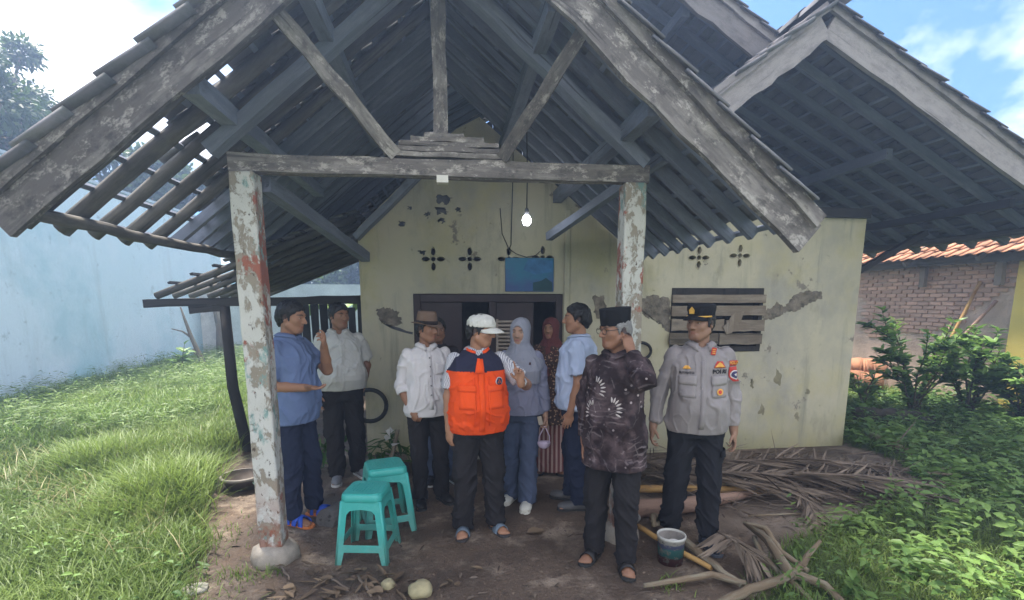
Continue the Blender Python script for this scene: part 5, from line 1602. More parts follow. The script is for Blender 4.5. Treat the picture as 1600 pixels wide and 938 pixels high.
    # ---- things laid on the cloth
    def drop(self, x, z, bvh=None, side=(0, -1, 0), proud=.003, y=None):
        """point on the garment seen from direction `side` (default: the front), in local metres at 1.70 m scale"""
        s = self.s; bvh = bvh or self.shirt_bvh; sd_ = Vector(side).normalized()
        o = Vector((x * s, (0 if y is None else y) * s, z * s)) + sd_ * 1.0
        hit = bvh.ray_cast(o, -sd_)
        if hit[0] is None: return None, None
        return hit[0] + sd_ * proud, hit[1]
    def decal(self, name, x0, x1, z0, z1, m, proud=.003, nx=6, nz=6, th=.003, bvh=None, side=(0, -1, 0), fn=None, parent=None, shape=None):
        """a thin piece of cloth, braid or print that follows the garment"""
        sd_ = Vector(side).normalized(); up = Vector((0, 0, 1)); rt = (-sd_).cross(up).normalized(); up = rt.cross(-sd_).normalized()
        s = self.s; bvh = bvh or self.shirt_bvh
        def prj(u, v, pr):
            o = (rt * u + up * v) * s + sd_ * 1.0 + Vector(self.decal_o if hasattr(self, 'decal_o') and side != (0, -1, 0) else (0, 0, 0))
            hit = bvh.ray_cast(o, -sd_)
            return None if hit[0] is None else hit[0] + sd_ * pr
        vs = []; ok = True
        for lay in (proud, proud + th):
            for j in range(nz + 1):
                for i in range(nx + 1):
                    a, b = i / nx, j / nz
                    u, v = x0 + (x1 - x0) * a, z0 + (z1 - z0) * b
                    if shape: u, v = shape(a, b)
                    p = prj(u, v, lay)
                    if p is None: ok = False; p = Vector((u * s, -.1, v * s))
                    vs.append(p)
        if not ok: return None
        L = (nx + 1) * (nz + 1); fs = []
        for j in range(nz):
            for i in range(nx):
                a = j * (nx + 1) + i; q_ = (a, a + 1, a + nx + 2, a + nx + 1)
                fs.append(tuple(reversed(q_))); fs.append(tuple(L + t for t in q_))
        bd = [i for i in range(nx + 1)] + [(j + 1) * (nx + 1) - 1 for j in range(1, nz + 1)] + [nz * (nx + 1) + i for i in range(nx - 1, -1, -1)] + [j * (nx + 1) for j in range(nz - 1, 0, -1)]
        for i in range(len(bd)):
            a, b = bd[i], bd[(i + 1) % len(bd)]; fs.append((a, b, L + b, L + a))
        mb = MB(); mb.add(vs, fs, True)
        return mb.build(name, m, parent or self.root, world=False)
    def text(self, body, x, z, size, m, name='lettering', proud=.005, side=(0, -1, 0), bold=.0):
        cu = bpy.data.curves.new(name, 'FONT'); cu.body = body; cu.size = size * self.s; cu.align_x = 'CENTER'; cu.align_y = 'CENTER'; cu.extrude = 0.0; cu.resolution_u = 2; cu.offset = bold
        to = bpy.data.objects.new('tmp', cu); COL.objects.link(to)
        dg = bpy.context.evaluated_depsgraph_get(); me = bpy.data.meshes.new_from_object(to.evaluated_get(dg))
        bpy.data.objects.remove(to)
        sd_ = Vector(side).normalized(); rt = (-sd_).cross(Vector((0, 0, 1))).normalized(); up = rt.cross(-sd_).normalized()
        s = self.s; me.name = name; me.materials.clear()
        for v in me.vertices:
            o = rt * (x * s + v.co.x) + up * (z * s + v.co.y) + sd_ * 1.0 + Vector(self.decal_o if hasattr(self, 'decal_o') and side != (0, -1, 0) else (0, 0, 0))
            hit = self.shirt_bvh.ray_cast(o, -sd_)
            if hit[0] is not None: v.co = hit[0] + sd_ * proud
        return link(name, me, m, self.root, False)
    def disc(self, name, x, z, r, m, proud=.004, side=(0, -1, 0), parent=None, n=14, squash=1.0):
        return self.decal(name, 0, 1, 0, 1, m, proud, 6, 6, .002, side=side, parent=parent,
                          shape=lambda a, b: (x + r * (2*a-1) * sqrt(max(1 - (2*b-1) ** 2 / 2, 0)), z + squash * r * (2*b-1) * sqrt(max(1 - (2*a-1) ** 2 / 2, 0))))
    def buttons(self, zs, m, x=0.0, r=.0055):
        for z in zs:
            p, n = self.drop(x, z, proud=.004)
            if p is None: continue
            MB().lathe([(.0001, -.002), (r * self.s, -.002), (r * self.s, .002), (.0001, .002)], p, 8, M=Matrix.Rotation(pi / 2, 3, 'X')).build('button', m, self.root, world=False)
    def placket(self, m, z0, z1, w=.017, x=0.0): return self.decal('placket', x - w, x + w, z0, z1, m, .002, 2, 14, .003)
    def collar(self, m, gap=.30, tip=.05, rise=.0, name='collar', stand=.034):
        s = self.s; o = self.off(1.45) * s; N = 26; vs = []; fs = []
        for i in range(N + 1):
            a = gap + (2 * pi - 2 * gap) * i / N            # from the front (-y)
            f = abs(pi - a) / pi; fr = max(0, (f - .55) / .45) ** 1.5
            dx, dy = sin(a), -cos(a)
            c = Vector((o[0], .012 * s + o[1], 0))
            top = c + Vector((dx * .060 * s, dy * .062 * s, (1.462 + rise - .028 * fr) * s))
            mid = c + Vector((dx * .066 * s, dy * .070 * s, (1.462 + stand * .25 + rise - .028 * fr) * s))
            out = c + Vector((dx * (.090 - .006 * fr) * s, dy * (.088 + .02 * fr) * s, (1.432 - (.018 + tip) * fr + rise * .3) * s))
            h_ = self.shirt_bvh.find_nearest(out)
            if h_[0] is not None:
                out = h_[0] + h_[1] * .010
            low = c + Vector((dx * .057 * s, dy * .058 * s, (1.43 - .02 * fr) * s))
            vs += [low, top, mid, (mid + out) / 2 + Vector((dx, dy, .5)) * .004, out, out - (Vector((dx, dy, 0)) * .004)]
        for i in range(N):
            for k in range(5): fs.append((i*6+k, i*6+k+1, i*6+7+k, i*6+6+k))
        mb = MB(); mb.add(vs, fs, True)
        ob = mb.build(name, m, self.root, world=False)
        sm = ob.modifiers.new('thick', 'SOLIDIFY'); sm.thickness = .003
        return ob
    def shoe(self, k, m, msole, high=0.0, L=1.0, h=.006, name='shoe', toe=1.0):
        s = self.s; M = self.foot_fr(k); f = lambda x, y, z: V3(M @ Vector((x, y * L, z)))
        c = V3(M @ Vector((0, -.05, .06))); S = SDF(c - .24 * s, c + .24 * s, h)
        S.capsule(f(0, .045, .048), f(0, -.02, .05), .040 * s, .044 * s, .02)
        S.ell(f(k * .003, -.095, .036), V3((.047 * toe, .075 * L, .036)) * s, M, .03)
        S.ell(f(0, .05, .04), V3((.037, .045, .042)) * s, M, .02)
        S.capsule(f(0, .02, .06), f(0, .022, .095 + high), .044 * s, .046 * s, .02, flat_b=True)
        S.plane((0, 0, -1), -.012 * s)
        V, F = S.nets(); V = smooth_v(V, F, 1, .4)
        o = link(name, np_mesh(name, V, F), m, self.root, False)
        mb = MB(); mb.poly([M @ Vector(p) for p in self.sole_pts(k, L, .006)], (0, 0, .022 * s)); mb.build('shoe_sole', msole, o, bevel=.003, world=False)
        return o
    def sole_pts(self, k, L=1.0, g=0.0):
        P_ = [(-.028, .07), (-.036, .03), (-.032, -.03), (-.043, -.09), (-.046, -.125), (-.034, -.155), (-.006, -.172), (.022, -.162), (.040, -.13), (.042, -.09), (.035, -.03), (.036, .03), (.028, .07), (.0, .084)]
        return [(x * -k + (g if x * -k > 0 else -g), y * L + (g if y > 0 else -g), .0) for x, y in P_]
    def sandal(self, k, msole, mstrap, kind='slide'):
        M = self.foot_fr(k); s = self.s
        mb = MB(); mb.poly([M @ Vector((x, y, .001)) for x, y, z in self.sole_pts(k, 1.0, .006)], (0, 0, .020 * s))
        o = mb.build('sandal_sole', msole, self.root, bevel=.004, world=False)
        def band(y0, y1, hh, wd=.049, sl=0.0):
            vs = []; fs = []; N = 10
            for lay in (0, .006):
                for (yy, ee) in ((y0, 1), (y1, 1)):
                    for i in range(N + 1):
                        a = pi * i / N
                        vs.append(M @ Vector((cos(a) * (wd + lay), yy + sl * cos(a), .016 + sin(a) * (hh + lay) * (1.0 if yy == y0 else .9))))
            n = N + 1
            for i in range(N):
                fs += [(i, i + 1, n + i + 1, n + i), (2*n + i + 1, 2*n + i, 3*n + i, 3*n + i + 1), (i + 1, i, 2*n + i, 2*n + i + 1), (n + i, n + i + 1, 3*n + i + 1, 3*n + i)]
            b = MB(); b.add(vs, fs, True); b.build('sandal_strap', mstrap, o, world=False)
        if kind == 'slide': band(-.035, -.105, .062)
        elif kind == 'cross': band(-.045, -.085, .064, .049, .03); band(-.045, -.085, .067, .050, -.03); band(.01, .035, .075, .044)
        else: band(-.03, -.055, .066); band(-.085, -.11, .052)
        return o

# ------------------------------------------------------------------ the people
def split_mat(o, mats, fn):
    """second cloth colour on the faces picked by fn(centre)"""
    me = o.data; me.materials.clear()
    for m in mats: me.materials.append(m)
    n = len(me.polygons); c = np.zeros(n * 3, np.float32); me.polygons.foreach_get('center', c); c = c.reshape(-1, 3)
    me.polygons.foreach_set('material_index', fn(c).astype(np.int32))
SK = (.345, .18, .108); SKD = (.25, .128, .076); SKL = (.40, .25, .18)
M_black_leather = simple('black_leather', (.02, .018, .018), .4, .2, 30)
M_dark_sole = simple('dark_rubber', (.03, .03, .03), .8)

def visor(fig, w, l, z, y, m, droop=.018, name='visor', arch=.018, th=.004, tiltz=0.0):
    """curved peak of a cap, in head space"""
    mb = MB(); vs = []; fs = []; N = 12; K = 5
    for lay in (0, th):
        for j in range(K + 1):
            t = j / K
            for i in range(N + 1):
                a = pi * (i / N) ; cx, cy = -cos(a), -sin(a)
                yy = y + cy * (.070 + 0 * t) * 1.0 - t * l * (sin(a) ** .65 if sin(a) > 0 else 0)
                xx = cx * w * (1 - .06 * t)
                zz = z + lay - arch * (xx / w) ** 2 - droop * t * t - tiltz * t
                vs.append((xx, yy, zz))
    n = N + 1; L = n * (K + 1)
    for j in range(K):
        for i in range(N):
            a = j * n + i; fs += [(a, a + 1, a + n + 1, a + n), (L + a + 1, L + a, L + a + n, L + a + n + 1)]
    for i in range(N): fs.append((K * n + i, K * n + i + 1, L + K * n + i + 1, L + K * n + i))
    for j in range(K):
        for i in (0, N): fs.append((j*n+i, (j+1)*n+i, L+(j+1)*n+i, L+j*n+i))
    mb.add(vs, fs, True)
    return fig.hm(mb, name, m)

# 1. man in the blue shirt
M_blue_shirt = cloth('dusty_blue_cloth', (.135, .185, .33))
q = at_z(478, 815)
f = Figure('person in a plain blue short sleeved shirt and blue sandals gesturing with an open hand', q.x - .04, q.y + .06, radians(72), 1.70, SK, head=(radians(6), radians(10), 0), belly=.03,
           feet=((-.10, .0, -.15), (.10, -.06, .2)), armR={'u': (-.10, .12, -1), 'f': (.16, -1, -.03)}, armL={'w': (.02, -.26, 1.36), 'e': (.6, .1, -1)},
           handR={'n': (0, 0, 1), 'curl': (.25, .3, .35, .4), 'thumb': .1}, handL={'d': (-.5, -.35, .75), 'n': (-.3, .9, .2), 'curl': (.5, .9, 1.0, 1.1), 'thumb': .6})
f.shirt('shirt', M_blue_shirt, hem=.80, inf=.026, flare=.02, sr=1.10); f.collar(M_blue_shirt, tip=.02)
f.placket(M_blue_shirt, 1.16, 1.40)
f.trousers(M_navy, wide=1.0); f.hair(M_hair, inf=.015)
M_blue_strap = simple('bright_blue_strap', (.03, .09, .48), .5); M_orange_sole = simple('orange_foam_sole', (.62, .20, .06), .7)
for k in (-1, 1): f.sandal(k, M_orange_sole, M_blue_strap, 'cross')

# 2. man in the white polo
M_white_polo = cloth('off_white_knit', (.50, .50, .48))
q = at_z(540, 752)
f = Figure('person in a loose white polo shirt and black trousers standing beside the left wall edge', q.x, q.y + .05, radians(16), 1.665, SKD, head=(radians(28), radians(4), 0), belly=.085, girth=1.06,
           feet=((-.09, -.05, -.1), (.13, .06, .35)), armR={'u': (-.18, .05, -1), 'f': (.02, -.42, -1)}, armL={'u': (.30, .18, -1), 'f': (-.18, .30, -1)})
f.shirt('polo_shirt', M_white_polo, hem=.90, inf=.030, flare=.012, sr=1.2, amp=.010, open_neck=.06); f.collar(M_white_polo, gap=.42, tip=.02); f.placket(M_white_polo, 1.22, 1.37, .014)
f.trousers(M_blackcloth, wide=1.12); f.hair(M_hair, inf=.013)
M_grey_shoe = simple('grey_canvas_shoe', (.17, .17, .18), .7, .15, 30)
for k in (-1, 1): f.shoe(k, M_grey_shoe, simple('pale_rubber', (.52, .52, .50), .6))

# 10. person in the doorway shade
M_dark_knit = cloth('very_dark_knit', (.035, .03, .035)); M_jeans = cloth('blue_denim', (.075, .095, .155), .2)
q = at_z(688, 750)
f = Figure('person in dark clothes and jeans in the doorway, mostly hidden behind others', q.x, 4.72, radians(4), 1.545, SKD, head=(radians(5), radians(6), 0), feet=((-.09, 0, -.1), (.12, .0, .45)), h=.007)
f.shirt('shirt', M_dark_knit, hem=.84, inf=.024, sleeve='long', h=.009); f.trousers(M_jeans, h=.010); f.hair(M_hair, inf=.014)
for k in (-1, 1): f.shoe(k, M_black_leather, simple('pale_rubber', (.52, .52, .50), .6))

# 3. man in the fedora
M_white_shirt = cloth('white_dotted_shirting', (.60, .585, .60), .06)
q = at_z(672, 790)
f = Figure('person in a brown fedora and white rolled sleeve shirt', q.x, q.y + .08, radians(14), 1.585, SKD, head=(radians(34), radians(3), 0), belly=.03,
           feet=((-.09, -.02, -.15), (.12, .02, .3)), armR={'u': (-.24, .06, -1), 'f': (.34, -.55, -1)}, armL={'u': (.15, .05, -1), 'f': (.0, -.2, -1)}, handR={'curl': (1.3, 1.35, 1.4, 1.4), 'thumb': .9, 'n': (.8, .4, 0)})
f.shirt('shirt', M_white_shirt, hem=.83, inf=.018, flare=.020, sleeve='rolled', sr=1.0, amp=.0095, open_neck=.03); f.collar(M_white_shirt, gap=.30, tip=.045)
f.placket(M_white_shirt, .90, 1.40); f.buttons([.95, 1.03, 1.11, 1.19, 1.27, 1.345], M_white_btn, r=.0065)
f.decal('chest_pocket', .05, .135, 1.20, 1.30, M_white_shirt, .002, 5, 5, .004)
f.trousers(M_blackcloth, wide=1.0); f.hair(M_hair, inf=.012)
for k in (-1, 1): f.shoe(k, M_black_leather, M_dark_sole)
M_felt = cloth('brown_felt', (.17, .115, .085), .15, .95); M_band = cloth('dark_hat_band', (.03, .022, .02))
mb = MB(); mb.lathe([(.078, .035), (.080, .075), (.074, .125), (.066, .150), (.040, .150), (.0001, .132)], (0, .008, 0), 28, sx=1.0, sy=1.25)
f.hm(mb, 'hat_crown', M_felt)
mb = MB(); mb.lathe([(.0815, .037), (.0825, .070), (.080, .071), (.079, .037)], (0, .008, 0), 28, sx=1.0, sy=1.25); f.hm(mb, 'hat_band', M_band)
mb = MB(); N = 30; vs = []; fs = []
for lay in (0, .004):
    for (r, dz) in ((.078, 0), (.100, -.003), (.122, .0)):
        for i in range(N):
            a = 2 * pi * i / N; up = .018 * cos(a) ** 2 * ((r - .078) / .044); dn = -.022 * max(0, -sin(a)) ** 1.5 * ((r - .078) / .044)
            vs.append((cos(a) * r, .008 + sin(a) * r * 1.18, .040 + dz + lay + up + dn))
for lay in (0, 3 * N):
    for j in range(2):
        for i in range(N):
            a = lay + j * N + i; b = lay + j * N + (i + 1) % N; fs.append((a, b, b + N, a + N))
for i in range(N): fs.append((2*N + i, 2*N + (i+1) % N, 5*N + (i+1) % N, 5*N + i))
mb.add(vs, fs, True); f.hm(mb, 'hat_brim', M_felt)

# 6. person in maroon in the doorway
M_maroon = cloth('dark_maroon_cloth', (.115, .035, .035))
t = NT('brown_dotted_batik'); v = t.voronoi(42)
M_dotted = t.out(t.mix(t.ramp(v, .28, .36, (1, 1, 1), (0, 0, 0)), (.06, .035, .03), (.34, .22, .15)), .9, None, spec=.1)
t = NT('striped_maroon_skirt'); w_ = t.wave(7.5, 1.2, t.mapping((1, .6, .02)))
M_skirt = t.out(t.mix(t.ramp(w_, .45, .65), (.15, .05, .045), (.36, .25, .22)), .9, t.noise(30), .3, .004, .1)
f = Figure('person in a dark maroon headscarf, patterned coat and striped long skirt in the doorway', .985, 4.86, radians(-10), 1.53, SKD, head=(radians(-20), 0, 0), female=True, ear=False, h=.007)
f.shirt('coat', M_dotted, hem=.58, inf=.045, flare=.03, sleeve='long', sr=1.1, h=.009)
S = f.grid(.010, .02, 1.0); s = f.s
S.column([(.06 * s, .27 * s, .22 * s, 0, .01), (.5 * s, .22 * s, .18 * s, 0, .01), (.95 * s, .17 * s, .13 * s, 0, 0)], 0)
f.make('skirt', S, M_skirt, .012, (11, 11, 1.2), slant=0)
def hijab(f, m, drape=1.16, inf=.016, amp=.005, point=0.0):
    s = f.s; S = f.grid(.0065, drape - .18, None); S2 = S
    f.head_prims(S, inf, False)
    S.ell(f.hp(0, -.012, -.035), V3((.080, .080, .095)) * s, f.HR, .03)
    S.capsule(f.hp(0, .01, -.05), V3((0, .01, 1.40)) * s, .074 * s, .10 * s, .04)
    for k in (-1, 1): S.capsule(V3((0, .01, 1.42)) * s, f.sh[k] * .96 + V3((0, 0, -.02)), .082 * s, .070 * s, .04)
    S.column(f.prof(.042, drape, 1.44), .03)
    S.ell(f.hp(0, -.105, -.014), V3((.050, .090, .079)) * s, f.HR, .006, True)
    if point: S.plane((-.45, 0, -.9), -(drape + point) * .9 * s)
    V, F = S.nets(); V = smooth_v(V, F, 1, .4)
    r = np.linalg.norm((V - f.HC) / s, axis=1)
    V = folds(V, F, amp, (15, 15, 4.5), 3.3, 1.6, np.clip((r - .09) / .08, .15, 1))
    return link('headscarf', np_mesh('headscarf', V, F), m, f.root, False)
hijab(f, M_maroon, 1.08)
for k in (-1, 1): f.sandal(k, M_dark_sole, M_black_leather, 'slide')

# 5. woman in the grey headscarf
M_lav = cloth('grey_lavender_cloth', (.225, .235, .32), .1); M_scarf = cloth('pale_grey_scarf', (.285, .30, .36), .1, .6)
q = at_z(815, 795)
f = Figure('person in a pale grey headscarf, lavender grey blouse, flared jeans and white clogs', q.x, q.y + .10, radians(-12), 1.555, SKL, head=(radians(-12), radians(4), radians(2)), female=True, ear=False,
           feet=((-.09, .10, -.35), (.07, -.06, -.12)), armR={'u': (-.16, .05, -1), 'f': (.1, -.6, -1)}, armL={'u': (.20, .08, -1), 'f': (.10, -.16, -1)}, handL={'curl': (.9, 1.0, 1.05, 1.1), 'thumb': .7, 'n': (-.7, -.5, 0)})
f.shirt('blouse', M_lav, hem=.865, inf=.022, flare=.028, sleeve='long', sr=1.04, amp=.0095); woman = f
f.trousers(M_jeans, wide=1.02, cuff=.045, flarek=1.35); hijab(f, M_scarf, 1.14, point=.03)
f.decal('blouse_tie', -.045, .02, .80, .98, M_lav, .006, 4, 8, .006, shape=lambda a, b: (-.015 + (a - .5) * (.075 - .035 * b) - .02 * (1 - b), .845 + .16 * b))
f.decal('scarf_brooch', .085, .10, 1.315, 1.335, simple('small_dark_brooch', (.08, .03, .03), .3), .018, 2, 2, .004)
M_white_rubber = simple('white_clog_foam', (.66, .65, .58), .55, .06, 20)
for k in (-1, 1):
    sh_ = f.shoe(k, M_white_rubber, M_white_rubber, name='clog', toe=1.08)
hc = Matrix.Translation(f.root.location) @ Matrix.Rotation(radians(-12), 4, 'Z')
hp_ = hc @ f.hand[1]['c']
ph = thing('phone', 'small beige phone held in the hand of the person with the grey headscarf', 'phone', hp_)
MB().bar(hp_ + Vector((-.03, -.035, -.005)), hp_ + Vector((-.045, -.035, .065)), .035, .012, (0, 1, 0)).build('phone_body', simple('beige_plastic', (.45, .40, .33), .5), ph, .003)
mk = thing('face_mask', 'lavender face mask dangling by its loops below the hand with the phone', 'face mask', hp_ + Vector((0, 0, -.16)))
M_mask = cloth('lavender_mask', (.50, .42, .55), .08, .8); mc = hp_ + Vector((.0, -.03, -.165))
mb = MB(); mb.ellipsoid(mc, (.055, .032, .045), None, 16, 10)
me = mb.mesh('mask_cup')
for v in me.vertices:
    d = v.co - mc
    if d.z > .012: v.co.z = mc.z + .012 + (d.z - .012) * .35
    v.co.y += .35 * abs(d.x)
link('mask_cup', me, M_mask, mk)
for sx in (-1, 1): MB().tube([mc + Vector((sx * .045, .01, .01)), mc + Vector((sx * .042, 0, .06)), mc + Vector((sx * .012, -.005, .125)), hp_ + Vector((.0, -.03, -.02))], .0045, 6).build('ear_loop', M_mask, mk)

# 7. man in the pale blue shirt, seen from behind
M_pale_blue = cloth('pale_blue_shirting', (.42, .50, .68), .05)
q = at_z(888, 797)
f = Figure('person in a pale blue short sleeved shirt and navy trousers turned away, showing dark hair', q.x + .07, q.y + .10, radians(-112), 1.665, SK, head=(radians(10), radians(2), 0), belly=.02,
           feet=((-.10, -.06, -.1), (.10, .05, .25)), armR={'u': (-.12, .0, -1), 'f': (0, -.4, -1)}, armL={'u': (.13, .12, -1), 'f': (.04, -.25, -1)})
f.shirt('shirt', M_pale_blue, hem=.86, inf=.026, flare=.02, sr=1.14, amp=.011); f.collar(M_pale_blue, gap=.2, tip=-.015, rise=-.004, name='stand_collar')
f.trousers(M_navy, wide=1.05); f.hair(M_hair, inf=.015, front=.066)
for k in (-1, 1): f.shoe(k, simple('grey_shoe_leather', (.10, .10, .105), .5, .2, 20), M_dark_sole)

# 4. man in the orange vest
M_orange = cloth('orange_vest_cloth', (.80, .085, .015), .05); M_vnavy = cloth('vest_navy_cloth', (.026, .026, .05))
t = NT('dash_print_shirting'); w_ = t.wave(30, 3.5, t.mapping((1, 1, 1), rot=(.2, .3, .8)), detail=1); w2 = t.wave(44, 1.5, t.mapping((1, 1, 1), rot=(.4, 1.2, .3)), detail=1)
M_dash = t.out(t.mix(t.math('MULTIPLY', t.ramp(w_, .50, .62), t.ramp(w2, .25, .4)), (.55, .55, .58), (.055, .06, .12)), .9, None, spec=.1)
q = at_z(750, 838)
f = Figure('person in an orange and navy safety vest and white cap raising one finger', q.x, q.y + .09, radians(6), 1.605, SK, head=(radians(58), radians(9), 0), belly=.065, girth=1.10,
           feet=((-.125, .0, -.2), (.135, .0, .3)), armR={'u': (-.17, .02, -1), 'f': (-.02, -.10, -1)}, armL={'w': (.26, -.30, 1.235), 'e': (.9, -.1, -.9)},
           handR={'curl': (.55, .6, .65, .7), 'n': (.8, .5, 0)}, handL={'d': (-.15, -.10, 1), 'n': (-.75, -.65, 0), 'curl': (.12, 1.25, 1.3, 1.35), 'thumb': .9})
f.shirt('shirt', M_dash, hem=.90, inf=.006, flare=.0, sr=1.16, amp=.004); inner = f.shirt_bvh; f.collar(M_dash, gap=.28, tip=.03)
ve = f.shirt('vest', M_orange, hem=.825, inf=.034, flare=.006, torso_only=True, amp=.0085, open_neck=.05, freq=(7, 7, 7))
s = f.s
split_mat(ve, [M_orange, M_vnavy], lambda c: (c[:, 2] > 1.292 * s + .03 * np.abs(c[:, 0])))
f.collar(M_orange, gap=.34, tip=.012, rise=-.006, name='vest_collar', stand=.02)
f.decal('zip_flap', -.02, .02, .86, 1.40, M_orange, .003, 3, 18, .006, shape=lambda a, b: ((a - .5) * .042 + .0, .86 + .525 * b))
f.decal('collar_lapel', 0, 1, 0, 1, M_orange, .010, 3, 6, .006, shape=lambda a, b: (-.012 + (a - .5) * .075 * (1 - .75 * b), 1.285 + .105 * b))
for x0, x1 in ((-.165, -.045), (.045, .165)):
    f.decal('chest_pocket', x0, x1, 1.03, 1.17, M_orange, .003, 6, 6, .006)
    f.decal('pocket_flap', x0 - .004, x1 + .004, 1.155, 1.20, M_orange, .010, 6, 3, .006)
f.decal('seam_fold', .052, .060, .9, 1.26, M_orange, .004, 2, 10, .006); f.decal('seam_fold', -.060, -.052, .9, 1.26, M_orange, .004, 2, 10, .006)
M_badge_w = simple('badge_white', (.65, .62, .62), .6); M_badge_n = simple('badge_navy', (.05, .045, .12), .6); M_badge_o = simple('badge_orange', (.78, .18, .03), .6)
bd_ = f.disc('badge', .135, 1.222, .030, M_badge_w, .012); f.disc('badge_field', .135, 1.222, .025, M_badge_n, .0155)
f.decal('badge_triangle', 0, 1, 0, 1, M_badge_o, .019, 3, 3, .002, shape=lambda a, b: (.135 + (a - .5) * .034 * (1 - b * .96), 1.210 + .030 * b))
f.decal('badge_triangle', 0, 1, 0, 1, M_badge_n, .022, 3, 3, .002, shape=lambda a, b: (.135 + (a - .5) * .016 * (1 - b * .96), 1.214 + .014 * b))
f.trousers(M_blackcloth, wide=1.16, cuff=.05, amp=.013)
f.hair(M_hair, inf=.010)
M_cap = cloth('off_white_cap_cotton', (.58, .575, .54), .05)
S = SDF(f.HC - .17 * s, f.HC + .17 * s, .006)
S.ell(f.hp(0, .012, .040), V3((.089, .108, .080)) * s, f.HR, 0); S.ell(f.hp(0, -.035, .060), V3((.070, .060, .055)) * s, f.HR, .03)
n = f.HR @ Vector((0, -.10, -1)); S.plane(n, n.dot(Vector(f.hp(0, 0, .030))))
f.make('cap_crown', S, M_cap, .0028, (16, 16, 34), slant=.5)
visor(f, .078, .092, .038, -.018, M_cap, droop=.022, name='cap_brim', arch=.026)
mb = MB()
for k in range(6):
    a = 2 * pi * k / 6 + .3
    mb.tube([(cos(a) * .0895 * sin(b), .012 + sin(a) * .1085 * sin(b), .040 + .0815 * cos(b)) for b in np.linspace(.1, 1.5, 7)], .0016, 5)
f.hm(mb, 'cap_seam', M_cap)
M_slide = simple('blue_grey_slide', (.115, .15, .19), .6); M_slide_sole = simple('dark_slide_sole', (.045, .04, .04), .8)
for k in (-1, 1): f.sandal(k, M_slide_sole, M_slide, 'slide')
w_ = f.wr[1] - f.fd[1] * .03; a0, b0 = perp(f.fd[1])
mb = MB(); mb.tube([Vector(w_) + (a0 * cos(t) + b0 * sin(t)) * .031 for t in np.linspace(0, 2 * pi, 17)], .006, 6)
wt = mb.build('watch', simple('steel', (.5, .5, .52), .3, metal=.9), f.root, world=False)
MB().lathe([(.0001, -.005), (.017, -.005), (.017, .004), (.0001, .005)], Vector(w_) + Vector((0, -.033, 0)), 14, M=Matrix.Rotation(pi / 2, 3, 'X')).build('watch_face', simple('watch_dial', (.6, .6, .6), .2), wt, world=False)

# 8. man in the batik shirt and black cap
t = NT('dark_batik')
vv = t.voronoi(11, 'DISTANCE_TO_EDGE', t.mapping((1, 1, 1), rot=(0, .3, 0))); n_ = t.noise(7, 4, .6, dist=1.2)
sw = t.wave(9, 7, None, 'RINGS', detail=3); big = t.noise(3.4, 3, .55)
m1 = t.math('MULTIPLY', t.math('MULTIPLY', t.ramp(sw, .80, .90), t.ramp(big, .52, .60)), .28); m2 = t.math('MULTIPLY', t.ramp(vv, .03, .045, (1, 1, 1), (0, 0, 0)), t.ramp(n_, .52, .58))
fl_ = t.ramp(t.voronoi(26), .16, .22, (1, 1, 1), (0, 0, 0)); m3 = t.math('MULTIPLY', fl_, t.ramp(t.noise(5, 2), .55, .62))
base_ = t.mix(t.ramp(t.noise(9, 5, .6), .45, .62), (.022, .013, .015), (.085, .058, .062))
M_batik = t.out(t.mix(t.math('MAXIMUM', m3, t.math('MAXIMUM', m1, t.math('MULTIPLY', m2, .22))), base_, (.40, .34, .35)), .75, t.noise(150), .2, .002, .2)
q = at_z(945, 890)
f = Figure('person in a dark batik shirt and black velvet cap with one hand at the cheek', q.x + .06, q.y + .08, radians(-38), 1.635, SKD, head=(radians(-36), radians(5), 0), belly=.02,
           feet=((-.13, .02, -.05), (.11, -.02, .5)), armR={'u': (-.14, .02, -1), 'f': (.06, -.25, -1)}, armL={'w': (.168, .0, -.125), 'head': 1, 'e': (.75, -.35, -1)},
           handL={'d': (-.38, .25, .9), 'n': (-.6, .5, -.4), 'curl': (.45, .9, 1.05, 1.1), 'thumb': .4})
f.shirt('batik_shirt', M_batik, hem=.70, inf=.030, flare=.022, sleeve='long', sr=1.14, amp=.0095); f.collar(M_batik, gap=.25, tip=.03)
M_cream = simple('batik_cream_print', (.50, .45, .44), .8)
# feather sprays printed on the chest
for (cx, cz, sgn) in ((-.075, 1.22, 1), (-.10, 1.07, -1), (.035, 1.10, 1)):
    for i in range(7):
        a = (-.5 + i * .36) if sgn > 0 else (pi + .5 - i * .36)
        f.decal('printed_feather', 0, 1, 0, 1, M_cream, .0035, 2, 4, .001, shape=lambda u, v, a=a, i=i: (cx + cos(a) * (.030 + .034 * v) + (u - .5) * .011 * sin(pi * (.15 + .8 * v)) * -sin(a), cz + sin(a) * (.048 + .034 * v) + (u - .5) * .011 * sin(pi * (.15 + .8 * v)) * cos(a)))
f.trousers(M_blackcloth, wide=1.08, cuff=.05, amp=.011)
f.hair(M_grey_hair, inf=.008, rag=.002)
M_velvet = cloth('black_velvet', (.012, .012, .014), .2, .95)
mb = MB(); mb.lathe([(.0780, .032), (.0795, .034), (.084, .135), (.083, .139), (.078, .140), (.0001, .134)], (0, .010, 0), 32, sx=1.0, sy=1.26)
f.hm(mb, 'velvet_cap', M_velvet)
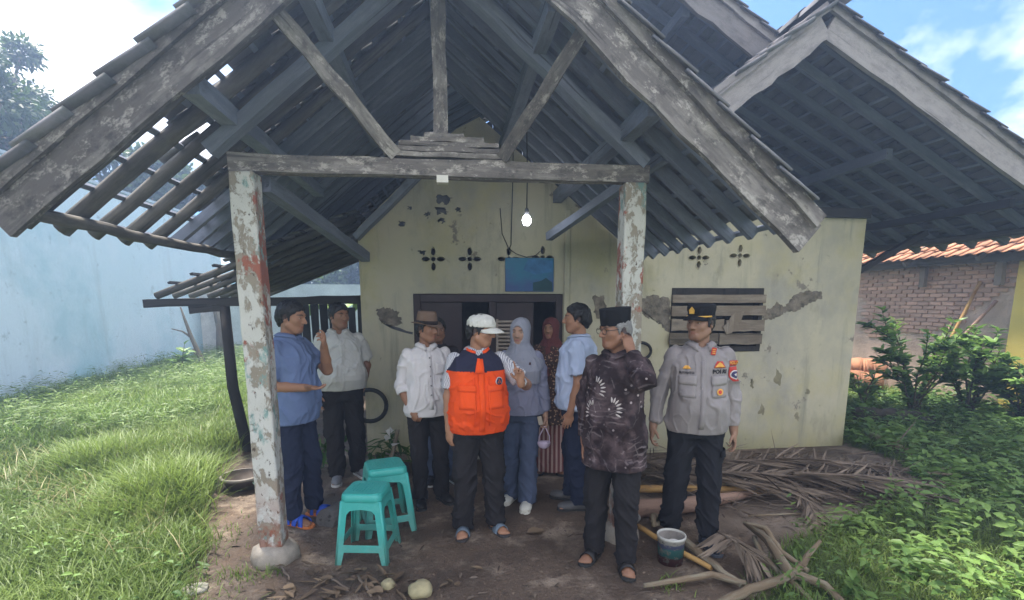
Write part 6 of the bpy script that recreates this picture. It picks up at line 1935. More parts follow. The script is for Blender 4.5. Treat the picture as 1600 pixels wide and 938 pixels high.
# spectacles
mb = MB()
for k in (-1, 1):
    c = Vector((k * .032, -.097, .003)); mb.tube([c + Vector((cos(t) * .025, 0, sin(t) * .019)) for t in np.linspace(0, 2 * pi, 17)], .0022, 5)
    mb.tube([(k * .057, -.095, .008), (k * .076, -.05, .010), (k * .082, .02, .012)], .0022, 5)
mb.tube([(-.008, -.098, .006), (0, -.101, .009), (.008, -.098, .006)], .0022, 5)
f.hm(mb, 'spectacles', simple('dark_frame', (.03, .028, .03), .4))
for k in (-1, 1): f.sandal(k, M_dark_sole, M_black_leather, 'slide')

# 9. police officer
M_police = cloth('grey_tan_uniform', (.27, .245, .245), .06); M_pol_dark = cloth('black_uniform_trousers', (.017, .017, .021))
q = at_z(1082, 858)
f = Figure('police officer in a grey shirt with badges, black trousers and a black peaked cap', q.x + .02, q.y + .09, radians(-16), 1.665, (.26, .15, .10), head=(radians(-42), radians(2), 0), belly=.05, girth=1.03,
           feet=((-.13, .05, -.25), (.12, -.03, .22)), armR={'u': (-.34, .06, -1), 'f': (-.16, -.25, -1)}, armL={'u': (.22, .06, -1), 'f': (.10, -.10, -1)}, handR={'curl': (.6, .7, .8, .85)}, handL={'curl': (.35, .45, .55, .6)})
pol = f; s = f.s
f.shirt('uniform_shirt', M_police, hem=.84, inf=.018, flare=.010, sleeve='long', sr=1.0, amp=.010, open_neck=.05); f.collar(M_police, gap=.42, tip=.05)
split_mat(f.body_o, [M_skin], lambda c: c[:, 2] * 0)
f.placket(M_police, .885, 1.34)
M_flap = cloth('grey_tan_pocket', (.29, .265, .262), .05)
for x0, x1 in ((-.150, -.050), (.055, .155)):
    f.decal('chest_pocket', x0, x1, 1.105, 1.215, M_police, .003, 6, 6, .005)
    f.decal('pocket_flap', x0 - .004, x1 + .004, 1.185, 1.245, M_flap, .0085, 6, 3, .005)
M_letter = simple('black_lettering', (.02, .018, .02), .7)
f.text('POLRI', .105, 1.272, .036, M_letter, bold=.0018)
f.text('SUYANTO', -.105, 1.262, .020, M_letter, bold=.0008)
M_red = simple('badge_red', (.50, .045, .035), .6); M_bgold = simple('badge_gold', (.72, .36, .07), .5)
w1_ = f.decal('wing_badge', 0, 1, 0, 1, M_red, .005, 6, 4, .002, shape=lambda a, b: (.105 + (a - .5) * .082 * (1 - .55 * b), 1.298 + .042 * b))
f.decal('wing_badge_gold', 0, 1, 0, 1, M_bgold, .009, 6, 4, .002, shape=lambda a, b: (.105 + (a - .5) * .070 * (1 - .65 * b), 1.302 + .034 * b * (1 - abs(a - .5) * .6)))
f.decal('wing_badge', 0, 1, 0, 1, M_bgold, .005, 6, 3, .002, shape=lambda a, b: (-.105 + (a - .5) * .055 * (1 - .6 * b), 1.288 + .022 * b))
f.disc('pocket_badge', .108, 1.142, .022, M_bgold, .0125); f.disc('pocket_badge_centre', .108, 1.142, .012, M_red, .0155)
# collar tab
for x in (.058,):
    p_, n_ = f.drop(x, 1.395, proud=.0)
    if p_ is not None:
        R_ = Matrix.Rotation(.25, 3, 'Y')
        c = p_ + Vector((.004, -.022, .010))
        MB().bar(c + Vector((-.004, 0, -.024)), c + Vector((.004, 0, .024)), .030, .004, (0, 1, 0)).build('collar_tab', M_red, f.root, .002, world=False)
        for dz in (-.012, 0, .012): MB().bar(c + Vector((-.009, -.004, dz)), c + Vector((.009, -.004, dz)), .006, .003, (0, 1, 0)).build('rank_bar', M_bgold, f.root, world=False)
# epaulettes
for k in (-1, 1):
    a_ = V3((k * .075, .015, 1.50)) * s; b_ = f.sh[k] + V3((k * .015, 0, .10))
    vs = []; fs = []
    for i in range(6):
        p = Vector(a_ + (b_ - a_) * i / 5); hit = f.shirt_bvh.ray_cast(p, Vector((0, 0, -1)))
        z = hit[0].z + .004 if hit[0] else p.z - .06
        for (dy, dz) in ((-.020, 0), (.020, 0), (.020, .005), (-.020, .005)):
            h2 = f.shirt_bvh.ray_cast(p + Vector((0, dy, 0)), Vector((0, 0, -1))); zz = (h2[0].z + .004 if h2[0] else z)
            vs.append((p.x, p.y + dy, zz + dz))
    for i in range(5):
        for j in range(4): fs.append((i*4+j, i*4+(j+1) % 4, i*4+4+(j+1) % 4, i*4+4+j))
    fs += [(3, 2, 1, 0), (20, 21, 22, 23)]
    mb = MB(); mb.add(vs, fs); mb.build('epaulette', M_flap, f.root, world=False)
# sleeve patches on the officer's left arm
sd_ = (.62, -.78, .05); f.decal_o = tuple(f.sh[1] * .7 + f.el[1] * .3); f.decal_o = (f.decal_o[0], f.decal_o[1], 0)
f.decal('sleeve_patch', -.046, .046, 1.300, 1.335, M_red, .003, 5, 3, .002, side=sd_); f.text('POLDA', 0, 1.318, .030, M_bgold, 'patch_lettering', .008, sd_, .001)
f.decal('sleeve_patch', 0, 1, 0, 1, M_red, .003, 5, 6, .002, side=sd_, shape=lambda a, b: ((a - .5) * .088 * min(1, .55 + 1.1 * b), 1.195 + .098 * b))
f.disc('patch_ring', 0, 1.238, .031, M_badge_w, .007, side=sd_); f.disc('patch_centre', 0, 1.238, .024, M_badge_n, .010, side=sd_); f.disc('patch_emblem', 0, 1.238, .010, M_badge_w, .013, side=sd_)
f.trousers(M_pol_dark, wide=1.12, cuff=.09, amp=.013)
tb = f.last
f.hair(M_hair, inf=.009)
for k in (-1, 1): f.shoe(k, simple('blue_black_shoe', (.05, .06, .085), .5, .3, 30), simple('blue_grey_sole', (.12, .14, .18), .6), high=.03)
# cargo pocket
f.decal_o = (f.hip[1][0], 0, 0)
f.decal('cargo_pocket', -.02, .085, .57, .70, M_pol_dark, .004, 5, 6, .008, bvh=tb, side=(.75, -.66, 0)); f.decal('cargo_flap', -.024, .089, .675, .725, M_pol_dark, .012, 5, 3, .006, bvh=tb, side=(.75, -.66, 0))
M_capb = cloth('black_cap_cloth', (.013, .013, .016), .2)
mb = MB(); mb.lathe([(.0795, .034), (.0815, .036), (.083, .075), (.0860, .082), (.0880, .105), (.083, .122), (.060, .131), (.0001, .133)], (0, .012, 0), 32, sx=1.0, sy=1.24); f.hm(mb, 'cap_crown', M_capb)
visor(f, .080, .058, .050, -.026, M_capb, droop=.016, name='cap_visor', arch=.016, tiltz=.004)
mb = MB(); mb.tube([(cos(a) * .0845, .012 + sin(a) * .1048, .046) for a in np.linspace(pi * 1.05, pi * 1.95, 15)], .0058, 6); f.hm(mb, 'gold_cord', M_gold)
mb = MB(); mb.poly([(-.016, -.102, .066), (.016, -.102, .066), (.019, -.104, .090), (0, -.104, .112), (-.019, -.104, .090)], (0, -.006, 0)); f.hm(mb, 'cap_badge', M_gold)

# ------------------------------------------------------------------ stools
M_teal = NT('turquoise_plastic')
_n = M_teal.noise(5, 5, .6)
_d = M_teal.math('MULTIPLY', M_teal.ramp(M_teal.math('ADD', M_teal.xyz()[2], M_teal.math('MULTIPLY', M_teal.noise(14, 6, .7), .5)), .22, .5, (1, 1, 1), (0, 0, 0)), .55)
M_teal = M_teal.out(M_teal.mix(_d, M_teal.mix(M_teal.ramp(M_teal.noise(9, 6, .7), .52, .66), (.04, .35, .31), (.075, .40, .36)), (.16, .22, .17)), M_teal.ramp(_n, .3, .7, (.30, .30, .30), (.48, .48, .48)), M_teal.noise(35, 3), .06, .002, .45)
def xform(me, M):
    me.transform(M); return me
def stool(label, x, y, rz, Hs=.46, wt=.128, wb=.174):
    t = thing('plastic_stool', label, 'stool', (x, y, gz(x, y)), rz, 'turquoise plastic stools')
    # seat: rounded square with small holes
    def sq(w, r, n=6):
        out = []
        for (cx, cy, a0) in ((w - r, w - r, 0), (-w + r, w - r, pi/2), (-w + r, -w + r, pi), (w - r, -w + r, 3*pi/2)):
            for i in range(n + 1):
                a = a0 + pi / 2 * i / n; out.append((cx + cos(a) * r, cy + sin(a) * r))
        return out
    hl = []
    for i in range(-4, 5):
        for j in range(-4, 5):
            if hypot(i, j) > 4.3 or (i == 0 and j == 0): continue
            cx, cy = i * .0215, j * .0215; a = (i + j) % 2 * pi / 2 + pi / 4
            hl.append([(cx + cos(a + b) * (.0092 if k % 2 == 0 else .0040), cy + sin(a + b) * (.0092 if k % 2 == 0 else .0040)) for k, b in enumerate((0, pi/2, pi, 3*pi/2))])
    hl.append([(cos(b) * .0075, sin(b) * .0075) for b in np.linspace(0, 2*pi, 9)[:-1]])
    me = slab_holes(sq(wt * .905, .045), hl, 0, .005); me.transform(Matrix.Rotation(pi / 2, 4, 'X')); me.transform(Matrix.Translation((0, 0, Hs)))
    me.name = 'seat'; link('seat', me, M_teal, t, False)
    # rounded rim from the seat down into the apron
    mb = MB(); mb.smooth = True; prof = [(.90, .0), (.955, -.002), (.99, -.010), (1.01, -.028), (1.015, -.05)]
    vs = []; fs = []; base = sq(wt, .045); n = len(base)
    for lay in (1, .965):
        for (k, dz) in prof:
            for (px_, py_) in base: vs.append((px_ * k * (lay if k > .9 else 1), py_ * k * (lay if k > .9 else 1), Hs + dz - (0.0 if lay == 1 else .005)))
    m_ = len(prof)
    for l in range(2):
        for j in range(m_ - 1):
            for i in range(n):
                a = (l * m_ + j) * n; fs.append((a + i, a + (i+1) % n, a + n + (i+1) % n, a + n + i))
    for i in range(n): fs.append(((m_-1)*n + i, (m_-1)*n + (i+1) % n, (2*m_-1)*n + (i+1) % n, (2*m_-1)*n + i))
    mb.add(vs, fs, True); mb.build('seat_rim', M_teal, t, world=False)
    # four side frames: apron, two leg strips, low rail; slanted outwards
    z1 = Hs - .045
    for k in range(4):
        wtt = wt * .97; w0_, w1_ = wb - .006, wtt
        wid = lambda z: w0_ + (w1_ - w0_) * z / z1
        lw = .043; ra, rb = .085, .135
        outer = [(-wid(0), 0), (-wid(0) + lw * .9, 0), (-wid(ra) + lw * 1.15, ra), (wid(ra) - lw * 1.15, ra), (wid(0) - lw * .9, 0), (wid(0), 0), (wid(z1), z1), (-wid(z1), z1)]
        zt = z1 - .055
        hole = [(-wid(rb) + lw, rb), (wid(rb) - lw, rb), (wid(zt) - lw * 1.0, zt - .03), (wid(zt) - lw * 1.5, zt - .006), (0, zt + .004), (-wid(zt) + lw * 1.5, zt - .006), (-wid(zt) + lw * 1.0, zt - .03)]
        me = slab_holes(outer, [hole], 0, .005)
        ang = atan((w0_ - w1_) / z1)
        me.transform(Matrix.Rotation(pi / 2 * k, 4, 'Z') @ Matrix.Translation((0, -w0_ - .003, 0)) @ Matrix.Rotation(-ang, 4, 'X'))
        me.name = 'side_frame'; o = link('side_frame', me, M_teal, t, False)
        b = o.modifiers.new('bevel', 'BEVEL'); b.width = .002; b.segments = 2; b.limit_method = 'ANGLE'
        a = pi / 4 + pi / 2 * k; c0 = Vector((cos(a), sin(a), 0)) * sqrt(2)
        MB().tube([Vector((c0.x * (w0_ - .006), c0.y * (w0_ - .006), 0)), Vector((c0.x * (w1_ - .006), c0.y * (w1_ - .006), z1))], [.011, .012], 10).build('leg', M_teal, t, world=False)
    return t
q = at_z(576, 868); stool('turquoise plastic stool with perforated seat, standing nearest the camera', q.x, q.y + .04, radians(-9), .465, .134, .178)
q = at_z(607, 815); stool('turquoise plastic stool behind the front stool, beside the man in the fedora', q.x, q.y - .06, radians(16), .49, .142, .19)

# ------------------------------------------------------------------ bucket, basin, bowl, rocks
q = at_z(1050, 880); bx_, by_ = q.x, q.y + .03
t = thing('paint_bucket', 'paint smeared plastic bucket with blue, turquoise and maroon bands and pale rim', 'bucket', (bx_, by_, gz(bx_, by_)))
z0 = gz(bx_, by_); t.scale = (.97, .97, .90)
n = NT('smeared_bucket'); X = n.xyz(); nn = n.noise(10, 6, .7); zz = n.math('ADD', X[2], n.math('MULTIPLY', n.math('SUBTRACT', nn, .5), .05))
c = n.mix(n.ramp(zz, .055 , .065), (.22, .10, .11), (.08, .27, .27)); c = n.mix(n.ramp(zz, .125, .132), c, (.13, .15, .27)); c = n.mix(n.ramp(zz, .16, .165), c, (.47, .46, .42))
c = n.mix(n.ramp(n.noise(24, 5, .7), .55, .62), c, (.38, .36, .33)); c = n.mix(n.ramp(n.noise(13, 5, .7, n.mapping((1, 1, 1), (4, 2, 1))), .60, .64), c, (.12, .12, .11))
M_bucket = n.out(c, .6, nn, .3, .004, .3)
prof = [(.0001, .003), (.078, .003), (.080, .0), (.090, .19), (.096, .192), (.096, .212), (.089, .213), (.0875, .20), (.081, .02), (.0001, .02)]
o = link('bucket_body', MB().lathe(prof, (0, 0, 0), 28).mesh('bucket_body'), M_bucket, t, False)
MB().lathe([(.086, .198), (.0795, .03), (.0001, .028)], (0, 0, 0), 28, caps=False).build('inner_wall', simple('grey_bucket_inside', (.26, .24, .22), .8, .3, 14), t, world=False)
M_lime = simple('dried_white_paint', (.62, .60, .56), .8, .12, 12, 30, .5)
MB().lathe([(.0845, .128), (.05, .138), (.0001, .142)], (0, 0, 0), 18).build('dried_paint', M_lime, t, world=False)
me = MB().ellipsoid((.012, -.01, .150), (.045, .038, .026), None, 12, 8).mesh('paint_lump'); link('paint_lump', me, M_lime, t, False)
MB().tube([(cos(a) * .097, sin(a) * .097 , .185 - .10 * sin(a / 1.0) if sin(a) > 0 else .185) for a in np.linspace(0, pi, 12)], .0025, 6).build('handle', simple('rusty_wire', (.16, .11, .08), .7), t, world=False)

q = at_z(372, 770); by_ = q.y + .12
t = thing('basin', 'round grey brown basin with pale rim lying at the grass edge', 'basin', (q.x, by_, gz(q.x, by_)), radians(20))
MB().lathe([(.0001, .004), (.115, .004), (.125, .0), (.165, .105), (.182, .108), (.182, .122), (.166, .122), (.158, .105), (.112, .018), (.0001, .016)], (0, 0, 0), 30).build('basin_body', simple('grey_brown_plastic', (.13, .105, .09), .6, .25, 12, 30, .2), t, world=False)
MB().lathe([(.1845, .104), (.187, .114), (.1835, .1245), (.165, .1245)], (0, 0, 0), 30, caps=False).build('rim', simple('pale_worn_rim', (.26, .23, .20), .6, .2, 20), t, world=False)
q = at_z(408, 772); by_ = q.y + .12
t = thing('bowl', 'small pale green and white bowl half hidden behind the left pillar', 'bowl', (q.x, by_, gz(q.x, by_)))
MB().lathe([(.0001, .004), (.06, .0), (.095, .07), (.105, .072), (.105, .08), (.094, .08), (.058, .012), (.0001, .012)], (0, 0, 0), 24).build('bowl_body', simple('pale_green_plastic', (.42, .58, .46), .4), t, world=False)
def rock(label, u, v, r, m, cat='stone', name='stone', sq_=.75, group=None, seed=0):
    q = at_z(u, v); z0 = gz(q.x, q.y)
    V = []; mb = MB().ellipsoid((0, 0, 0), (r, r * .85, r * sq_), None, 16, 10); me = mb.mesh(name)
    for vt in me.vertices:
        nn = float(fbm(np.array([np.array(vt.co) / r * 1.3 + seed]), 3)[0]); vt.co *= 1 + .22 * nn
    o = link(name, me, m); o.location = (q.x, q.y, z0 + r * sq_ * .55); tag(o, label, cat, group); return o
M_stone_y = simple('yellow_grey_stone', (.33, .29, .17), .9, .3, 9, 30, .5); M_stone_g = simple('grey_stone', (.20, .19, .18), .9, .3, 9, 30, .5)
rock('rounded yellow grey stone among the dry leaves in front of the stools', 657, 930, .075, M_stone_y, seed=3)
rock('smaller yellowish stone left of the rounded stone, among dry leaves', 607, 918, .045, M_stone_y, seed=8)
rock('grey stone on the mud beside the striped stick near the batik man', 985, 815, .07, M_stone_g, seed=11)
rock('pale flat stone in the grass at the lower left edge of the mud', 300, 925, .085, simple('pale_stone', (.40, .37, .32), .9, .2, 9), sq_=.22, seed=5)
rock('reddish brick fragment lying in the grass of the left yard', 163, 735, .09, simple('brick_fragment', (.42, .24, .18), .95), 'brick fragment', 'brick_fragment', .5, seed=6)
rock('flat pale stone at the grass edge near the basin', 305, 778, .10, simple('pale_stone', (.40, .37, .32), .9, .2, 9), sq_=.25, seed=15)
# long weathered timber lying behind the stools
a = at_z(508, 822); b = at_z(628, 742)
t = thing('weathered_timber', 'long dark grey weathered timber lying on the ground behind the stools', 'timber', (a.x, a.y, 0))
mb = MB(); n = 10
mb.tube([a.lerp(b, i / n) + Vector((random.uniform(-.01, .01), 0, .045 + random.uniform(-.008, .008))) for i in range(n + 1)], [.085 + random.uniform(-.008, .008) for _ in range(n + 1)], 9, jit=.07)
mb.build('trunk', wood('grey_weathered_timber', (.065, .06, .058), (.15, .14, .135), bs=1.0), t)

# ------------------------------------------------------------------ logs, bamboo and branches on the right
def log(name, label, cat, pts, rad, m, sides=9, jit=.05, group=None, extra=None):
    """pts: (u, v, z) in photo pixels with the height of the axis above the ground"""
    if m is M_bark: rad = [x * .84 for x in rad]
    P_ = [at_z(u, v, z) for u, v, z in pts]
    Q = []; R_ = []
    for i in range(len(P_) - 1):
        for k in range(4):
            s = k / 4; Q.append(P_[i].lerp(P_[i + 1], s) + Vector((random.uniform(-.006, .006), random.uniform(-.006, .006), random.uniform(-.003, .003)))); R_.append(rad[i] * (1 - s) + rad[i + 1] * s)
    Q.append(P_[-1]); R_.append(rad[-1])
    t = thing(name, label, cat, (P_[0].x, P_[0].y, 0), group=group)
    MB().tube(Q, R_, sides, jit=jit).build('stem', m, t)
    for (pp, rr) in (extra or []):
        MB().tube([at_z(*x) for x in pp], rr, 7, jit=.05).build('side_branch', m, t)
    return t
log('bamboo_pole', 'yellow bamboo pole lying behind the police officer, below the dry fronds', 'bamboo pole', [(985, 764, .07), (1100, 764, .07), (1202, 768, .06)], [.034, .036, .030], M_yellowbamboo, jit=.01)
log('log', 'thick reddish peeled log lying behind the police officer', 'log', [(985, 796, .07), (1080, 788, .075), (1172, 772, .05)], [.075, .066, .030], M_rust_log, jit=.03)
log('log', 'thin grey stick lying along the yellow bamboo pole', 'stick', [(1090, 756, .12), (1180, 757, .11)], [.018, .015], M_bark)
log('stick', 'striped yellow brown stick running behind the paint bucket', 'stick', [(996, 822, .05), (1050, 855, .04), (1112, 888, .03)], [.020, .019, .017], M_yellowbamboo, jit=.01)
log('branch', 'mottled grey branch lying behind the bucket, running to the big forked branch', 'branch', [(1022, 806, .05), (1040, 820, .06), (1085, 858, .05), (1130, 895, .045), (1160, 915, .03)], [.030, .034, .032, .028, .022], M_bark, extra=[([(1035, 815, .06), (1022, 818, .12), (1020, 806, .15)], [.028, .026, .024])])
log('branch', 'bent peeled branch on the mud at the front, its tip below the batik man', 'branch', [(1006, 914, .03), (1060, 908, .04), (1110, 898, .05), (1165, 912, .04)], [.016, .023, .026, .022], M_bark)
log('branch', 'thickest forked branch at the front right, rising out of the bottom of the picture', 'branch', [(1120, 945, .06), (1170, 922, .07), (1228, 904, .09), (1252, 884, .10)], [.034, .034, .031, .027], M_bark,
    extra=[([(1240, 896, .09), (1290, 915, .06), (1320, 945, .05)], [.030, .026, .020]), ([(1236, 900, .09), (1200, 845, .10), (1165, 818, .08)], [.034, .030, .018]), ([(1252, 886, .10), (1262, 868, .14), (1282, 845, .22)], [.026, .018, .010])])
log('branch', 'slender pale branch arching beside the small frond', 'branch', [(1164, 818, .09), (1196, 826, .12), (1220, 862, .11), (1262, 892, .09)], [.017, .022, .022, .018], M_bark)
log('branch', 'mottled branch crossing under the forked branch to the lower right', 'branch', [(1178, 840, .05), (1190, 868, .05), (1215, 892, .04), (1250, 925, .03), (1275, 945, .03)], [.020, .024, .024, .024, .022], M_bark)
log('branch', 'thin brown branch in the leaves right of the fronds, with a raised fork', 'branch', [(1400, 748, .06), (1450, 740, .10), (1485, 730, .14)], [.022, .020, .014], M_bark, extra=[([(1450, 740, .10), (1490, 742, .12), (1520, 740, .10)], [.016, .012, .008])])
log('branch', 'long grey log in the ground cover near the house corner', 'log', [(1358, 680, .08), (1395, 696, .08), (1425, 708, .06)], [.055, .05, .04], M_bark)
log('stick', 'long straight pale stick lying on the sandy soil', 'stick', [(1170, 806, .02), (1250, 803, .02), (1335, 800, .02)], [.009, .009, .007], M_bark)
log('log', 'dark rotten log half buried beyond the ground cover, below the bushes', 'log', [(1332, 652, .12), (1390, 655, .14), (1450, 658, .10)], [.14, .15, .12], simple('dark_rotten_wood', (.045, .04, .032), .95, .3, 8, 25, .8, .01), jit=.12)

# ------------------------------------------------------------------ dry palm fronds
def leaflet_mesh():
    vs = []; fs = []
    prof = [(0, .35), (.25, 1.0), (.65, .75), (1.0, .05)]
    for (t, w) in prof:
        for k, s in enumerate((-1, 0, 1)): vs.append((t, s * .0115 * w, -.12 * t * t + (0 if s == 0 else .010 * w)))
    for i in range(3):
        for k in range(2): fs.append((i*3+k, i*3+k+1, i*3+k+4, i*3+k+3))
    me = bpy.data.meshes.new('leaflet'); me.from_pydata(vs, [], fs); me.materials.append(M_frond); return me
LFT = leaflet_mesh()
M_rachis = wood('dry_frond_stalk', (.10, .075, .055), (.22, .17, .13), rand=.1)
def frond(label, pts, n, L, sides=(1, -1), back=.35, lift=.15, rad=.018, seed=0, hang=0.0, zmin=.02):
    P_ = [Vector(p) for p in pts]
    t = thing('palm_frond', label, 'palm frond', (P_[0].x, P_[0].y, 0), group='dry palm fronds by the house wall'); RI = root_matrix(t).inverted()
    m = len(P_); 
    MB().tube([P_[0].lerp(P_[1], k / 3) if False else P_[min(int(k), m - 2)].lerp(P_[min(int(k), m - 2) + 1], k - min(int(k), m - 2)) for k in np.linspace(0, m - 1, 9)], list(np.linspace(rad, rad * .3, 9)), 7).build('stalk', M_rachis, t)
    n = int(n * 1.5)
    for i in range(n):
        s = (i + .5) / n * (m - 1); j = min(int(s), m - 2); p = P_[j].lerp(P_[j+1], s - j); d = (P_[j+1] - P_[j]).normalized()
        for sd in sides:
            sv = d.cross(Vector((0, 0, 1))).normalized() * sd
            dirv = (sv * random.uniform(.55, 1.1) + d * (back + random.uniform(.1, .9)) + Vector((0, 0, random.uniform(-.12, 1) * lift - hang))).normalized()
            ln = L * random.uniform(.55, 1.1) * (1 - .45 * abs((i / n) - .35))
            if p.z + dirv.z * ln < zmin: dirv.z = (zmin - p.z) / ln; dirv.normalize()
            side = dirv.cross(Vector((0, 0, 1))).normalized(); up = side.cross(dirv)
            M3 = Matrix((dirv, -side, up)).transposed() @ Euler((random.uniform(-1.2, 1.2), 0, random.uniform(-.1, .1))).to_matrix()
            o = bpy.data.objects.new('leaflet', LFT); COL.objects.link(o); o.parent = t; o.matrix_parent_inverse = RI
            o.matrix_basis = Matrix.Translation(p) @ (M3 @ Matrix.Diagonal((ln, random.uniform(.8, 1.25), ln))).to_4x4()
Z = lambda u, v, z: at_z(u, v, z)
frond('dry palm frond lying closest along the foot of the house wall', [Z(1130, 722, .16), Z(1250, 718, .20), Z(1400, 730, .10)], 44, .42, lift=.35, seed=1)
frond('long dry palm frond lying across the middle of the frond heap', [Z(1010, 742, .10), Z(1160, 738, .18), Z(1320, 752, .16), Z(1490, 776, .06)], 60, .50, lift=.22)
frond('dry palm frond lying on the near edge of the heap behind the officer', [Z(1120, 752, .14), Z(1230, 760, .14), Z(1345, 775, .05)], 40, .42, lift=.15)
frond('dry palm frond behind the legs of the police officer', [Z(1000, 722, .14), Z(1060, 730, .16), Z(1140, 742, .10)], 32, .36, lift=.3)
frond('dry palm frond whose tip points right into the green leaves', [Z(1240, 740, .22), Z(1360, 745, .18), Z(1470, 752, .08)], 40, .45, lift=.25)
frond('small drooping dry frond leaning on the branches beside the officer shoe', [Z(1122, 832, .12), Z(1148, 846, .20), Z(1190, 880, .10)], 30, .26, lift=.0, back=.25, rad=.012, hang=.35)
frond('broken hanging frond end on the sandy soil below the heap', [Z(1245, 765, .16), Z(1262, 782, .12), Z(1290, 835, .02)], 16, .22, lift=.0, back=.9, rad=.010, hang=.2)
# palm debris strips in a heap under the fronds (nobody could count them)
n = 900
px_ = RNG.uniform(1000, 1420, n); pv = RNG.normal(752, 22, n) + (px_ - 1000) * .03
base = np.array([at_z(a, min(max(b, 712), 800), 0)[:] for a, b in zip(px_, pv)]); base[:, 2] = RNG.uniform(.015, .09, n)
D = np.stack([RNG.normal(0, 1, n) + .6, RNG.normal(0, .45, n), RNG.normal(0, .12, n)], -1)
me = leaves(base, D, np.tile([0., 0, 1], (n, 1)) + RNG.normal(0, .6, (n, 3)), RNG.uniform(.18, .55, n), RNG.uniform(.006, .018, n), 'frond_litter', None, fold=.2, droop=.08)
tl_ = NT('frond_litter'); M_litter = tl_.out(tl_.mix(tl_.attr('Tint'), (.07, .05, .04), (.21, .165, .125)), .85, None, spec=.15)
tag(link('frond_litter', me, M_litter), kind='stuff')
# twigs and crumbs on the soil
n = 700
xx = RNG.uniform(-1.7, 3.6, n); yy = RNG.uniform(2.45, 4.6, n); kp = (greenness(xx, yy) < .6) & ((np.abs(xx - 2.6) < 1.2) | (yy < 3.1) | (RNG.uniform(0, 1, n) < .25)); xx, yy = xx[kp], yy[kp]; n = len(xx)
base = np.stack([xx, yy, ground_h(xx, yy) + .006], -1)
me = leaves(base, np.stack([RNG.normal(0, 1, n), RNG.normal(0, 1, n), RNG.normal(0, .05, n)], -1), np.tile([0., 0, 1], (n, 1)) + RNG.normal(0, .3, (n, 3)), RNG.uniform(.02, .10, n), RNG.uniform(.004, .022, n), 'ground_litter', None, fold=.2, droop=.1)
tag(link('ground_litter', me, M_litter), kind='stuff')
# clods and grit pressed into the soil
n = 1500
xx = RNG.uniform(-2.0, 4.2, n); yy = RNG.uniform(2.3, 5.2, n); kp = greenness(xx, yy) < .6; xx, yy = xx[kp], yy[kp]; n = len(xx)
oc = np.array([(1, 0, 0), (0, 1, 0), (-1, 0, 0), (0, -1, 0), (0, 0, .6), (0, 0, -.6)]); of = np.array([(0, 1, 4), (1, 2, 4), (2, 3, 4), (3, 0, 4)])
sz = .006 + .012 * RNG.uniform(0, 1, n) ** 3
V = (oc[None] + RNG.normal(0, .22, (n, 6, 3))) * sz[:, None, None] + np.stack([xx, yy, ground_h(xx, yy) + .002], -1)[:, None]
me = np_mesh('soil_clods', V.reshape(-1, 3), (of[None] + (np.arange(n) * 6)[:, None, None]).reshape(-1, 3), False)
tag(link('soil_clods', me, simple('soil_clod', (.17, .125, .09), .95, .4, 7)), kind='stuff')
# dry curled leaves and husks at the front, each a thing
def curl_mesh(l, w, c):
    vs = []; fs = []
    for i in range(6):
        t = i / 5; ww = w * sin(pi * (.08 + .88 * t))
        for k in range(5):
            s = -1 + k / 2; vs.append(((t - .5) * l, s * ww / 2 * cos(s * c * .5), abs(s) * ww * .35 * c + .03 * c * sin(t * 7) * l))
    for i in range(5):
        for k in range(4): fs.append((i*5+k, i*5+k+1, i*5+k+6, i*5+k+5))
    me = bpy.data.meshes.new('dry_leaf'); me.from_pydata(vs, [], fs); me.materials.append(M_dryleaf); me.polygons.foreach_set('use_smooth', np.array([True] * len(fs))); return me
CL = [curl_mesh(.11, .05, .6), curl_mesh(.15, .045, .9), curl_mesh(.085, .06, .4), curl_mesh(.19, .035, 1.0)]
for i in range(64):
    u, v = random.gauss(535, 90), random.gauss(920, 14)
    if i > 50: u, v = random.uniform(400, 760), random.uniform(860, 935)
    if v > 950: v = 940
    q = at_z(u, v); o = bpy.data.objects.new('dry_leaf', random.choice(CL)); COL.objects.link(o)
    o.location = (q.x, q.y, gz(q.x, q.y) + random.uniform(.008, .03)); o.rotation_euler = (random.uniform(-.4, .4), random.uniform(-.3, .3), random.uniform(0, 6.28)); s = random.uniform(.45, .95); o.scale = (s, s, s * .7)
    tag(o, 'brown curled dry leaf in the litter at the front below the stools', 'dry leaf', 'dry leaves littered in front of the stools')
for (u, v, lab) in ((838, 833, 'flat yellow brown dry leaf on the mud between the cap man and batik man'), (1484, 800, 'large yellowing leaf lying in the green ground cover at right'), (1225, 770, 'brown dry leaf on the sandy soil below the frond heap')):
    q = at_z(u, v); o = bpy.data.objects.new('dry_leaf', CL[2] if u < 1400 else CL[0]); COL.objects.link(o); o.location = (q.x, q.y, gz(q.x, q.y) + (.012 if u < 1400 else .12)); o.rotation_euler = (.05, .1, random.uniform(0, 1)); o.scale = (1.7,) * 3 if u < 1400 else (1.3,) * 3
    tag(o, lab, 'dry leaf')
# long husk strips
for (u0, v0, u1, v1, lab) in ((520, 905, 545, 920, 'dry husk strip lying just below the front stool'), (440, 885, 452, 905, 'thin dry stick by the pillar base'), (560, 900, 580, 932, 'dry husk strip upright among the litter')):
    log('dry_stick', lab, 'stick', [(u0, v0, .02), (u1, v1, .02)], [.009, .006], M_rachis)

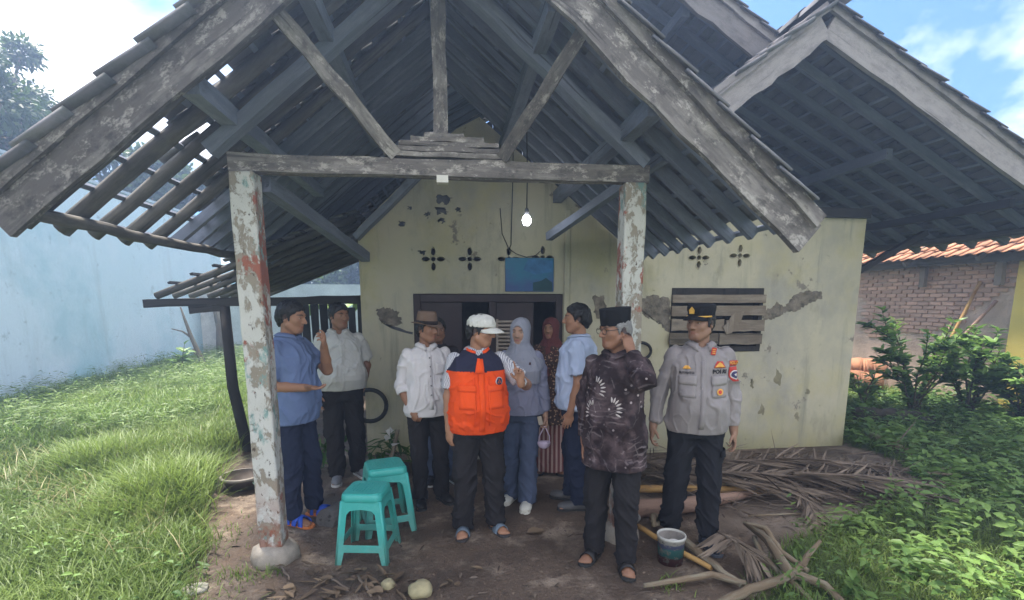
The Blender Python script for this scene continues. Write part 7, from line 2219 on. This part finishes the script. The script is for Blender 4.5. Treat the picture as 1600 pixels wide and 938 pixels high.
# ------------------------------------------------------------------ things by the left part of the front wall
tor = MB(); c = at_y(578, 634, YW - .12); R1 = .165
tor.tube([c + Vector((cos(a) * R1, 0, sin(a) * R1)) for a in np.linspace(0, 2 * pi, 25)], .022, 9)
t = thing('old_tyre', 'old black bicycle tyre leaning on the left end of the front wall', 'tyre', (c.x, c.y, 0)); tor.build('tyre', M_dark_sole, t)
tor = MB(); c = at_y(1000, 549, YW - .045)
tor.tube([c + Vector((cos(a) * .125, 0, sin(a) * .095)) for a in np.linspace(0, 2 * pi, 21)], .017, 8)
t = thing('hose_loop', 'black rubber loop hanging on the wall behind the batik man', 'hose', tuple(c)); tor.build('loop', M_dark_sole, t)
MB().bar(c + Vector((0, .045, .095)), c + Vector((0, -.03, .098)), .012, .012).build('nail', simple('rusty_wire', (.16, .11, .08), .7), t)
# cut leaves and planks heaped at the wall's left end
for i, (u, v, lab) in enumerate(((512, 700, 'heap of dark green cut leaves beside the legs of the white polo man'), (602, 668, 'heap of drooping dark leaves below the tyre at the wall'))):
    q = at_y(u, v, 5.15); n = 46
    t = thing('leaf_heap', lab, 'leaves', (q.x, 5.15, 0))
    Pn = np.tile(np.array([q.x, 5.15, .05]), (n, 1)) + RNG.normal(0, .06, (n, 3)) * np.array([1.3, .8, 0]); Pn[:, 2] = RNG.uniform(.05, .38, n)
    Dn = np.stack([RNG.normal(0, 1, n), RNG.normal(-.3, .6, n), RNG.normal(-.1, .4, n)], -1)
    leaves(Pn, Dn, np.tile([0., 0, 1], (n, 1)), RNG.uniform(.12, .26, n), RNG.uniform(.03, .05, n), 'leaf_bundle', M_bush, tint=.1, parent=t, kind='stuff')
for (u0, v0, u1, v1, lab) in ((570, 722, 632, 712, 'short brown plank on the ground behind the fedora man'), (575, 708, 628, 700, 'upper brown plank resting on the short plank by the wall')):
    a = at_z(u0, v0, .06); b = at_z(u1, v1, .06); t = thing('plank', lab, 'plank', (a.x, a.y, 0))
    MB().bar(a, b, .16, .07, (0, 0, 1), .004, 5).build('board', M_plank, t)
q = at_y(612, 680, 5.0)
t = thing('plastic_scrap', 'white crumpled plastic scraps on the heap at the wall', 'scrap', (q.x, 5.0, 0)); 
for k in range(4):
    c = Vector((q.x + random.uniform(-.07, .07), 4.98 + random.uniform(-.05, .05), q.z + random.uniform(-.12, .1)))
    mb = MB(); vs = [c + Vector((random.uniform(-.05, .05), random.uniform(-.03, .03), random.uniform(-.05, .05))) for _ in range(5)]; mb.add(vs, [(0, 1, 2), (0, 2, 3), (0, 3, 4), (1, 2, 4)]); mb.build('scrap', simple('white_plastic_scrap', (.55, .55, .53), .5), t)
a = Vector((at_y(600, 660, 5.0).x, 4.98, .0)); MB().tube([(q.x - .08, 5.0, .0), (q.x, 5.05, .2), (q.x + .05, 5.1, .42)], .02, 6).build('prop_stick', M_bark, t)

# ------------------------------------------------------------------ blue haze volume, added to give part of the lens-flare veil
hz = MB().box((-60, -6, -1.2), (60, 45, 14.5)).mesh('haze')
M_haze = bpy.data.materials.new('haze'); M_haze.use_nodes = True
_t = M_haze.node_tree; _t.nodes.remove(_t.nodes['Principled BSDF'])
pv_ = _t.nodes.new('ShaderNodeVolumePrincipled')
pv_.inputs['Color'].default_value = (.46, .64, 1.0, 1)
pv_.inputs['Density'].default_value = .0135
pv_.inputs['Anisotropy'].default_value = .60
_t.links.new(pv_.outputs[0], _t.nodes['Material Output'].inputs['Volume'])
tag(link('haze', hz, M_haze), kind='stuff')
